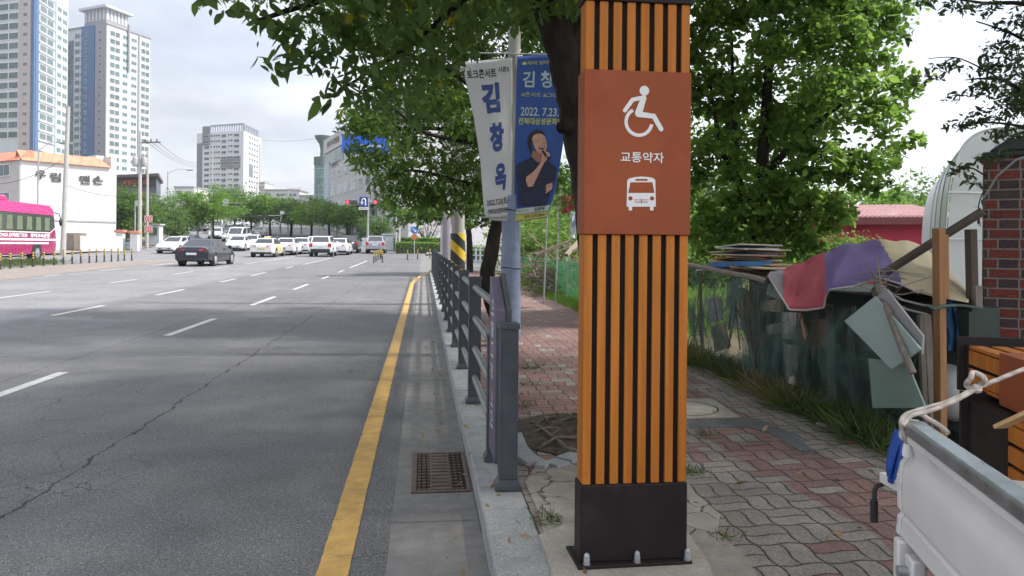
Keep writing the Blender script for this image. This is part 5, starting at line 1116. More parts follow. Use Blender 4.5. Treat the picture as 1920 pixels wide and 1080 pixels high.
cw = make_car('car', 'sedan', PW, 'white sedan coming towards us left of the dark navy sedan', 'car', group=GQ); place(cw, 332, 474.5, FRONT-.12, src=True)
tx = make_car('car', 'sedan', PW, 'white taxi with pale yellow doors and a yellow plate', 'taxi', PYT, taxi=True, group=GQ); place(tx, 503, 481, -.02, src=True)
sv = make_car('car', 'suv', PW, 'white SUV with black lower bumper in the middle of the queue', 'car', dark_bumper=True, group=GQ); place(sv, 607, 480.5, 0, src=True)
s2 = make_car('car', 'suv', PSV, 'silver SUV alone in the right lane near the small bollards', 'car', group=GQ); place(s2, 706, 474.5, 0, src=True)
s3 = make_car('car', 'suv', PDG, 'dark grey SUV just ahead of the rightmost white sedan', 'car', group=GQ); place(s3, 657, 473, 0, src=True)
vn = make_car('car', 'van', PW, 'white van behind the oncoming white sedan', 'van', group=GQ); place(vn, 448, 457, FRONT, src=True)
place(cw, 541, 477.5, 0, 'white sedan seen from behind just right of the taxi')
place(cw, 569, 475, 0, 'white sedan second to the right of the taxi'); place(cw, 638, 477, 0, 'white sedan between the black bumpered SUV and the dark grey SUV')
place(cw, 449, 469.5, FRONT, 'white sedan coming towards us right of the dark navy sedan'); place(cw, 474, 466, FRONT, 'white sedan coming towards us directly left of the taxi')
place(cw, 592, 470, 0, 'white sedan mostly hidden behind the black bumpered SUV')
bk = make_car('car', 'sedan', PBK, 'black sedan coming downhill left of the white van', 'car', group=GQ); place(bk, 423, 447, FRONT, src=True)
place(bk, 354, 468, FRONT, 'black car half hidden behind the left white oncoming sedan')
gy = make_car('car', 'sedan', PGY, 'grey sedan driving uphill beyond the queue', 'car', group=GQ); place(gy, 486, 444, .1, src=True)
place(cw, 408, 447, FRONT+.1, 'white sedan coming downhill, leftmost of the far cars'); place(cw, 437, 452, FRONT, 'white sedan peeping out behind the black downhill sedan'); place(bk, 430, 441, FRONT, 'second black car further up in the downhill lane')
place(vn, 410, 437, FRONT+.1, 'white van coming downhill behind the leftmost far car'); place(vn, 468, 427, FRONT+.15, 'white van far up the hill under the trees'); place(cw, 447, 425, FRONT+.15, 'tiny white car far up the hill beside the far van'); place(gy, 364, 433, 1.2, 'grey car at the kerb behind the pylon sign')
# --- pink coach
PK = carpaint('magenta_coach_paint', (.31,.009,.095)); PKL = carpaint('pink_coach_roof', (.50,.025,.18)); CG = NT('coach_window'); X, Y, Z = CG.xyz(CG.coord('pos'))
CG.base((.05,.065,.055)); CG.rough(.1); CG.b.inputs['Specular IOR Level'].default_value = .8; CG = CG.mat
CURT = mat('coach_curtain', (.13,.16,.10), .8, var=.25, scale=8, coord='pos')
pf = onY(108, 480, 48.5); rzb = math.atan2(-( -23.0+22.6), 8)*.9
pf.z = G(pf.x, pf.y)
bs = thing('coach_bus', 'magenta pink tour coach with white stripes parked behind the black and yellow bollards', 'bus', tuple(pf), .05)
L, Wd, H = 11.6, 2.48, 3.35; BM = Matrix.Translation(pf) @ Matrix.Rotation(.05, 4, 'Z')
def T3(pts): return [BM @ Vector(p) for p in pts]
# local: x from -W (far side) to 0 (near side), y from -L (tail) to 0 (nose)
mb = MB(); sec = lambda y, tz, i: [(-Wd+i,y,.42),(-i,y,.42),(-i*.3,y,1.2),(-i-.02,y,2.55),(-i-.10,y,tz-.22),(-i-.32,y,tz-.02),(-Wd+i+.32,y,tz-.02),(-Wd+i+.10,y,tz-.22),(-Wd+i+.02,y,2.55),(-Wd+i*.3,y,1.2)]
rows = [sec(-L,H-.1,.08), sec(-L+.15,H,.02), sec(-.9,H,.02), sec(-.35,H-.04,.03), sec(-.05,H-.35,.12)]; rows[-1] = [(x, -.05 if z < 1.4 else -.05-(z-1.4)*.24, z) for x, y, z in rows[-1]]
n = 10; vs = T3([p for r in rows for p in r]); fs = [(i*n+k, i*n+(k+1)%n, (i+1)*n+(k+1)%n, (i+1)*n+k) for i in range(4) for k in range(n)] + [tuple(range(n-1,-1,-1)), tuple(4*n+k for k in range(n))]
mb.add(vs, fs); bb_ = mb.build('body', PK, bs, bevel=.05)
mb = MB(); mb.prism(T3([(.004,-L+.1,2.72),(.004,-.62,2.72),(-.02,-.68,3.04),(-.14,-.8,3.30),(-.14,-L+.2,3.30),(-.02,-L+.1,3.0)]), BM.to_3x3() @ Vector((-.12,0,0))); mb.build('roof_edge', PKL, bs)
mb = MB(); mb.prism(T3([(-.35,-5.2,3.3),(-.35,-5.6,3.62),(-.35,-8.2,3.66),(-.35,-8.6,3.3)]), BM.to_3x3() @ Vector((-1.8,0,0))); mb.build('air_conditioner', PKL, bs, bevel=.08)
mb = MB(); mb.prism(T3([(.012,-L+.3,1.72),(.012,-1.05,1.72),(.008,-.42,1.98),(.004,-.66,2.70),(.004,-L+.3,2.70)]), BM.to_3x3() @ Vector((-.03,0,0))); mb.build('window_band', CG, bs, flat=True)
for k in range(9):
    y0 = -1.1 - k*1.12; mb = MB(); mb.prism(T3([(.020,y0-.72,1.80),(.020,y0-.06,1.80),(.016,y0-.10,2.55),(.016,y0-.66,2.55)]), BM.to_3x3() @ Vector((-.02,0,0))); mb.build('curtain', CURT, bs, flat=True)
WST = mat('coach_white', (.72,.70,.71), .4, var=.03)
for z0, z1, y1 in ((1.20,1.32,-.06),(1.00,1.10,-1.25),(1.64,1.70,-1.05)):
    mb = MB(); mb.prism(T3([(.014,-L+.2,z0),(.014,y1,z0),(.014,y1,z1),(.014,-L+.2,z1)]), BM.to_3x3() @ Vector((-.02,0,0))); mb.build('stripe', WST, bs, flat=True)
mb = MB(); mb.prism(T3([(.015,-1.07,1.64),(.011,-.40,1.93),(.011,-.40,1.99),(.015,-1.07,1.70)]), BM.to_3x3() @ Vector((-.02,0,0))); mb.build('stripe', WST, bs, flat=True)
bd_ = BM.to_3x3() @ Vector((0,1,0))
text_fit('lettering', '동대고속관광', BM @ Vector((.012,-2.35,1.49)), bd_, 2.5, .23, WST, bs, bold=.05, dv=.006)
text_fit('lettering', 'DONGA EXPRESS TOUR', BM @ Vector((.012,-5.6,1.49)), bd_, 3.3, .20, WST, bs, bold=.04, dv=.006)
for y in (-2.75, -8.6):
    mb = MB(); mb.cyl(BM @ Vector((-.3,y,.55)), BM @ Vector((.012,y,.55)), .60, n=24); mb.build('wheel_arch', PLAST, bs)
    mb = MB(); mb.cyl(BM @ Vector((-.28,y,.49)), BM @ Vector((.03,y,.49)), .49, n=24); wh = mb.build('wheel', TYRE, bs, bevel=.03)
    mb = MB(); mb.cyl(BM @ Vector((-.1,y,.49)), BM @ Vector((.04,y,.49)), .29, n=20); mb.cyl(BM @ Vector((.03,y,.49)), BM @ Vector((.07,y,.49)), .11, n=12); put(mb.build('rim', RIM, None), wh)
    mb = MB(); mb.cyl(BM @ Vector((-Wd,y,.49)), BM @ Vector((-Wd+.3,y,.49)), .49, n=20); mb.build('wheel', TYRE, bs)
mb = MB(); mb.tube(T3([(-.25,-.35,2.95),(-.05,.25,2.85),(.02,.35,2.6)]), .03, 6); mb.build('mirror_arm', PLAST, bs); MB().ball(BM @ Vector((.02,.36,2.35)), (.09,.12,.26), 10).build('wing_mirror', PLAST, bs)
mb = MB(); mb.prism(T3([(-.2,-.34,1.5),(-Wd+.2,-.34,1.5),(-Wd+.2,-.6,2.7),(-.2,-.6,2.7)]), BM.to_3x3() @ Vector((0,.30,0))); mb.build('windscreen', CG, bs, flat=True)
# ================================================================== STREET FURNITURE
GALV = mat('galvanised_steel', (.42,.43,.44), .5, .3, var=.08); BLKP = mat('black_post', (.03,.03,.032), .5); YELP = mat('reflective_yellow', (.62,.42,.05), .45); POLEC = mat('pole_concrete_far', (.40,.39,.37), .85, var=.1)
# --- bollards
def bollard_kit(label, group):
    t = thing('bollard', label, 'bollard', (0,0,0), 0, group); MB().lathe((0,0,0), [(.075,0),(.075,.03),(.05,.05),(.042,.10),(.042,.74),(.03,.77),(.001,.78)], 12).build('post', BLKP, t)
    for z in (.42,.54,.66): MB().lathe((0,0,z), [(.044,0),(.046,.005),(.046,.055),(.044,.06)], 12).build('reflective_band', YELP, t)
    return t
B0 = bollard_kit('black bollard with yellow bands in the long row before the pink coach', 'bollards along the side road')
bx = [(-24,508),(0,505.5),(19,503.5),(41,502),(62,500.5),(82,499),(101.5,497.5),(119,496),(135.5,495),(151.5,494),(167.5,493),(181,492),(195.5,491),(209,490.5),(221.5,489.5),(233,489),(247,488.5)]
for i, (px, py) in enumerate(bx):
    p = hit(px, py); o = B0 if i == 0 else dup(B0, p); o.location = p
B1 = bollard_kit('short black and yellow bollard in the tight row at the side street corner', 'bollards at the side street corner')
for i, (px, py) in enumerate(((701,492.5),(705,490),(709,488),(713,486),(717,492),(715,484.5))):
    p = hit(px, py); o = B1 if i == 0 else dup(B1, p); o.location = p
B2 = bollard_kit('lone bollard standing in front of the clipped hedge', 'bollards before the hedge')
for i, (px, py) in enumerate(((764,487.5),(783,486),(806,484))):
    p = hit(px, py); o = B2 if i == 0 else dup(B2, p); o.location = p
# --- lamp posts and utility poles
def lamp(px, py, ptop, label, armpx, armpy, ext=0):
    p = hit(px, py); d = depth(p); t = thing('street_lamp', label, 'street lamp', tuple(p)); tp = W(px+ (0), ptop, d); tp = Vector((p.x, p.y, tp.z)); e = W(armpx, armpy, d)
    MB().tube([p, p+(tp-p)*.5, tp], [.10,.08,.055], 10).build('pole', GALV, t)
    m1 = tp.lerp(e, .5); m1.z = max(tp.z, e.z) + .1*abs(e.x-tp.x)*.3
    mb = MB(); limb(mb, [tp-Vector((0,0,.3)), m1, e], .035, .03, 6, 0); mb.build('arm', GALV, t)
    dr = (e-tp); dr.z = 0; dr.normalize(); mb = MB(); mb.ball(e+dr*.25+Vector((0,0,-.02)), (.42*abs(dr.x)+.12,.16,.09), 10); mb.build('lamp_head', mat('lamp_head_grey', (.22,.23,.24), .5), t)
lamp(313.5, 448, 321, 'slim street lamp with a long arm between the utility poles and the round tree', 352, 318.5)
lamp(70.5, 474, 276, 'dark street lamp rising behind the pink coach', 118, 268.5)
def upole(px, py, pt, px2, r0, r1, label, cross=True, extra=None, m=POLEC, Y=None):
    p = hit(px, py)
    if Y: p = W(px, py, Y); p.z = G(p.x, p.y)
    d = depth(p); t = thing('utility_pole', label, 'utility pole', tuple(p)); tp = W(px2, pt, d)
    MB().tube([p-Vector((0,0,.1)), tp], [r0, r1], 12).build('pole', m, t); return t, p, tp, d
t, pA, tA, dA = upole(118, 470, 200, 128, .19, .13, 'stout concrete utility pole right of the pink coach', Y=54)
MB().beam(tA-Vector((.8,0,2.6)), tA+Vector((.3,0,-2.6)), .06, .08).build('crossarm', GALV, t)
t, pB, tB, dB = upole(262, 467, 246, 263, .19, .13, 'left one of the twin utility poles, with crossarm and transformers')
c = W(263,267.5,dB); MB().beam(W(260,267.5,dB), W(301,266.5,dB), .10, .12).build('crossarm', mat('dark_crossarm', (.12,.11,.11), .7), t)
for dx in (-.42,.42): q_ = W(263,304,dB)+Vector((dx,-.1,-.45)); MB().lathe(tuple(q_), [(.24,0),(.26,.05),(.26,.8),(.2,.9),(.02,.95)], 12).build('transformer', mat('transformer_grey', (.34,.34,.33), .6), t)
for k, px in enumerate((272,283,294)): MB().lathe(tuple(W(px,267,dB)+Vector((0,0,.05))), [(.05,0),(.08,.08),(.05,.16),(.07,.24),(.02,.3)], 8).build('insulator', mat('insulator_brown', (.10,.06,.05), .3), t)
t2_, pC, tC, dC = upole(275.5, 466, 285, 277, .15, .11, 'right one of the twin utility poles, bearing the red and white chevrons')
mb = MB()
CHW = mat('chevron_white', (.62,.56,.54), .5); CHR = mat('chevron_red', (.60,.11,.10), .5)
for py0, py1, lab in ((404,417,'upper red and white chevron board on the utility pole'),(423,436,'lower red and white chevron board on the utility pole')):
    a, b = W(270.5,py1,dC-.35), W(285,py0,dC-.35); ct = thing('chevron_sign', lab, 'chevron sign', tuple(a.lerp(b,.5)), 0, 'chevron boards')
    MB().box((a.x,a.y,a.z),(b.x,a.y+.03,b.z)).build('board', CHW, ct); wd = (b.x-a.x); hh = b.z-a.z
    for k in range(3):
        x0 = a.x + wd*(.06+k*.31); m_ = MB(); m_.prism([(x0+wd*.15,a.y-.012,a.z+hh*.06),(x0+wd*.30,a.y-.012,a.z+hh*.06),(x0+wd*.15,a.y-.012,a.z+hh*.5),(x0+wd*.30,a.y-.012,a.z+hh*.94),(x0+wd*.15,a.y-.012,a.z+hh*.94),(x0,a.y-.012,a.z+hh*.5)], (0,.01,0)); m_.build('chevron', CHR, ct, flat=True)
# sagging wires
def wire(name, a, b, sag, label, r=.012):
    P = [a.lerp(b, i/16) - Vector((0,0,sag*4*(i/16)*(1-i/16))) for i in range(17)]
    tag(MB().tube(P, r, 5).build(name, BLKP), label, 'wire', 'overhead wires')
for k, (px, qx, qy) in enumerate(((275,372,312),(284,372,308),(296,372,304))):
    wire('overhead_wire', W(px,266,dB), W(qx,qy,150), .8, ['lowest wire sagging from the crossarm towards the apartment block','middle wire sagging from the crossarm towards the apartment block','upper wire sagging from the crossarm towards the apartment block'][k], .022)
wire('overhead_wire', W(0,345,58), W(113,302,dA), .3, 'wire rising from the left edge to the stout pole', .02); wire('overhead_wire', W(126,348,dA), W(262,362,dB), .5, 'wire running across the white wall to the twin poles', .02)
wire('overhead_wire', W(487,262,150), W(625,254,130), .6, 'thin wire crossing the open sky right of the apartment block', .02)
wire('overhead_wire', W(120,193,70), W(190,240,90), .6, 'wire in front of the navy banded tower', .025)
# --- signal mast on the left, mast arm over the road
p = hit(396, 452); d = depth(p); sm = thing('traffic_signal_mast', 'slim white mast, long arm of signals seen from behind and a round sign', 'traffic signal', tuple(p))
MB().tube([p, W(397,395,d), W(398,272,d)], [.11,.09,.05], 10).build('pole', GALV, sm); a = W(268,370,d-6); b = W(452,382,d+1)
mb = MB(); mb.tube([a, W(397,379.5,d), b], [.045,.06,.045], 8); mb.build('arm', GALV, sm)
for x0, x1, yy in ((259,277,368.5),(379,396,382),(429,452,383)):
    q0, q1 = W(x0,yy,d if x0 > 300 else d-6), W(x1,yy+1,d if x0 > 300 else d-6); m_ = MB(); m_.beam(q0-Vector((0,.15,0)), q1-Vector((0,.15,0)), .25, .30); sg = m_.build('signal_head', BLKP, sm, bevel=.03)
m_ = MB(); cq = W(423,378,d-.2); m_.prism([cq+Vector((math.cos(i*.314)*.38,0,math.sin(i*.314)*.38)) for i in range(20)], (0,.03,0)); m_.box((cq.x-.36,cq.y,cq.z-.55),(cq.x+.36,cq.y+.03,cq.z-.32)); m_.build('sign_back', mat('sign_back_grey', (.50,.52,.52), .5), sm, flat=True)
# --- small direction signs, pylon sign, cabinet, banner stand
p = hit(313.5,448); d = depth(p)-.2; a, b = W(293,411,d), W(312,404,d); ds = thing('direction_sign', 'blue street direction sign on the slim street lamp', 'street sign', tuple(a)); MB().box(tuple(a),(b.x,a.y+.04,b.z)).build('blue_plate', mat('sign_blue', (.05,.12,.42), .5), ds); a, b = W(315,408,d), W(323,402,d); MB().box(tuple(a),(b.x,a.y+.04,b.z)).build('white_plate', SIGNW, ds)
p = hit(346, 449); d = depth(p); t = thing('pylon_sign', 'tall narrow white pylon sign under the trees', 'pylon sign', tuple(p)); a, b = W(341,447,d), W(352.5,392,d); MB().box((a.x,a.y,p.z),(b.x,a.y+.5,b.z)).build('panel', PLW, t, bevel=.02)
text_fit('lettering', '모텔', ((a.x+b.x)/2,a.y-.005,lerp(p.z,b.z,.78)), (1,0,0), (b.x-a.x)*.7, .45, SIGNB, t, bold=.03); text_fit('lettering', '주차', ((a.x+b.x)/2,a.y-.005,lerp(p.z,b.z,.55)), (1,0,0), (b.x-a.x)*.7, .28, SIGNB, t, bold=.03)
MB().box((a.x-.05,a.y-.02,b.z),(a.x+.35,a.y+.3,b.z+.25)).build('cap', CORAL, t)
p = hit(136, 472); d = depth(p); a, b = W(124,472,d), W(151,437,d); t = thing('utility_cabinet', 'brown metal utility cabinet behind the stout utility pole', 'cabinet', tuple(p)); CAB = mat('brown_cabinet', (.20,.165,.14), .6, var=.15); MB().box((a.x,a.y,p.z),(b.x,a.y+1.0,b.z)).build('case', CAB, t, bevel=.03)
mid_ = (a.x+b.x)/2
for x0, x1 in ((a.x+.05,mid_-.02),(mid_+.02,b.x-.05)): MB().box((x0,a.y-.025,p.z+.15),(x1,a.y-.004,b.z-.1)).build('door', mat('tan_cabinet_door', (.36,.30,.25), .6) if x0 > mid_ else CAB, t, bevel=.01)
p = hit(226, 472); d = depth(p); t = thing('banner_stand', 'low roadside stand with a white and blue printed banner', 'banner stand', tuple(p))
for px in (206.5, 247): q_ = W(px,468,d); MB().box((q_.x-.12,q_.y-.06,p.z),(q_.x+.12,q_.y+.06,W(px,452,d).z)).build('post', mat('dark_grey_post', (.10,.105,.115), .6), t)
a, b = W(210,466,d-.1), W(245.5,454,d-.1); cl_ = MB().box(tuple(a),(b.x,a.y+.02,b.z)).build('banner_cloth', mat('pale_blue_banner', (.52,.66,.72), .6), t)
text_fit('lettering', '불법주정차금지', (lerp(a.x,b.x,.5),a.y-.004,lerp(a.z,b.z,.62)), (1,0,0), (b.x-a.x)*.72, (b.z-a.z)*.3, mat('print_blue2', (.08,.22,.5), .6), t, bold=.02); text_fit('lettering', '전주시 완산구', (lerp(a.x,b.x,.5),a.y-.004,lerp(a.z,b.z,.24)), (1,0,0), (b.x-a.x)*.5, (b.z-a.z)*.16, mat('print_green2', (.08,.4,.28), .6), t, bold=.02)
p = hit(253, 466); t = thing('slim_post', 'thin white post left of the twin utility poles', 'post', tuple(p)); d = depth(p); MB().cyl(p, W(253.5,378,d), .06, n=8).build('pole', GALV, t); MB().box(tuple(W(254,384,d)-Vector((0,.1,.1))), tuple(W(266,378,d)+Vector((0,.1,.1)))).build('box', GALV, t)
# --- right side of the junction
p = hit(689, 468); d = depth(p); t = thing('traffic_signal_mast', 'signal mast with two lit red lights and a blue U-turn sign', 'traffic signal', tuple(p))
MB().tube([p, W(691,372,d)], [.13,.09], 10).build('pole', GALV, t); MB().tube([W(648,379,d), W(745,376,d)], .06, 8).build('arm', GALV, t)
LR = emis('lit_red_signal', (1,.03,.05), 2.2); DRK = mat('unlit_lens', (.05,.06,.05), .3)
for px in (651, 703):
    q_ = W(px,379,d-.25); m_ = MB(); m_.box((q_.x-.24,q_.y,q_.z-.22),(q_.x+1.05,q_.y+.25,q_.z+.22)); h_ = m_.build('signal_head', BLKP, t, bevel=.04)
    for k in range(3): m_ = MB(); m_.cyl((q_.x+.02+k*.40,q_.y-.03,q_.z),(q_.x+.02+k*.40,q_.y+.01,q_.z),.165,n=16); put(m_.build('lens', LR if k == 0 else DRK, None), h_)
q_ = W(682,378,d-.3); SB = mat('sign_blue2', (.02,.06,.26), .4); m_ = MB(); m_.prism([(q_.x+x*.46,q_.y,q_.z+z*.52) for x, z in ((-1,-1),(1,-1),(1,1),(-1,1))], (0,.03,0)); m_.build('sign_plate', SB, t, bevel=.01)
m_ = MB(); P = [(q_.x+.18,q_.y-.012,q_.z-.40),(q_.x+.18,q_.y-.012,q_.z+.10)]+[(q_.x+.18*math.cos(a_),q_.y-.012,q_.z+.12+.2*math.sin(a_)) for a_ in np.linspace(.2,math.pi-.2,7)]+[(q_.x-.18,q_.y-.012,q_.z-.05)]; m_.tube(P, .06, 6); m_.prism([(q_.x-.36,q_.y-.03,q_.z-.05),(q_.x,q_.y-.03,q_.z-.05),(q_.x-.18,q_.y-.03,q_.z-.35)][::-1], (0,.02,0)); m_.build('u_turn_arrow', SIGNW, t, flat=True)
m_ = MB(); m_.box((q_.x-.5,q_.y,q_.z-.86),(q_.x+.5,q_.y+.03,q_.z-.58)); m_.build('sub_plate', SIGNW, t); text_fit('lettering', '좌회전시', (q_.x,q_.y-.004,q_.z-.72), (1,0,0), .8, .18, SIGNB, t, bold=.02)
a, b = W(678,462,d-.2), W(689,446,d-.2); MB().box(tuple(a),(b.x,a.y+.3,b.z)).build('control_box', PLW, t, bevel=.02)
p = W(742, 470, 72); p.z = G(p.x,p.y)+.1; t = thing('round_lamp_post', 'pale post with a pedestrian signal at the hedge end', 'post', tuple(p)); MB().cyl(p, W(743,397,72), .09, .07, 10).build('pole', GALV, t)
p = W(748, 468, 76); p.z = G(p.x,p.y)+.1; t = thing('utility_pole', 'concrete utility pole rising out of the hedge', 'utility pole', tuple(p)); MB().cyl(p, W(749,330,76), .15, .11, 10).build('pole', POLEC, t)
p = W(777, 466, 68.5); p.z = G(p.x,p.y)+.1; t = thing('road_sign', 'blue round arrow sign above an orange diamond sign in the hedge', 'road sign', tuple(p)); MB().cyl(p, W(777,426,68.5), .035, n=8).build('post', GALV, t)
q_ = W(777,431.5,68.4); m_ = MB(); m_.prism([q_+Vector((math.cos(i*.314)*.34,0,math.sin(i*.314)*.34)) for i in range(20)], (0,.02,0)); m_.build('blue_disc', mat('disc_blue', (.03,.17,.52), .4), t, flat=True)
m_ = MB(); m_.prism([q_+Vector((x*.34,-.01,z*.34)) for x, z in ((-.5,.35),(-.35,.5),(.25,-.12),(.45,.05),(.5,-.5),(-.05,-.45),(.12,-.27))][::-1], (0,.008,0)); m_.build('arrow', SIGNW, t, flat=True)
q_ = W(777,444,68.4); m_ = MB(); m_.prism([q_+Vector((x*.36,0,z*.36)) for x, z in ((-1,0),(0,-1),(1,0),(0,1))], (0,.02,0)); m_.build('orange_diamond', mat('diamond_orange', (.50,.18,.06), .5), t, flat=True)
p = W(732, 474, 78); p.z = G(p.x,p.y)+.1; t = thing('kiosk', 'small white roadside kiosk box left of the hedge', 'kiosk', tuple(p)); MB().box((p.x-.75,p.y-.5,p.z),(p.x+.75,p.y+.5,p.z+1.5)).build('case', PLW, t, bevel=.03); MB().box((p.x-.9,p.y-.65,p.z+1.5),(p.x+.9,p.y+.65,p.z+1.65)).build('roof', GRY, t)
# --- big road signs half hidden behind the branches
d = 58
gp2 = thing('overhead_sign_gantry', 'overhead gantry with blue and green road signs hidden in the tree', 'road sign', tuple(W(820, 480, d)))
pz = W(830, 500, d); pz.z = G(pz.x,pz.y); MB().tube([pz, Vector((pz.x,pz.y,W(830,215,d).z))], [.2,.16], 12).build('pole', GALV, gp2); MB().tube([Vector((pz.x,pz.y,W(830,250,d).z)), W(650,250,d)], .09, 8).build('arm', GALV, gp2)
BS = mat('road_sign_blue', (.010,.11,.60), .35); GS = mat('road_sign_green', (.02,.45,.27), .35)
a, b = W(641,286,d-.3), W(728,252,d-.3); MB().prism([(a.x,a.y,a.z),(b.x,a.y,a.z),(b.x,a.y,b.z),(a.x,a.y,b.z)], (0,.06,0)).build('blue_plate', BS, gp2, bevel=.1)
text_fit('lettering', 'Jeonju-cheon', (lerp(a.x,b.x,.62),a.y-.004,lerp(a.z,b.z,.40)), (1,0,0), (b.x-a.x)*.55, .34, SIGNW, gp2, bold=.02); 
a, b = W(660,249,d-.3), W(719,226,d-.3); MB().prism([(a.x,a.y,a.z),(b.x,a.y,a.z),(b.x,a.y,b.z),(a.x,a.y,b.z)], (0,.06,0)).build('green_plate', GS, gp2, bevel=.06)
mb = MB(); mb.beam(W(655,222,d-.1), W(722,222,d-.1), .25, .10); mb.build('sign_canopy', PLW, gp2)
# --- distant slim poles over the street
for i, (px, py, pt, dd) in enumerate(((540,440,352,118),(526,446,378,112),(548,444,362,116),(565,446,372,110),(598,446,345,122),(632,446,380,110),(494,436,352,135),(482,440,340,125),(371,448,352,95))):
    p = W(px, py, dd); p.z = G(p.x,p.y); t = thing('distant_pole', ['tall pale pole left of the twin street trees','short pole at the street tree foot','pale pole right beside the tallest far pole','pole before the broad street tree','slim pole in front of the glass tower','pole left of the low brown building','pole by the pale block on the hill','pole in front of the apartment block right edge','dark pole left of the round street tree'][i], 'pole', tuple(p), 0, 'distant poles')
    MB().cyl(p, W(px,pt,dd), .12, .08, 8).build('pole', POLEC, t)
    if i in (0, 4, 7): q_ = W(px,pt+3,dd); MB().tube([q_, q_+Vector((1.2,0,.25)), q_+Vector((2.0,0,.2))], .05, 6).build('arm', GALV, t)
p = W(520,446,108); p.z = G(p.x,p.y); t = thing('traffic_signal_mast', 'far signal mast with its arm across the uphill lanes', 'traffic signal', tuple(p)); MB().tube([p, W(528,404,108)], .1, 8).build('pole', GALV, t); MB().tube([W(528,404,108), W(470,405,108)], .05, 6).build('arm', GALV, t)
for px in (478,496): q_ = W(px,406,107.8); MB().box((q_.x-.5,q_.y,q_.z-.2),(q_.x+.5,q_.y+.2,q_.z+.2)).build('signal_head', BLKP, t)
MB().box(tuple(W(525,402,107.6)), tuple(W(533,396,107.7)+Vector((0,.05,0)))).build('sign_plate', PLW, t)
# --- white railing beyond the side street
a, b = W(862,494,44), W(925,490,41); za = G(a.x,a.y)+.05; t = thing('white_railing', 'white low railing beyond the striped pole', 'railing', (a.x,a.y,za)); a.z = b.z = za
for k in range(9): q_ = a.lerp(b, k/8); MB().box((q_.x-.05,q_.y-.05,za),(q_.x+.05,q_.y+.05,za+1.0)).build('post', PLW if k % 3 else SLATE, t)
for z in (.3,.6,.9): MB().cyl(a+Vector((0,0,z)), b+Vector((0,0,z)), .035, n=6).build('rail', PLW, t)
# --- green mesh fence along the meadow
t = NT('green_netting'); t.base((.08,.42,.16)); t.rough(.6); X, Y, Z = t.xyz(t.coord('pos')); tr = t.new('ShaderNodeBsdfTransparent'); mx = t.new('ShaderNodeMixShader')
al = t.noise(t.coord('pos'), 3, 3).ramp(.3,.7,.36,.62); t.nt.links.new(al.k, mx.inputs[0]); t.nt.links.new(tr.outputs[0], mx.inputs[1]); t.nt.links.new(t.b.outputs[0], mx.inputs[2]); t.nt.links.new(mx.outputs[0], t.out.inputs[0]); NETG = t.mat
gf = thing('mesh_fence', 'bright green mesh fence along the grass by the red pavement', 'fence', (3.4,18,.1)); FP = mat('pale_green_post', (.30,.50,.30), .6)
ys = [11.2+1.55*i for i in range(11)]
for i, y in enumerate(ys): h = 1.16+random.uniform(-.04,.06); MB().cyl((3.42,y,.05),(3.42+random.uniform(-.05,.05),y,h), .026, n=7).build('post', FP if i % 3 else mat('rusty_post', (.22,.12,.07), .7), gf)
MB().grid(lambda u, v: (3.40+.03*math.sin(u*50), ys[0]+(ys[-1]-ys[0])*u, .12+.98*v-.05*math.sin(math.pi*((u*10)%1))*v), 80, 5).build('netting', NETG, gf, solid=.004)
# --- flags and brushwood behind it
for px, pt, dd, lab in ((1028,360,16.5,'plain thin flag pole close to the blue banner'),(1050,352,17,'thin flag pole carrying the red flag'),(1071,395,17.5,'thin flag pole carrying the white flag')):
    p = W(px-8, 470, dd); p.z = .12; tag(MB().cyl(p, W(px,pt,dd), .02, .015, 7).build('flag_pole', GALV), lab, 'flag pole', 'flag poles')
RF = mat('red_flag', (.42,.03,.06), .6); tag(MB().grid(lambda u, v: W(1052+u*38, 366+v*34-u*10+2*math.sin(u*6), 17-.06*math.sin(u*7)), 12, 8).build('red_flag', RF, solid=.004), 'dark red flag half hidden under the leaves', 'flag')
WF = NT('white_blue_flag'); X, Y, Z = WF.xyz(WF.coord('pos')); WF.base(WF.wcol((.08,.25,.55), (.66,.70,.72), (Z*1.0).ramp(1.4,2.1,1.,.55))); WF.rough(.6)
tag(MB().grid(lambda u, v: W(1071+u*(9-3*math.sin(v*9)), 398+v*50, 17.5-.05*math.sin(v*8+u*3)), 5, 14).build('white_flag', WF.mat, solid=.004), 'limp white and blue flag hanging by its pole', 'flag')
mb = MB(); STK = mat('dry_sticks', (.19,.15,.12), .9, var=.4, scale=10)
for k in range(80):
    c = W(1040+random.gauss(0,26), 466, 19.5+random.gauss(0,.6)); c.z = .25+abs(random.gauss(0,.55)); c.z = min(c.z, 1.35); dv = Vector((random.uniform(-1,1),random.uniform(-.4,.4),random.uniform(-.35,.35))).normalized()*random.uniform(.3,.9); mb.beam(c-dv, c+dv, random.uniform(.012,.035))
o = stuff(mb.build('brushwood', STK, flat=True))
for a, b, w_, lab in (((1003,478),(1070,452),.07,'dark pole leaning over the brushwood'),((1062,478),(1086,452),.09,'pale plank leaning on the brushwood'),((1060,478),(1098,458),.06,'grey plank lying at the end of the mesh fence')):
    tag(MB().beam(W(*a,15.2), W(*b,15.6), w_, .05).build('plank', mat('pale_plank', (.42,.36,.28), .8) if 'pale' in lab else STK), lab, 'plank', 'loose planks')
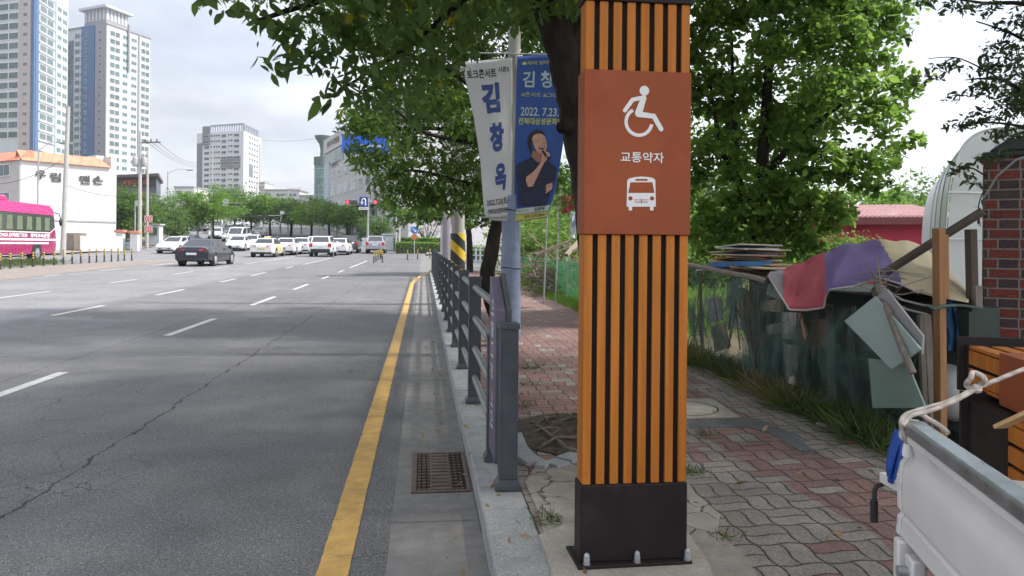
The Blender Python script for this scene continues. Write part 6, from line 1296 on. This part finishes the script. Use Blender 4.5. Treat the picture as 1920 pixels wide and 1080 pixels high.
# ================================================================== SHACK OF SALVAGED STUFF
XF = 3.15
def S(px, py, X=XF): return onX(px, py, X)
def ipol(pts, u):
    n = len(pts)-1; i = min(int(u*n), n-1); f = u*n-i; a, b = pts[i], pts[i+1]; return [lerp(a[k], b[k], f) for k in range(len(a))]
DKS = mat('dark_green_sheeting', (.045,.065,.058), .7, var=.4, scale=3, bump=.5, bscale=6, dirt=(.05,.06,.055), dscale=2)
BEI = mat('grimy_board', (.30,.27,.23), .85, var=.25, scale=4, dirt=(.16,.13,.10), dscale=3); CARD = mat('cardboard_brown', (.33,.22,.14), .85, var=.2, scale=5, dirt=(.22,.13,.08), dscale=3); CARD2 = mat('cardboard_tan', (.58,.46,.34), .85, var=.15, scale=5); CARD3 = mat('cardboard_grey', (.58,.56,.53), .85, var=.15, scale=5); CARDB = mat('printed_blue_card', (.04,.17,.42), .6, var=.15, scale=8); CARDO = mat('printed_orange_card', (.55,.14,.04), .6)
GWD = mat('weathered_wood', (.24,.21,.185), .9, var=.25, scale=6, bump=.4, bscale=40, stretch=(6,6,.6)); OWD = mat('orange_new_wood', (.36,.185,.085), .8, var=.2, scale=5, bump=.2, stretch=(6,6,.5)); PIPE = mat('rusty_pipe', (.12,.095,.085), .6, .3, var=.3, scale=8)
y_l, y_r = S(1296,690).y, S(1728,800).y
sh = thing('junk_shack', 'low makeshift shack wrapped in torn dark green netting beside the pavement', 'shack', (XF, (y_l+y_r)/2, .12))
mb = MB(); mb.prism([(XF+.42,y_r+.1,.1),(XF+.62,y_r+.1,.1),(XF+1.7,y_r+1.9,.1),(XF+1.7,y_l-.2,.1),(XF+.5,y_l-.45,.1)], (0,0,.92)); mb.prism([(XF+.36,y_r+.05,.2),(XF+.41,y_r+.05,.2),(XF+.41,y_r+1.3,.2),(XF+.36,y_r+1.3,.2)], (0,0,.8)); mb.build('dark_sheeting', DKS, sh)
# netting: folded, sagging, see-through mesh
t = NT('torn_netting'); k = t.coord('pos'); c = t.wcol((.05,.10,.088), (.11,.19,.16), t.noise(k, 4, 4)); t.base(c); t.rough(.8); tr = t.new('ShaderNodeBsdfTransparent'); mx = t.new('ShaderNodeMixShader')
X, Y, Z = t.xyz(k); fold = t.noise(t.vec(Y*9, Z*1.2, 0.), 1.0, 3).ramp(.45,.7,0.,.45)
al = (t.noise(k, 2.6, 5, .65).ramp(.42,.68,.10,.66) + fold) * t.noise(k, 85, 2, .7).ramp(.3,.65,.45,1.15)
t.bump(t.noise(k, 22, 5, .7), .8, .02); t.nt.links.new(al.k, mx.inputs[0]); t.nt.links.new(tr.outputs[0], mx.inputs[1]); t.nt.links.new(t.b.outputs[0], mx.inputs[2]); t.nt.links.new(mx.outputs[0], t.out.inputs[0]); NETD = t.mat
top = [(1293,497),(1340,507),(1390,517),(1440,527),(1470,548),(1500,570),(1560,575),(1620,578),(1680,590),(1724,610)]; bot = [(1296,672),(1340,700),(1390,728),(1440,750),(1490,768),(1540,782),(1590,795),(1640,806),(1690,815),(1728,822)]
def net(u, v, dx=0.):
    a, b = S(*ipol(top, u)), S(*ipol(bot, u)); p = a.lerp(b, v); f = math.sin(u*46)*.02+math.sin(u*23+v*3)*.03+math.sin(v*9+u*12)*.02
    p.x += f + dx - .10*math.sin(math.pi*v)*(.4+.6*math.sin(u*6)**2); return p
MB().grid(lambda u, v: net(u, v), 90, 24).build('netting', NETD, sh, solid=.004)
mb = MB(); P = [S(*ipol(top, i/20))+Vector((-.03,0,.01)) for i in range(8)]; mb.tube(P, .028, 7); mb.build('top_rail', GWD, sh)
for px0, py0, px1, py1, m_, w_ in ((1312,500,1318,690,GWD,.035),(1376,515,1396,622,GALV,.022),(1412,530,1420,735,GWD,.045),(1470,548,1476,770,GWD,.04),(1555,570,1560,780,GWD,.05),(1640,540,1700,700,GWD,.05),(1395,600,1420,690,BEI,.055)):
    MB().beam(S(px0,py0,XF+.08), S(px1,py1,XF+.08), w_, w_*.8, up=(1,0,0)).build('frame_post', m_, sh)
def board(name, pts, X, m, label, grp=None, th=.02, tilt=None):
    P = [S(px,py,X+(tilt[i] if tilt else 0)) for i, (px,py) in enumerate(pts)]; return tag(MB().prism(P, (th,0,0)).build(name, m, flat=True), label, name.split('_')[-1], grp)
for pts, X, m_, lab in (([(1364,538),(1392,540),(1402,575),(1380,592),(1360,575)], XF+.12, CARD2, 'crumpled tan cardboard behind the netting on the left'),([(1366,590),(1408,585),(1412,622),(1372,615)], XF+.13, CARD3, 'grey cardboard low behind the netting'),([(1425,566),(1462,560),(1466,586),(1428,582)], XF+.14, CARD2, 'tan cardboard behind the netting in the middle'),([(1390,540),(1404,545),(1408,590),(1400,620),(1394,585)], XF+.11, BEI, 'curved pale board strip behind the netting'),([(1436,610),(1464,605),(1468,622),(1440,628)], XF+.13, CARD3, 'pale scrap board under the tan cardboard')):
    board('scrap_board', pts, X, m_, lab, 'scrap boards in the shack')
board('scrap_board', [(1464,585),(1492,586),(1494,637),(1466,634)], XF-.02, CARD3, 'speckled grey board hanging on the netting', 'scrap boards in the shack'); board('scrap_board', [(1470,645),(1494,650),(1488,722),(1476,718)], XF-.03, CARD3, 'lower speckled grey board by the ground', 'scrap boards in the shack')
board('scrap_board', [(1489,585),(1502,588),(1512,630),(1508,646),(1494,640)], XF-.01, CARD, 'brown curved board next to the speckled one', 'scrap boards in the shack')
for pts, m_, lab in (([(1322,560),(1350,556),(1354,600),(1326,606)], CARD3, 'pale scrap board at the left end of the shack'),([(1332,612),(1356,606),(1368,650),(1340,660)], CARD2, 'tan board low at the left end of the shack'),([(1400,625),(1432,622),(1430,664),(1404,668)], CARD, 'brown board low behind the netting'),([(1440,532),(1472,552),(1470,566),(1436,552)], CARD3, 'pale strip of board tucked under the tarpaulin edge'),([(1512,600),(1548,598),(1552,650),(1518,655)], CARD, 'dull brown board under the red part of the tarpaulin')):
    board('scrap_board', pts, XF+.10, m_, lab, 'scrap boards in the shack')
mb = MB()
for k in range(26):
    px = random.choice((1318,1338,1372,1384,1395,1424,1500,1530,1600))+random.uniform(-8,8); y0 = lerp(505,585,(px-1300)/400)+random.uniform(0,15); L_ = random.uniform(60,150); mb.tube([S(px+random.uniform(-3,3),y0,XF-.04), S(px+random.uniform(-9,9),y0+L_*.5,XF-.07), S(px+random.uniform(-14,14),y0+L_,XF-.05)], random.uniform(.003,.007), 5)
stuff(mb.build('dangling_vines', mat('dry_vine', (.13,.11,.085), .9)))
tag(MB().ball(S(1452,680,XF+.22), (.18,.26,.20), 14).build('stuffed_bag', mat('black_bag', (.02,.028,.032), .5, bump=.4, bscale=9)), 'dark stuffed bag behind the lower netting', 'bag')
MINT = mat('pale_mint_panel', (.40,.50,.48), .6, var=.08, scale=2, dirt=(.33,.38,.36), dscale=2.5); MAUV = mat('mauve_grey_panel', (.37,.35,.37), .6, var=.06, dirt=(.28,.26,.27))
tag(MB().prism([W(1583,602,5.16), W(1640,556,4.86), W(1726,655,4.42), W(1671,692,4.68)], (.014,0,0)).build('leaning_panel', MINT, flat=True), 'pale mint panel leaning askew against the shack', 'panel')
tag(MB().prism([W(1636,562,4.93), W(1662,543,4.80), W(1730,630,4.46), W(1728,664,4.46)], (.014,0,0)).build('leaning_panel', MAUV, flat=True), 'mauve grey panel behind the mint panel', 'panel')
board('leaning_panel', [(1628,672),(1700,680),(1735,765),(1636,765)], XF-.13, mat('dull_green_sheet', (.22,.30,.26), .7, var=.15, bump=.3, bscale=8), 'dull green sheet standing behind the weeds', None, .012)
board('ground_plank', [(1385,708),(1390,700),(1570,764),(1565,774)], XF-.03, GWD, 'long grey plank lying along the shack foot', None, .05)
# flattened cardboard heaped on the roof
c0 = S(1400, 512, XF+.35); z = c0.z - .02
for i in range(24):
    z += random.uniform(.010,.016); px = 1400+random.uniform(-26,26)*(1-i/24); c = S(px, 512, XF+.38+random.uniform(-.1,.15)); L_, W_ = random.uniform(.42,.66)*(1-i*.014), random.uniform(.3,.5); a_ = random.uniform(-.5,.5)
    Mx = Matrix.Translation((c.x,c.y,z)) @ Matrix.Rotation(a_, 4, 'Z') @ Matrix.Rotation(random.uniform(-.07,.07), 4, 'X') @ Matrix.Rotation(random.uniform(-.05,.05), 4, 'Y')
    mm_ = [CARD,CARD2,CARD,CARD3,CARD,CARDO,CARD,CARD2,CARDB][i % 9] if i < 22 else CARD3
    o = MB().box((-W_/2,-L_,-.006),(W_/2,L_,.006), 0, Mx).build('cardboard_sheet', mm_, flat=True)
    tag(o, 'flattened cardboard sheet somewhere in the heap on the shack roof', 'cardboard', 'cardboard heap on the shack')
b0 = S(1328,502,XF+.05); b1 = S(1394,499,XF+.05); tag(MB().prism([b0, b1, b1+Vector((0,0,.05)), b0+Vector((0,0,.06))], (.3,0,0)).build('cardboard_box', CARDB), 'flat blue printed box at the front of the cardboard heap', 'box')
# tarpaulin
fr = [(1440,516),(1455,540),(1468,560),(1480,580),(1512,581),(1545,576),(1549,556),(1556,542),(1600,536),(1652,520),(1690,532),(1722,548),(1750,556),(1816,567)]
rg = [(1452,512),(1470,508),(1490,498),(1510,490),(1530,482),(1550,474),(1575,467),(1600,461),(1630,455),(1662,450),(1700,447),(1740,466),(1780,506),(1817,556)]
def tarp(u, v):
    f, r = ipol(fr, u), ipol(rg, u); dF = lerp(6.35, 4.75, u); t_ = min(1, v/.7)
    px, py = lerp(f[0],r[0],t_), lerp(f[1],r[1],t_**.8); d_ = dF + .95*t_ + .035*math.sin(u*31+v*2) + .03*math.sin(u*17-v*9)
    p = W(px, py, d_)
    p.z += .012*math.sin(u*40+v*5)*math.sin(v*7) + .02*math.sin(u*11+2)*math.sin(v*math.pi)
    if v > .7: q_ = (v-.7)/.3; p += _F*(.7*q_); p.z -= .32*q_*q_
    return p
def tmat(u, v):
    f, r = ipol(fr, u), ipol(rg, u); px = lerp(f[0],r[0],min(1,v/.7))
    return 0 if px < 1468 else 1 if px < 1549 - 4*v else 2 if px < lerp(1692,1646,min(1,v/.7)) else 3
def fabric(n, c): return mat(n, c, .75, var=.12, scale=3, bump=.3, bscale=14, dirt=tuple(x*.62 for x in c), dscale=2.2, damt=.5)
tp = thing('tarpaulin', 'faded grey, red, purple and beige striped tarpaulin draped over the shack', 'tarpaulin', tuple(W(1600,500,6)))
cl = MB().grid(tarp, 120, 30, tmat).build('cloth', [fabric('tarp_grey', (.22,.23,.26)), fabric('tarp_red', (.44,.07,.10)), fabric('tarp_purple', (.165,.112,.31)), fabric('tarp_beige', (.54,.45,.30))], tp, solid=.006)
MB().tube([tarp(i/80, .0)+Vector((0,0,-.004)) for i in range(69)], .008, 6).build('piping', mat('pale_piping', (.50,.46,.46), .7), tp)
# posts, pipe, twigs, blue net
def stick(name, p0, p1, d0, d1, w_, m_, label, cat, grp=None, h=None, zfloor=True):
    a, b = W(*p0, d0), W(*p1, d1)
    if zfloor: a.z = min(a.z, .12) if a.z < .35 else a.z
    return tag(MB().beam(a, b, w_, h or w_*.7).build(name, m_, bevel=.003), label, cat, grp)
stick('wooden_post', (1764,800), (1760,428), 4.75, 4.75, .045, OWD, 'tall orange brown timber post standing before the shack end', 'post', None, .07)
stick('wooden_post', (1772,560), (1770,440), 4.8, 4.8, .03, OWD, 'short orange slat nailed to the tall timber post', 'post', None, .05, False)
stick('wooden_post', (1828,760), (1820,430), 5.0, 5.0, .05, mat('dark_timber', (.10,.075,.062), .85, var=.2, stretch=(6,6,.5)), 'dark timber post next to the brick pier', 'post', None, .06)
stick('wooden_post', (1748,800), (1735,590), 4.9, 4.95, .05, GWD, 'weathered grey plank post left of the timber post', 'post', None, .05)
stick('wooden_post', (1836,760), (1832,536), 4.95, 4.95, .05, GWD, 'weathered grey plank against the brick pier', 'post', None, .04)
stick('wooden_post', (1736,810), (1726,590), 4.85, 4.9, .035, GWD, 'thin weathered slat at the shack corner', 'post', None, .03)
tag(MB().tube([W(1650,517,5.3), W(1745,457,5.05), W(1843,396,4.85)], .030, 10).build('metal_pipe', PIPE), 'brown metal pipe slanting up from the tarpaulin to the brick pier', 'pipe')
tag(MB().tube([W(1640,520,5.1), W(1664,580,4.75), W(1690,650,4.55), W(1712,700,4.45)], .022, 8).build('bent_branch', GWD), 'bent grey branch propping the pipe end', 'branch')
mb = MB()
for k in range(16):
    c = W(random.uniform(1632,1720), random.uniform(508,552), 5.0+random.uniform(-.1,.2)); dv = Vector((random.uniform(-1,1),random.uniform(-.6,.6),random.uniform(-.45,.25))).normalized()*random.uniform(.08,.22); mb.tube([c-dv, c+Vector((0,0,random.uniform(-.05,.05))), c+dv], random.uniform(.002,.005), 5)
stuff(mb.build('dry_twigs', mat('twig_grey', (.26,.22,.19), .9)))
for k, (pts) in enumerate((((1655,540),(1690,562),(1730,572),(1762,575)), ((1650,555),(1700,580),(1740,590)))): tag(MB().tube([W(*p, 4.95) for p in pts], .008, 6).build('cord', mat('old_cord', (.36,.33,.31), .8)), ['upper pale cord strung to the timber post','lower pale cord strung below the upper one'][k], 'cord', 'cords on the shack')
tag(MB().tube([W(1738,572,4.7), W(1752,580,4.68), W(1768,574,4.68), W(1800,572,4.75), W(1838,578,4.85)], .010, 7).build('garden_hose', mat('hose_green', (.05,.10,.075), .5)), 'dark green hose looped round the timber post', 'hose')
BN = mat('blue_netting', (.015,.065,.16), .8, var=.4, scale=12, bump=.8, bscale=30, stretch=(1,1,.2))
tag(MB().grid(lambda u, v: W(1766+u*22+v*(10*u+4)+2.5*math.sin(v*9+u*4), 560+v*98, 4.95+.04*math.sin(u*9+v*2)), 14, 16).build('blue_net', BN, solid=.02), 'bundle of dark blue netting hanging behind the timber post', 'net')
a = W(1772,690,5.2); tag(MB().prism([W(1770,662,5.3),W(1832,668,5.3),W(1832,705,5.3),W(1770,700,5.3)], _F*.3).build('tan_crate', CARD2, bevel=.01), 'tan crate behind the dark timber post', 'crate')
mb = MB(); mb.ball(W(1795,735,5.0), (.22,.22,.20), 14); tag(mb.build('white_sack', mat('dirty_white_sack', (.48,.48,.50), .7, bump=.5, bscale=8)), 'dirty white sack on the ground behind the truck', 'sack')
tag(MB().prism([W(1768,640,5.6),W(1815,618,5.6),W(1815,660,5.6),W(1768,660,5.6)], _F*.2).build('plastic_sheet', mat('grey_plastic', (.46,.49,.52), .4, bump=.5, bscale=10)), 'pale grey plastic sheet bundled under the blue net', 'plastic sheet')
mb = MB(); mb.prism([onZ(1530,800,.125), onZ(1680,830,.125), onZ(1690,822,.125), onZ(1540,792,.125)], (0,0,.03)); struct('shack_edge_kerb', mb, GWD)
# bluish cable in front of the pier
tag(MB().tube([W(1845,370,4.6), W(1870,330,4.45), W(1905,300,4.3), W(1960,280,4.2)], .006, 6).build('grey_cable', GALV), 'thin grey cable tied round the brick pier', 'cable')
# ================================================================== TRUCK BED
TW = carpaint('truck_white', (.60,.59,.60)); TW.node_tree.nodes['Principled BSDF'].inputs['Coat Weight'].default_value = .25
t = NT('truck_white_worn'); k = t.coord('pos'); c = t.wcol(t.scale((.76,.755,.76), t.noise(k, 3, 4).ramp(.3,.7,.95,1.04)), (.30,.27,.24), t.noise(k, 5, 8, .7).ramp(.56,.74,0,.5)); t.base(c); t.rough(.42); t.b.inputs['Coat Weight'].default_value = .15; TW = t.mat
ALU = mat('aluminium_rail', (.34,.38,.42), .35, .7, var=.15, scale=12, dirt=(.25,.27,.29), dscale=8)
zT = .95; A = onZ(1697, 783, zT); Bq = onZ(1920, 938, zT); dv = (A-Bq); dv.z = 0; dv.normalize(); nO = Vector((-dv.y, dv.x, 0)); nO = nO if nO.x < 0 else -nO
tk = thing('truck_bed', 'white flatbed truck side gate with aluminium top rail, at the lower right', 'truck', (A.x+.6, A.y-.9, .12))
E_ = A - dv*2.3
def section(prof, p0, p1): 
    mb = MB(); n = len(prof); vs = [p0 + nO*o + Vector((0,0,z-zT)) for o, z in prof] + [p1 + nO*o + Vector((0,0,z-zT)) for o, z in prof]
    mb.add(vs, [(i,(i+1)%n,n+(i+1)%n,n+i) for i in range(n)] + [tuple(range(n-1,-1,-1)), tuple(range(n,2*n))]); return mb
zBm = W(1690, 1003, depth(A)).z
sp = lambda z: zBm + (zT-zBm)*z
gate = [(.004,sp(.90)),(.012,sp(.885)),(.012,sp(.83)),(.002,sp(.815)),(-.006,sp(.74)),(-.004,sp(.68)),(.008,sp(.63)),(.013,sp(.54)),(.015,sp(.38)),(.014,sp(.24)),(.006,sp(.212)),(.006,sp(.196)),(.014,sp(.17)),(.015,sp(.10)),(.018,sp(.03)),(.006,sp(0)),(-.028,sp(0)),(-.028,sp(.9))]
section(gate, A-dv*.028, E_).build('side_gate', TW, tk, bevel=.003)
section([(.018,zT-.006),(.012,zT),(-.034,zT),(-.040,zT-.006),(-.040,zT-.032),(.018,zT-.032)], A-dv*.03, E_).build('top_rail', ALU, tk, bevel=.004)
section([(o+.004,z) for o, z in gate[:-2]]+[(-.032,sp(0)),(-.032,sp(.99)),(.012,sp(.99))], A, A-dv*.024).build('end_cap', TW, tk, bevel=.004)
fl = [A+nO*-.03, E_+nO*-.03, E_-nO*1.62, A-nO*1.62]; MB().prism([(p.x,p.y,zBm-.02) for p in fl], (0,0,.04)).build('bed_floor', mat('bed_steel', (.14,.145,.15), .6, .3), tk)
section(gate, A-dv*.03-nO*1.64, E_-nO*1.64).build('side_gate', TW, tk, bevel=.003)
q0 = onZ(1648,884,sp(.42)); q1 = onZ(1680,884,sp(.42)); q2 = onZ(1688,945,sp(.42)); 
P = [q0, A+dv*.004+nO*.0, A+dv*.004-nO*.9, q0-nO*.9]; P = [Vector((p.x,p.y,sp(.42))) for p in P]
MB().prism(P, (0,0,-.03)).build('tail_board', TW, tk, bevel=.004)
hk = W(1655,908,depth(q0)); MB().tube([hk, W(1645,910,depth(q0)), W(1640,918,depth(q0)), W(1639,940,depth(q0))], .007, 8).build('hook_handle', BLKP, tk); MB().cyl(W(1639,938,depth(q0)), W(1639,978,depth(q0)), .0105, n=10).build('hook_grip', PLAST, tk)
MB().box((-.03,-.02,-.2),(.03,.02,.0), 0, Matrix.Translation(A+Vector((0,0,zBm-zT))-dv*.03) @ Matrix.Rotation(math.atan2(dv.y,dv.x)-math.pi/2, 4, 'Z')).build('hinge_bracket', TW, tk, bevel=.006)
h2 = A-dv*.10+Vector((0,0,zBm-zT-.1)); MB().box((-.02,-.03,-.14),(.015,.03,.08), 0, Matrix.Translation(h2) @ Matrix.Rotation(math.atan2(dv.y,dv.x)-math.pi/2, 4, 'Z')).build('hinge_bracket', TW, tk, bevel=.006); MB().cyl(h2+nO*.02+Vector((0,0,.04)), h2+nO*.045+Vector((0,0,.04)), .016, n=10).build('hinge_bolt', BOLT, tk)
ch = [A-nO*.25+Vector((0,0,-.42)), E_-nO*.25+Vector((0,0,-.42))]; mb = MB(); mb.beam(ch[0], ch[1], .08, .14); mb.build('chassis_rail', PLAST, tk); mb = MB(); mb.beam(ch[0]-nO*1.1, ch[1]-nO*1.1, .08, .14); mb.build('chassis_rail', PLAST, tk)
for off in (.05, 1.2):
    cW = A-dv*1.25-nO*off; cW.z = .12+.29; mb = MB(); mb.cyl(cW, cW-nO*.18, .29, n=22); mb.build('wheel', TYRE, tk, bevel=.02)
mb = MB(); lp_ = W(1797,881,depth(A)-.30); 
gl = A.lerp(E_, .14); 
lo = onZ(1803,884,.86); s0 = W(1803,882,1.66); mb.tube([s0, W(1799,886,1.655), W(1796,897,1.652), W(1794,906,1.652)], .0055, 8); mb.build('tie_peg', TW, tk)
# rope
ROPE = NT('sisal_rope'); X, Y, Z = ROPE.xyz(ROPE.coord('pos')); tw_ = ((X*1.0+Z*2.0-Y)*95).sin().ramp(-1.,1.,.74,1.05); ROPE.base(ROPE.scale((.47,.42,.38), tw_)); ROPE.rough(.95); ROPE.bump(tw_, .8, .004); ROPE = ROPE.mat
dr = depth(A)
rp = thing('rope', 'thick pale rope knotted over the truck gate and tied to the load', 'rope', tuple(A))
main = [W(1930,688,2.15), W(1890,704,2.12), W(1845,722,2.1), W(1826,730,2.08), W(1780,752,2.05), W(1740,764,2.03), W(1712,772,2.01), W(1698,778,1.97), W(1690,790,1.95), W(1692,808,1.95), W(1698,826,1.95), W(1701,836,1.95)]
mb = MB(); limb(mb, main, .0064, .006, 9, 0.05, 5); mb.build('strand', ROPE, rp)
mb = MB(); limb(mb, [W(1826,732,2.07), W(1790,752,2.03), W(1745,770,2.0), W(1708,780,1.97), W(1694,800,1.94)], .0058, .0058, 9, .05, 5); mb.build('strand', ROPE, rp)
mb = MB(); kc = W(1829,716,2.08); P = [kc + (_R*math.cos(t_*2*math.pi) * .022 + Vector((0,0,1))*math.sin(t_*2*math.pi)*.024 - _F*.010*math.sin(t_*6*math.pi)) for t_ in np.linspace(0, 1, 20)]; mb.tube(P, .0075, 8); mb.ball(kc+Vector((0,0,-.018)), .013, 10); mb.build('knot', ROPE, rp)
mb = MB(); limb(mb, [W(1722,774,2.0), W(1742,786,1.98), W(1762,798,1.95), W(1778,812,1.92)], .006, .006, 8, .05, 5); mb.build('tail_end', ROPE, rp)
mb = MB(); mb.tube([W(1701,832,1.95), W(1700,846,1.95), W(1699,856,1.95)], [.009,.011,.010], 8); mb.build('frayed_end', SIGNW, rp)
# blue cloth tucked at the corner
BLC = mat('bright_blue_cloth', (.015,.075,.36), .7, var=.3, scale=14, bump=.5, bscale=22)
def cloth(u, v):
    l = ipol([(1680,806),(1672,825),(1666,850),(1664,875),(1665,895),(1668,905)], v); r = ipol([(1690,808),(1690,830),(1688,850),(1684,875),(1678,895),(1671,906)], v)
    return W(lerp(l[0],r[0],u), lerp(l[1],r[1],u), 2.06+.012*math.sin(u*8+v*5))
tag(MB().grid(cloth, 8, 16).build('blue_rag', BLC, solid=.008), 'bright blue rag tucked behind the gate corner', 'rag')
# two more slatted pillars loaded on the bed
def lying(label, org, L_, th, wd, z0_, base_len, board_at, board_len, gap0):
    """org: near-side end corner; the pillar runs along -dv, its width towards -nO"""
    t = thing('sign_pillar', label, 'pillar sign', tuple(org), 0, 'sign pillars loaded on the truck')
    Mx = Matrix((-dv, -nO, Vector((0,0,1)))).transposed().to_4x4(); Mx.translation = Vector((org.x, org.y, z0_))
    MB().box((0,-.004,-.002),(base_len,wd+.004,th+.002), 0, Mx).build('base', BASE, t, bevel=.004); MB().box((-.012,-.03,-.02),(0,wd+.03,th+.03), 0, Mx).build('base_plate', BASE, t, bevel=.003)
    MB().box((base_len,.015,.015),(L_,wd-.015,th-.015), 0, Mx).build('core', CORE, t)
    mb = MB(); n = 6; sw = wd/n
    for i in range(n): mb.box((base_len,i*sw,th-.013),(L_,i*sw+sw*.68,th), 0, Mx); mb.box((base_len,i*sw,0),(L_,i*sw+sw*.68,.013), 0, Mx)
    m2 = max(2, int(th/.07))
    for i in range(m2): mb.box((base_len,-.002,.016+i*(th-.02)/m2),(L_,.012,.016+i*(th-.02)/m2+(th-.02)/m2*.8), 0, Mx)
    mb.build('slat_panel', ORANGE, t, bevel=.002)
    if board_len: bo = MB().box((board_at,-.012,-.012),(board_at+board_len,wd+.012,th+.012), 0, Mx).build('sign_board', RUST, t, bevel=.003); text_fit('lettering', '승강장', Mx @ Vector((board_at+board_len*.75,-.013,th*.45)), -dv, .12, .06, SIGNW, bo, bold=.02, dv=.003)
zF = zBm+.02
o1 = onZ(1818, 752, zF+.215); lying('slatted sign pillar lying below the other on the truck bed, dark base to the left', o1, 1.5, .215, .44, zF+.005, .30, .9, .0, 0)
zt_ = zF+.22; o2 = onZ(1812, 727, zt_+.012); lying('slatted sign pillar lying on top of the other on the truck bed, with a rust brown panel', o2, 1.6, .15, .44, zt_+.022, .025, .30, .62, 0)
MB_ = MB().beam(W(1874,800,1.95), W(1935,772,1.85), .035, .010); tag(MB_.build('split_stick', mat('fresh_split_wood', (.52,.34,.17), .8, var=.2, stretch=(1,8,8))), 'split pale wooden stick poking out of the truck load', 'stick')
# ================================================================== HAZE
def haze(density):
    m = bpy.data.materials.new('haze_air'); m.use_nodes = True; nt = m.node_tree
    for n in list(nt.nodes):
        if n.type == 'BSDF_PRINCIPLED': nt.nodes.remove(n)
    v = nt.nodes.new('ShaderNodeVolumePrincipled'); v.inputs['Color'].default_value = (.90,.94,1,1); v.inputs['Density'].default_value = density; v.inputs['Anisotropy'].default_value = .2
    nt.links.new(v.outputs[0], nt.nodes['Material Output'].inputs['Volume'])
    o = MB().box((-1600,-80,-1.5),(1600,3100,max(zt1, zt2)+14)).build('haze', m, flat=True); return stuff(o)
haze(.0003)
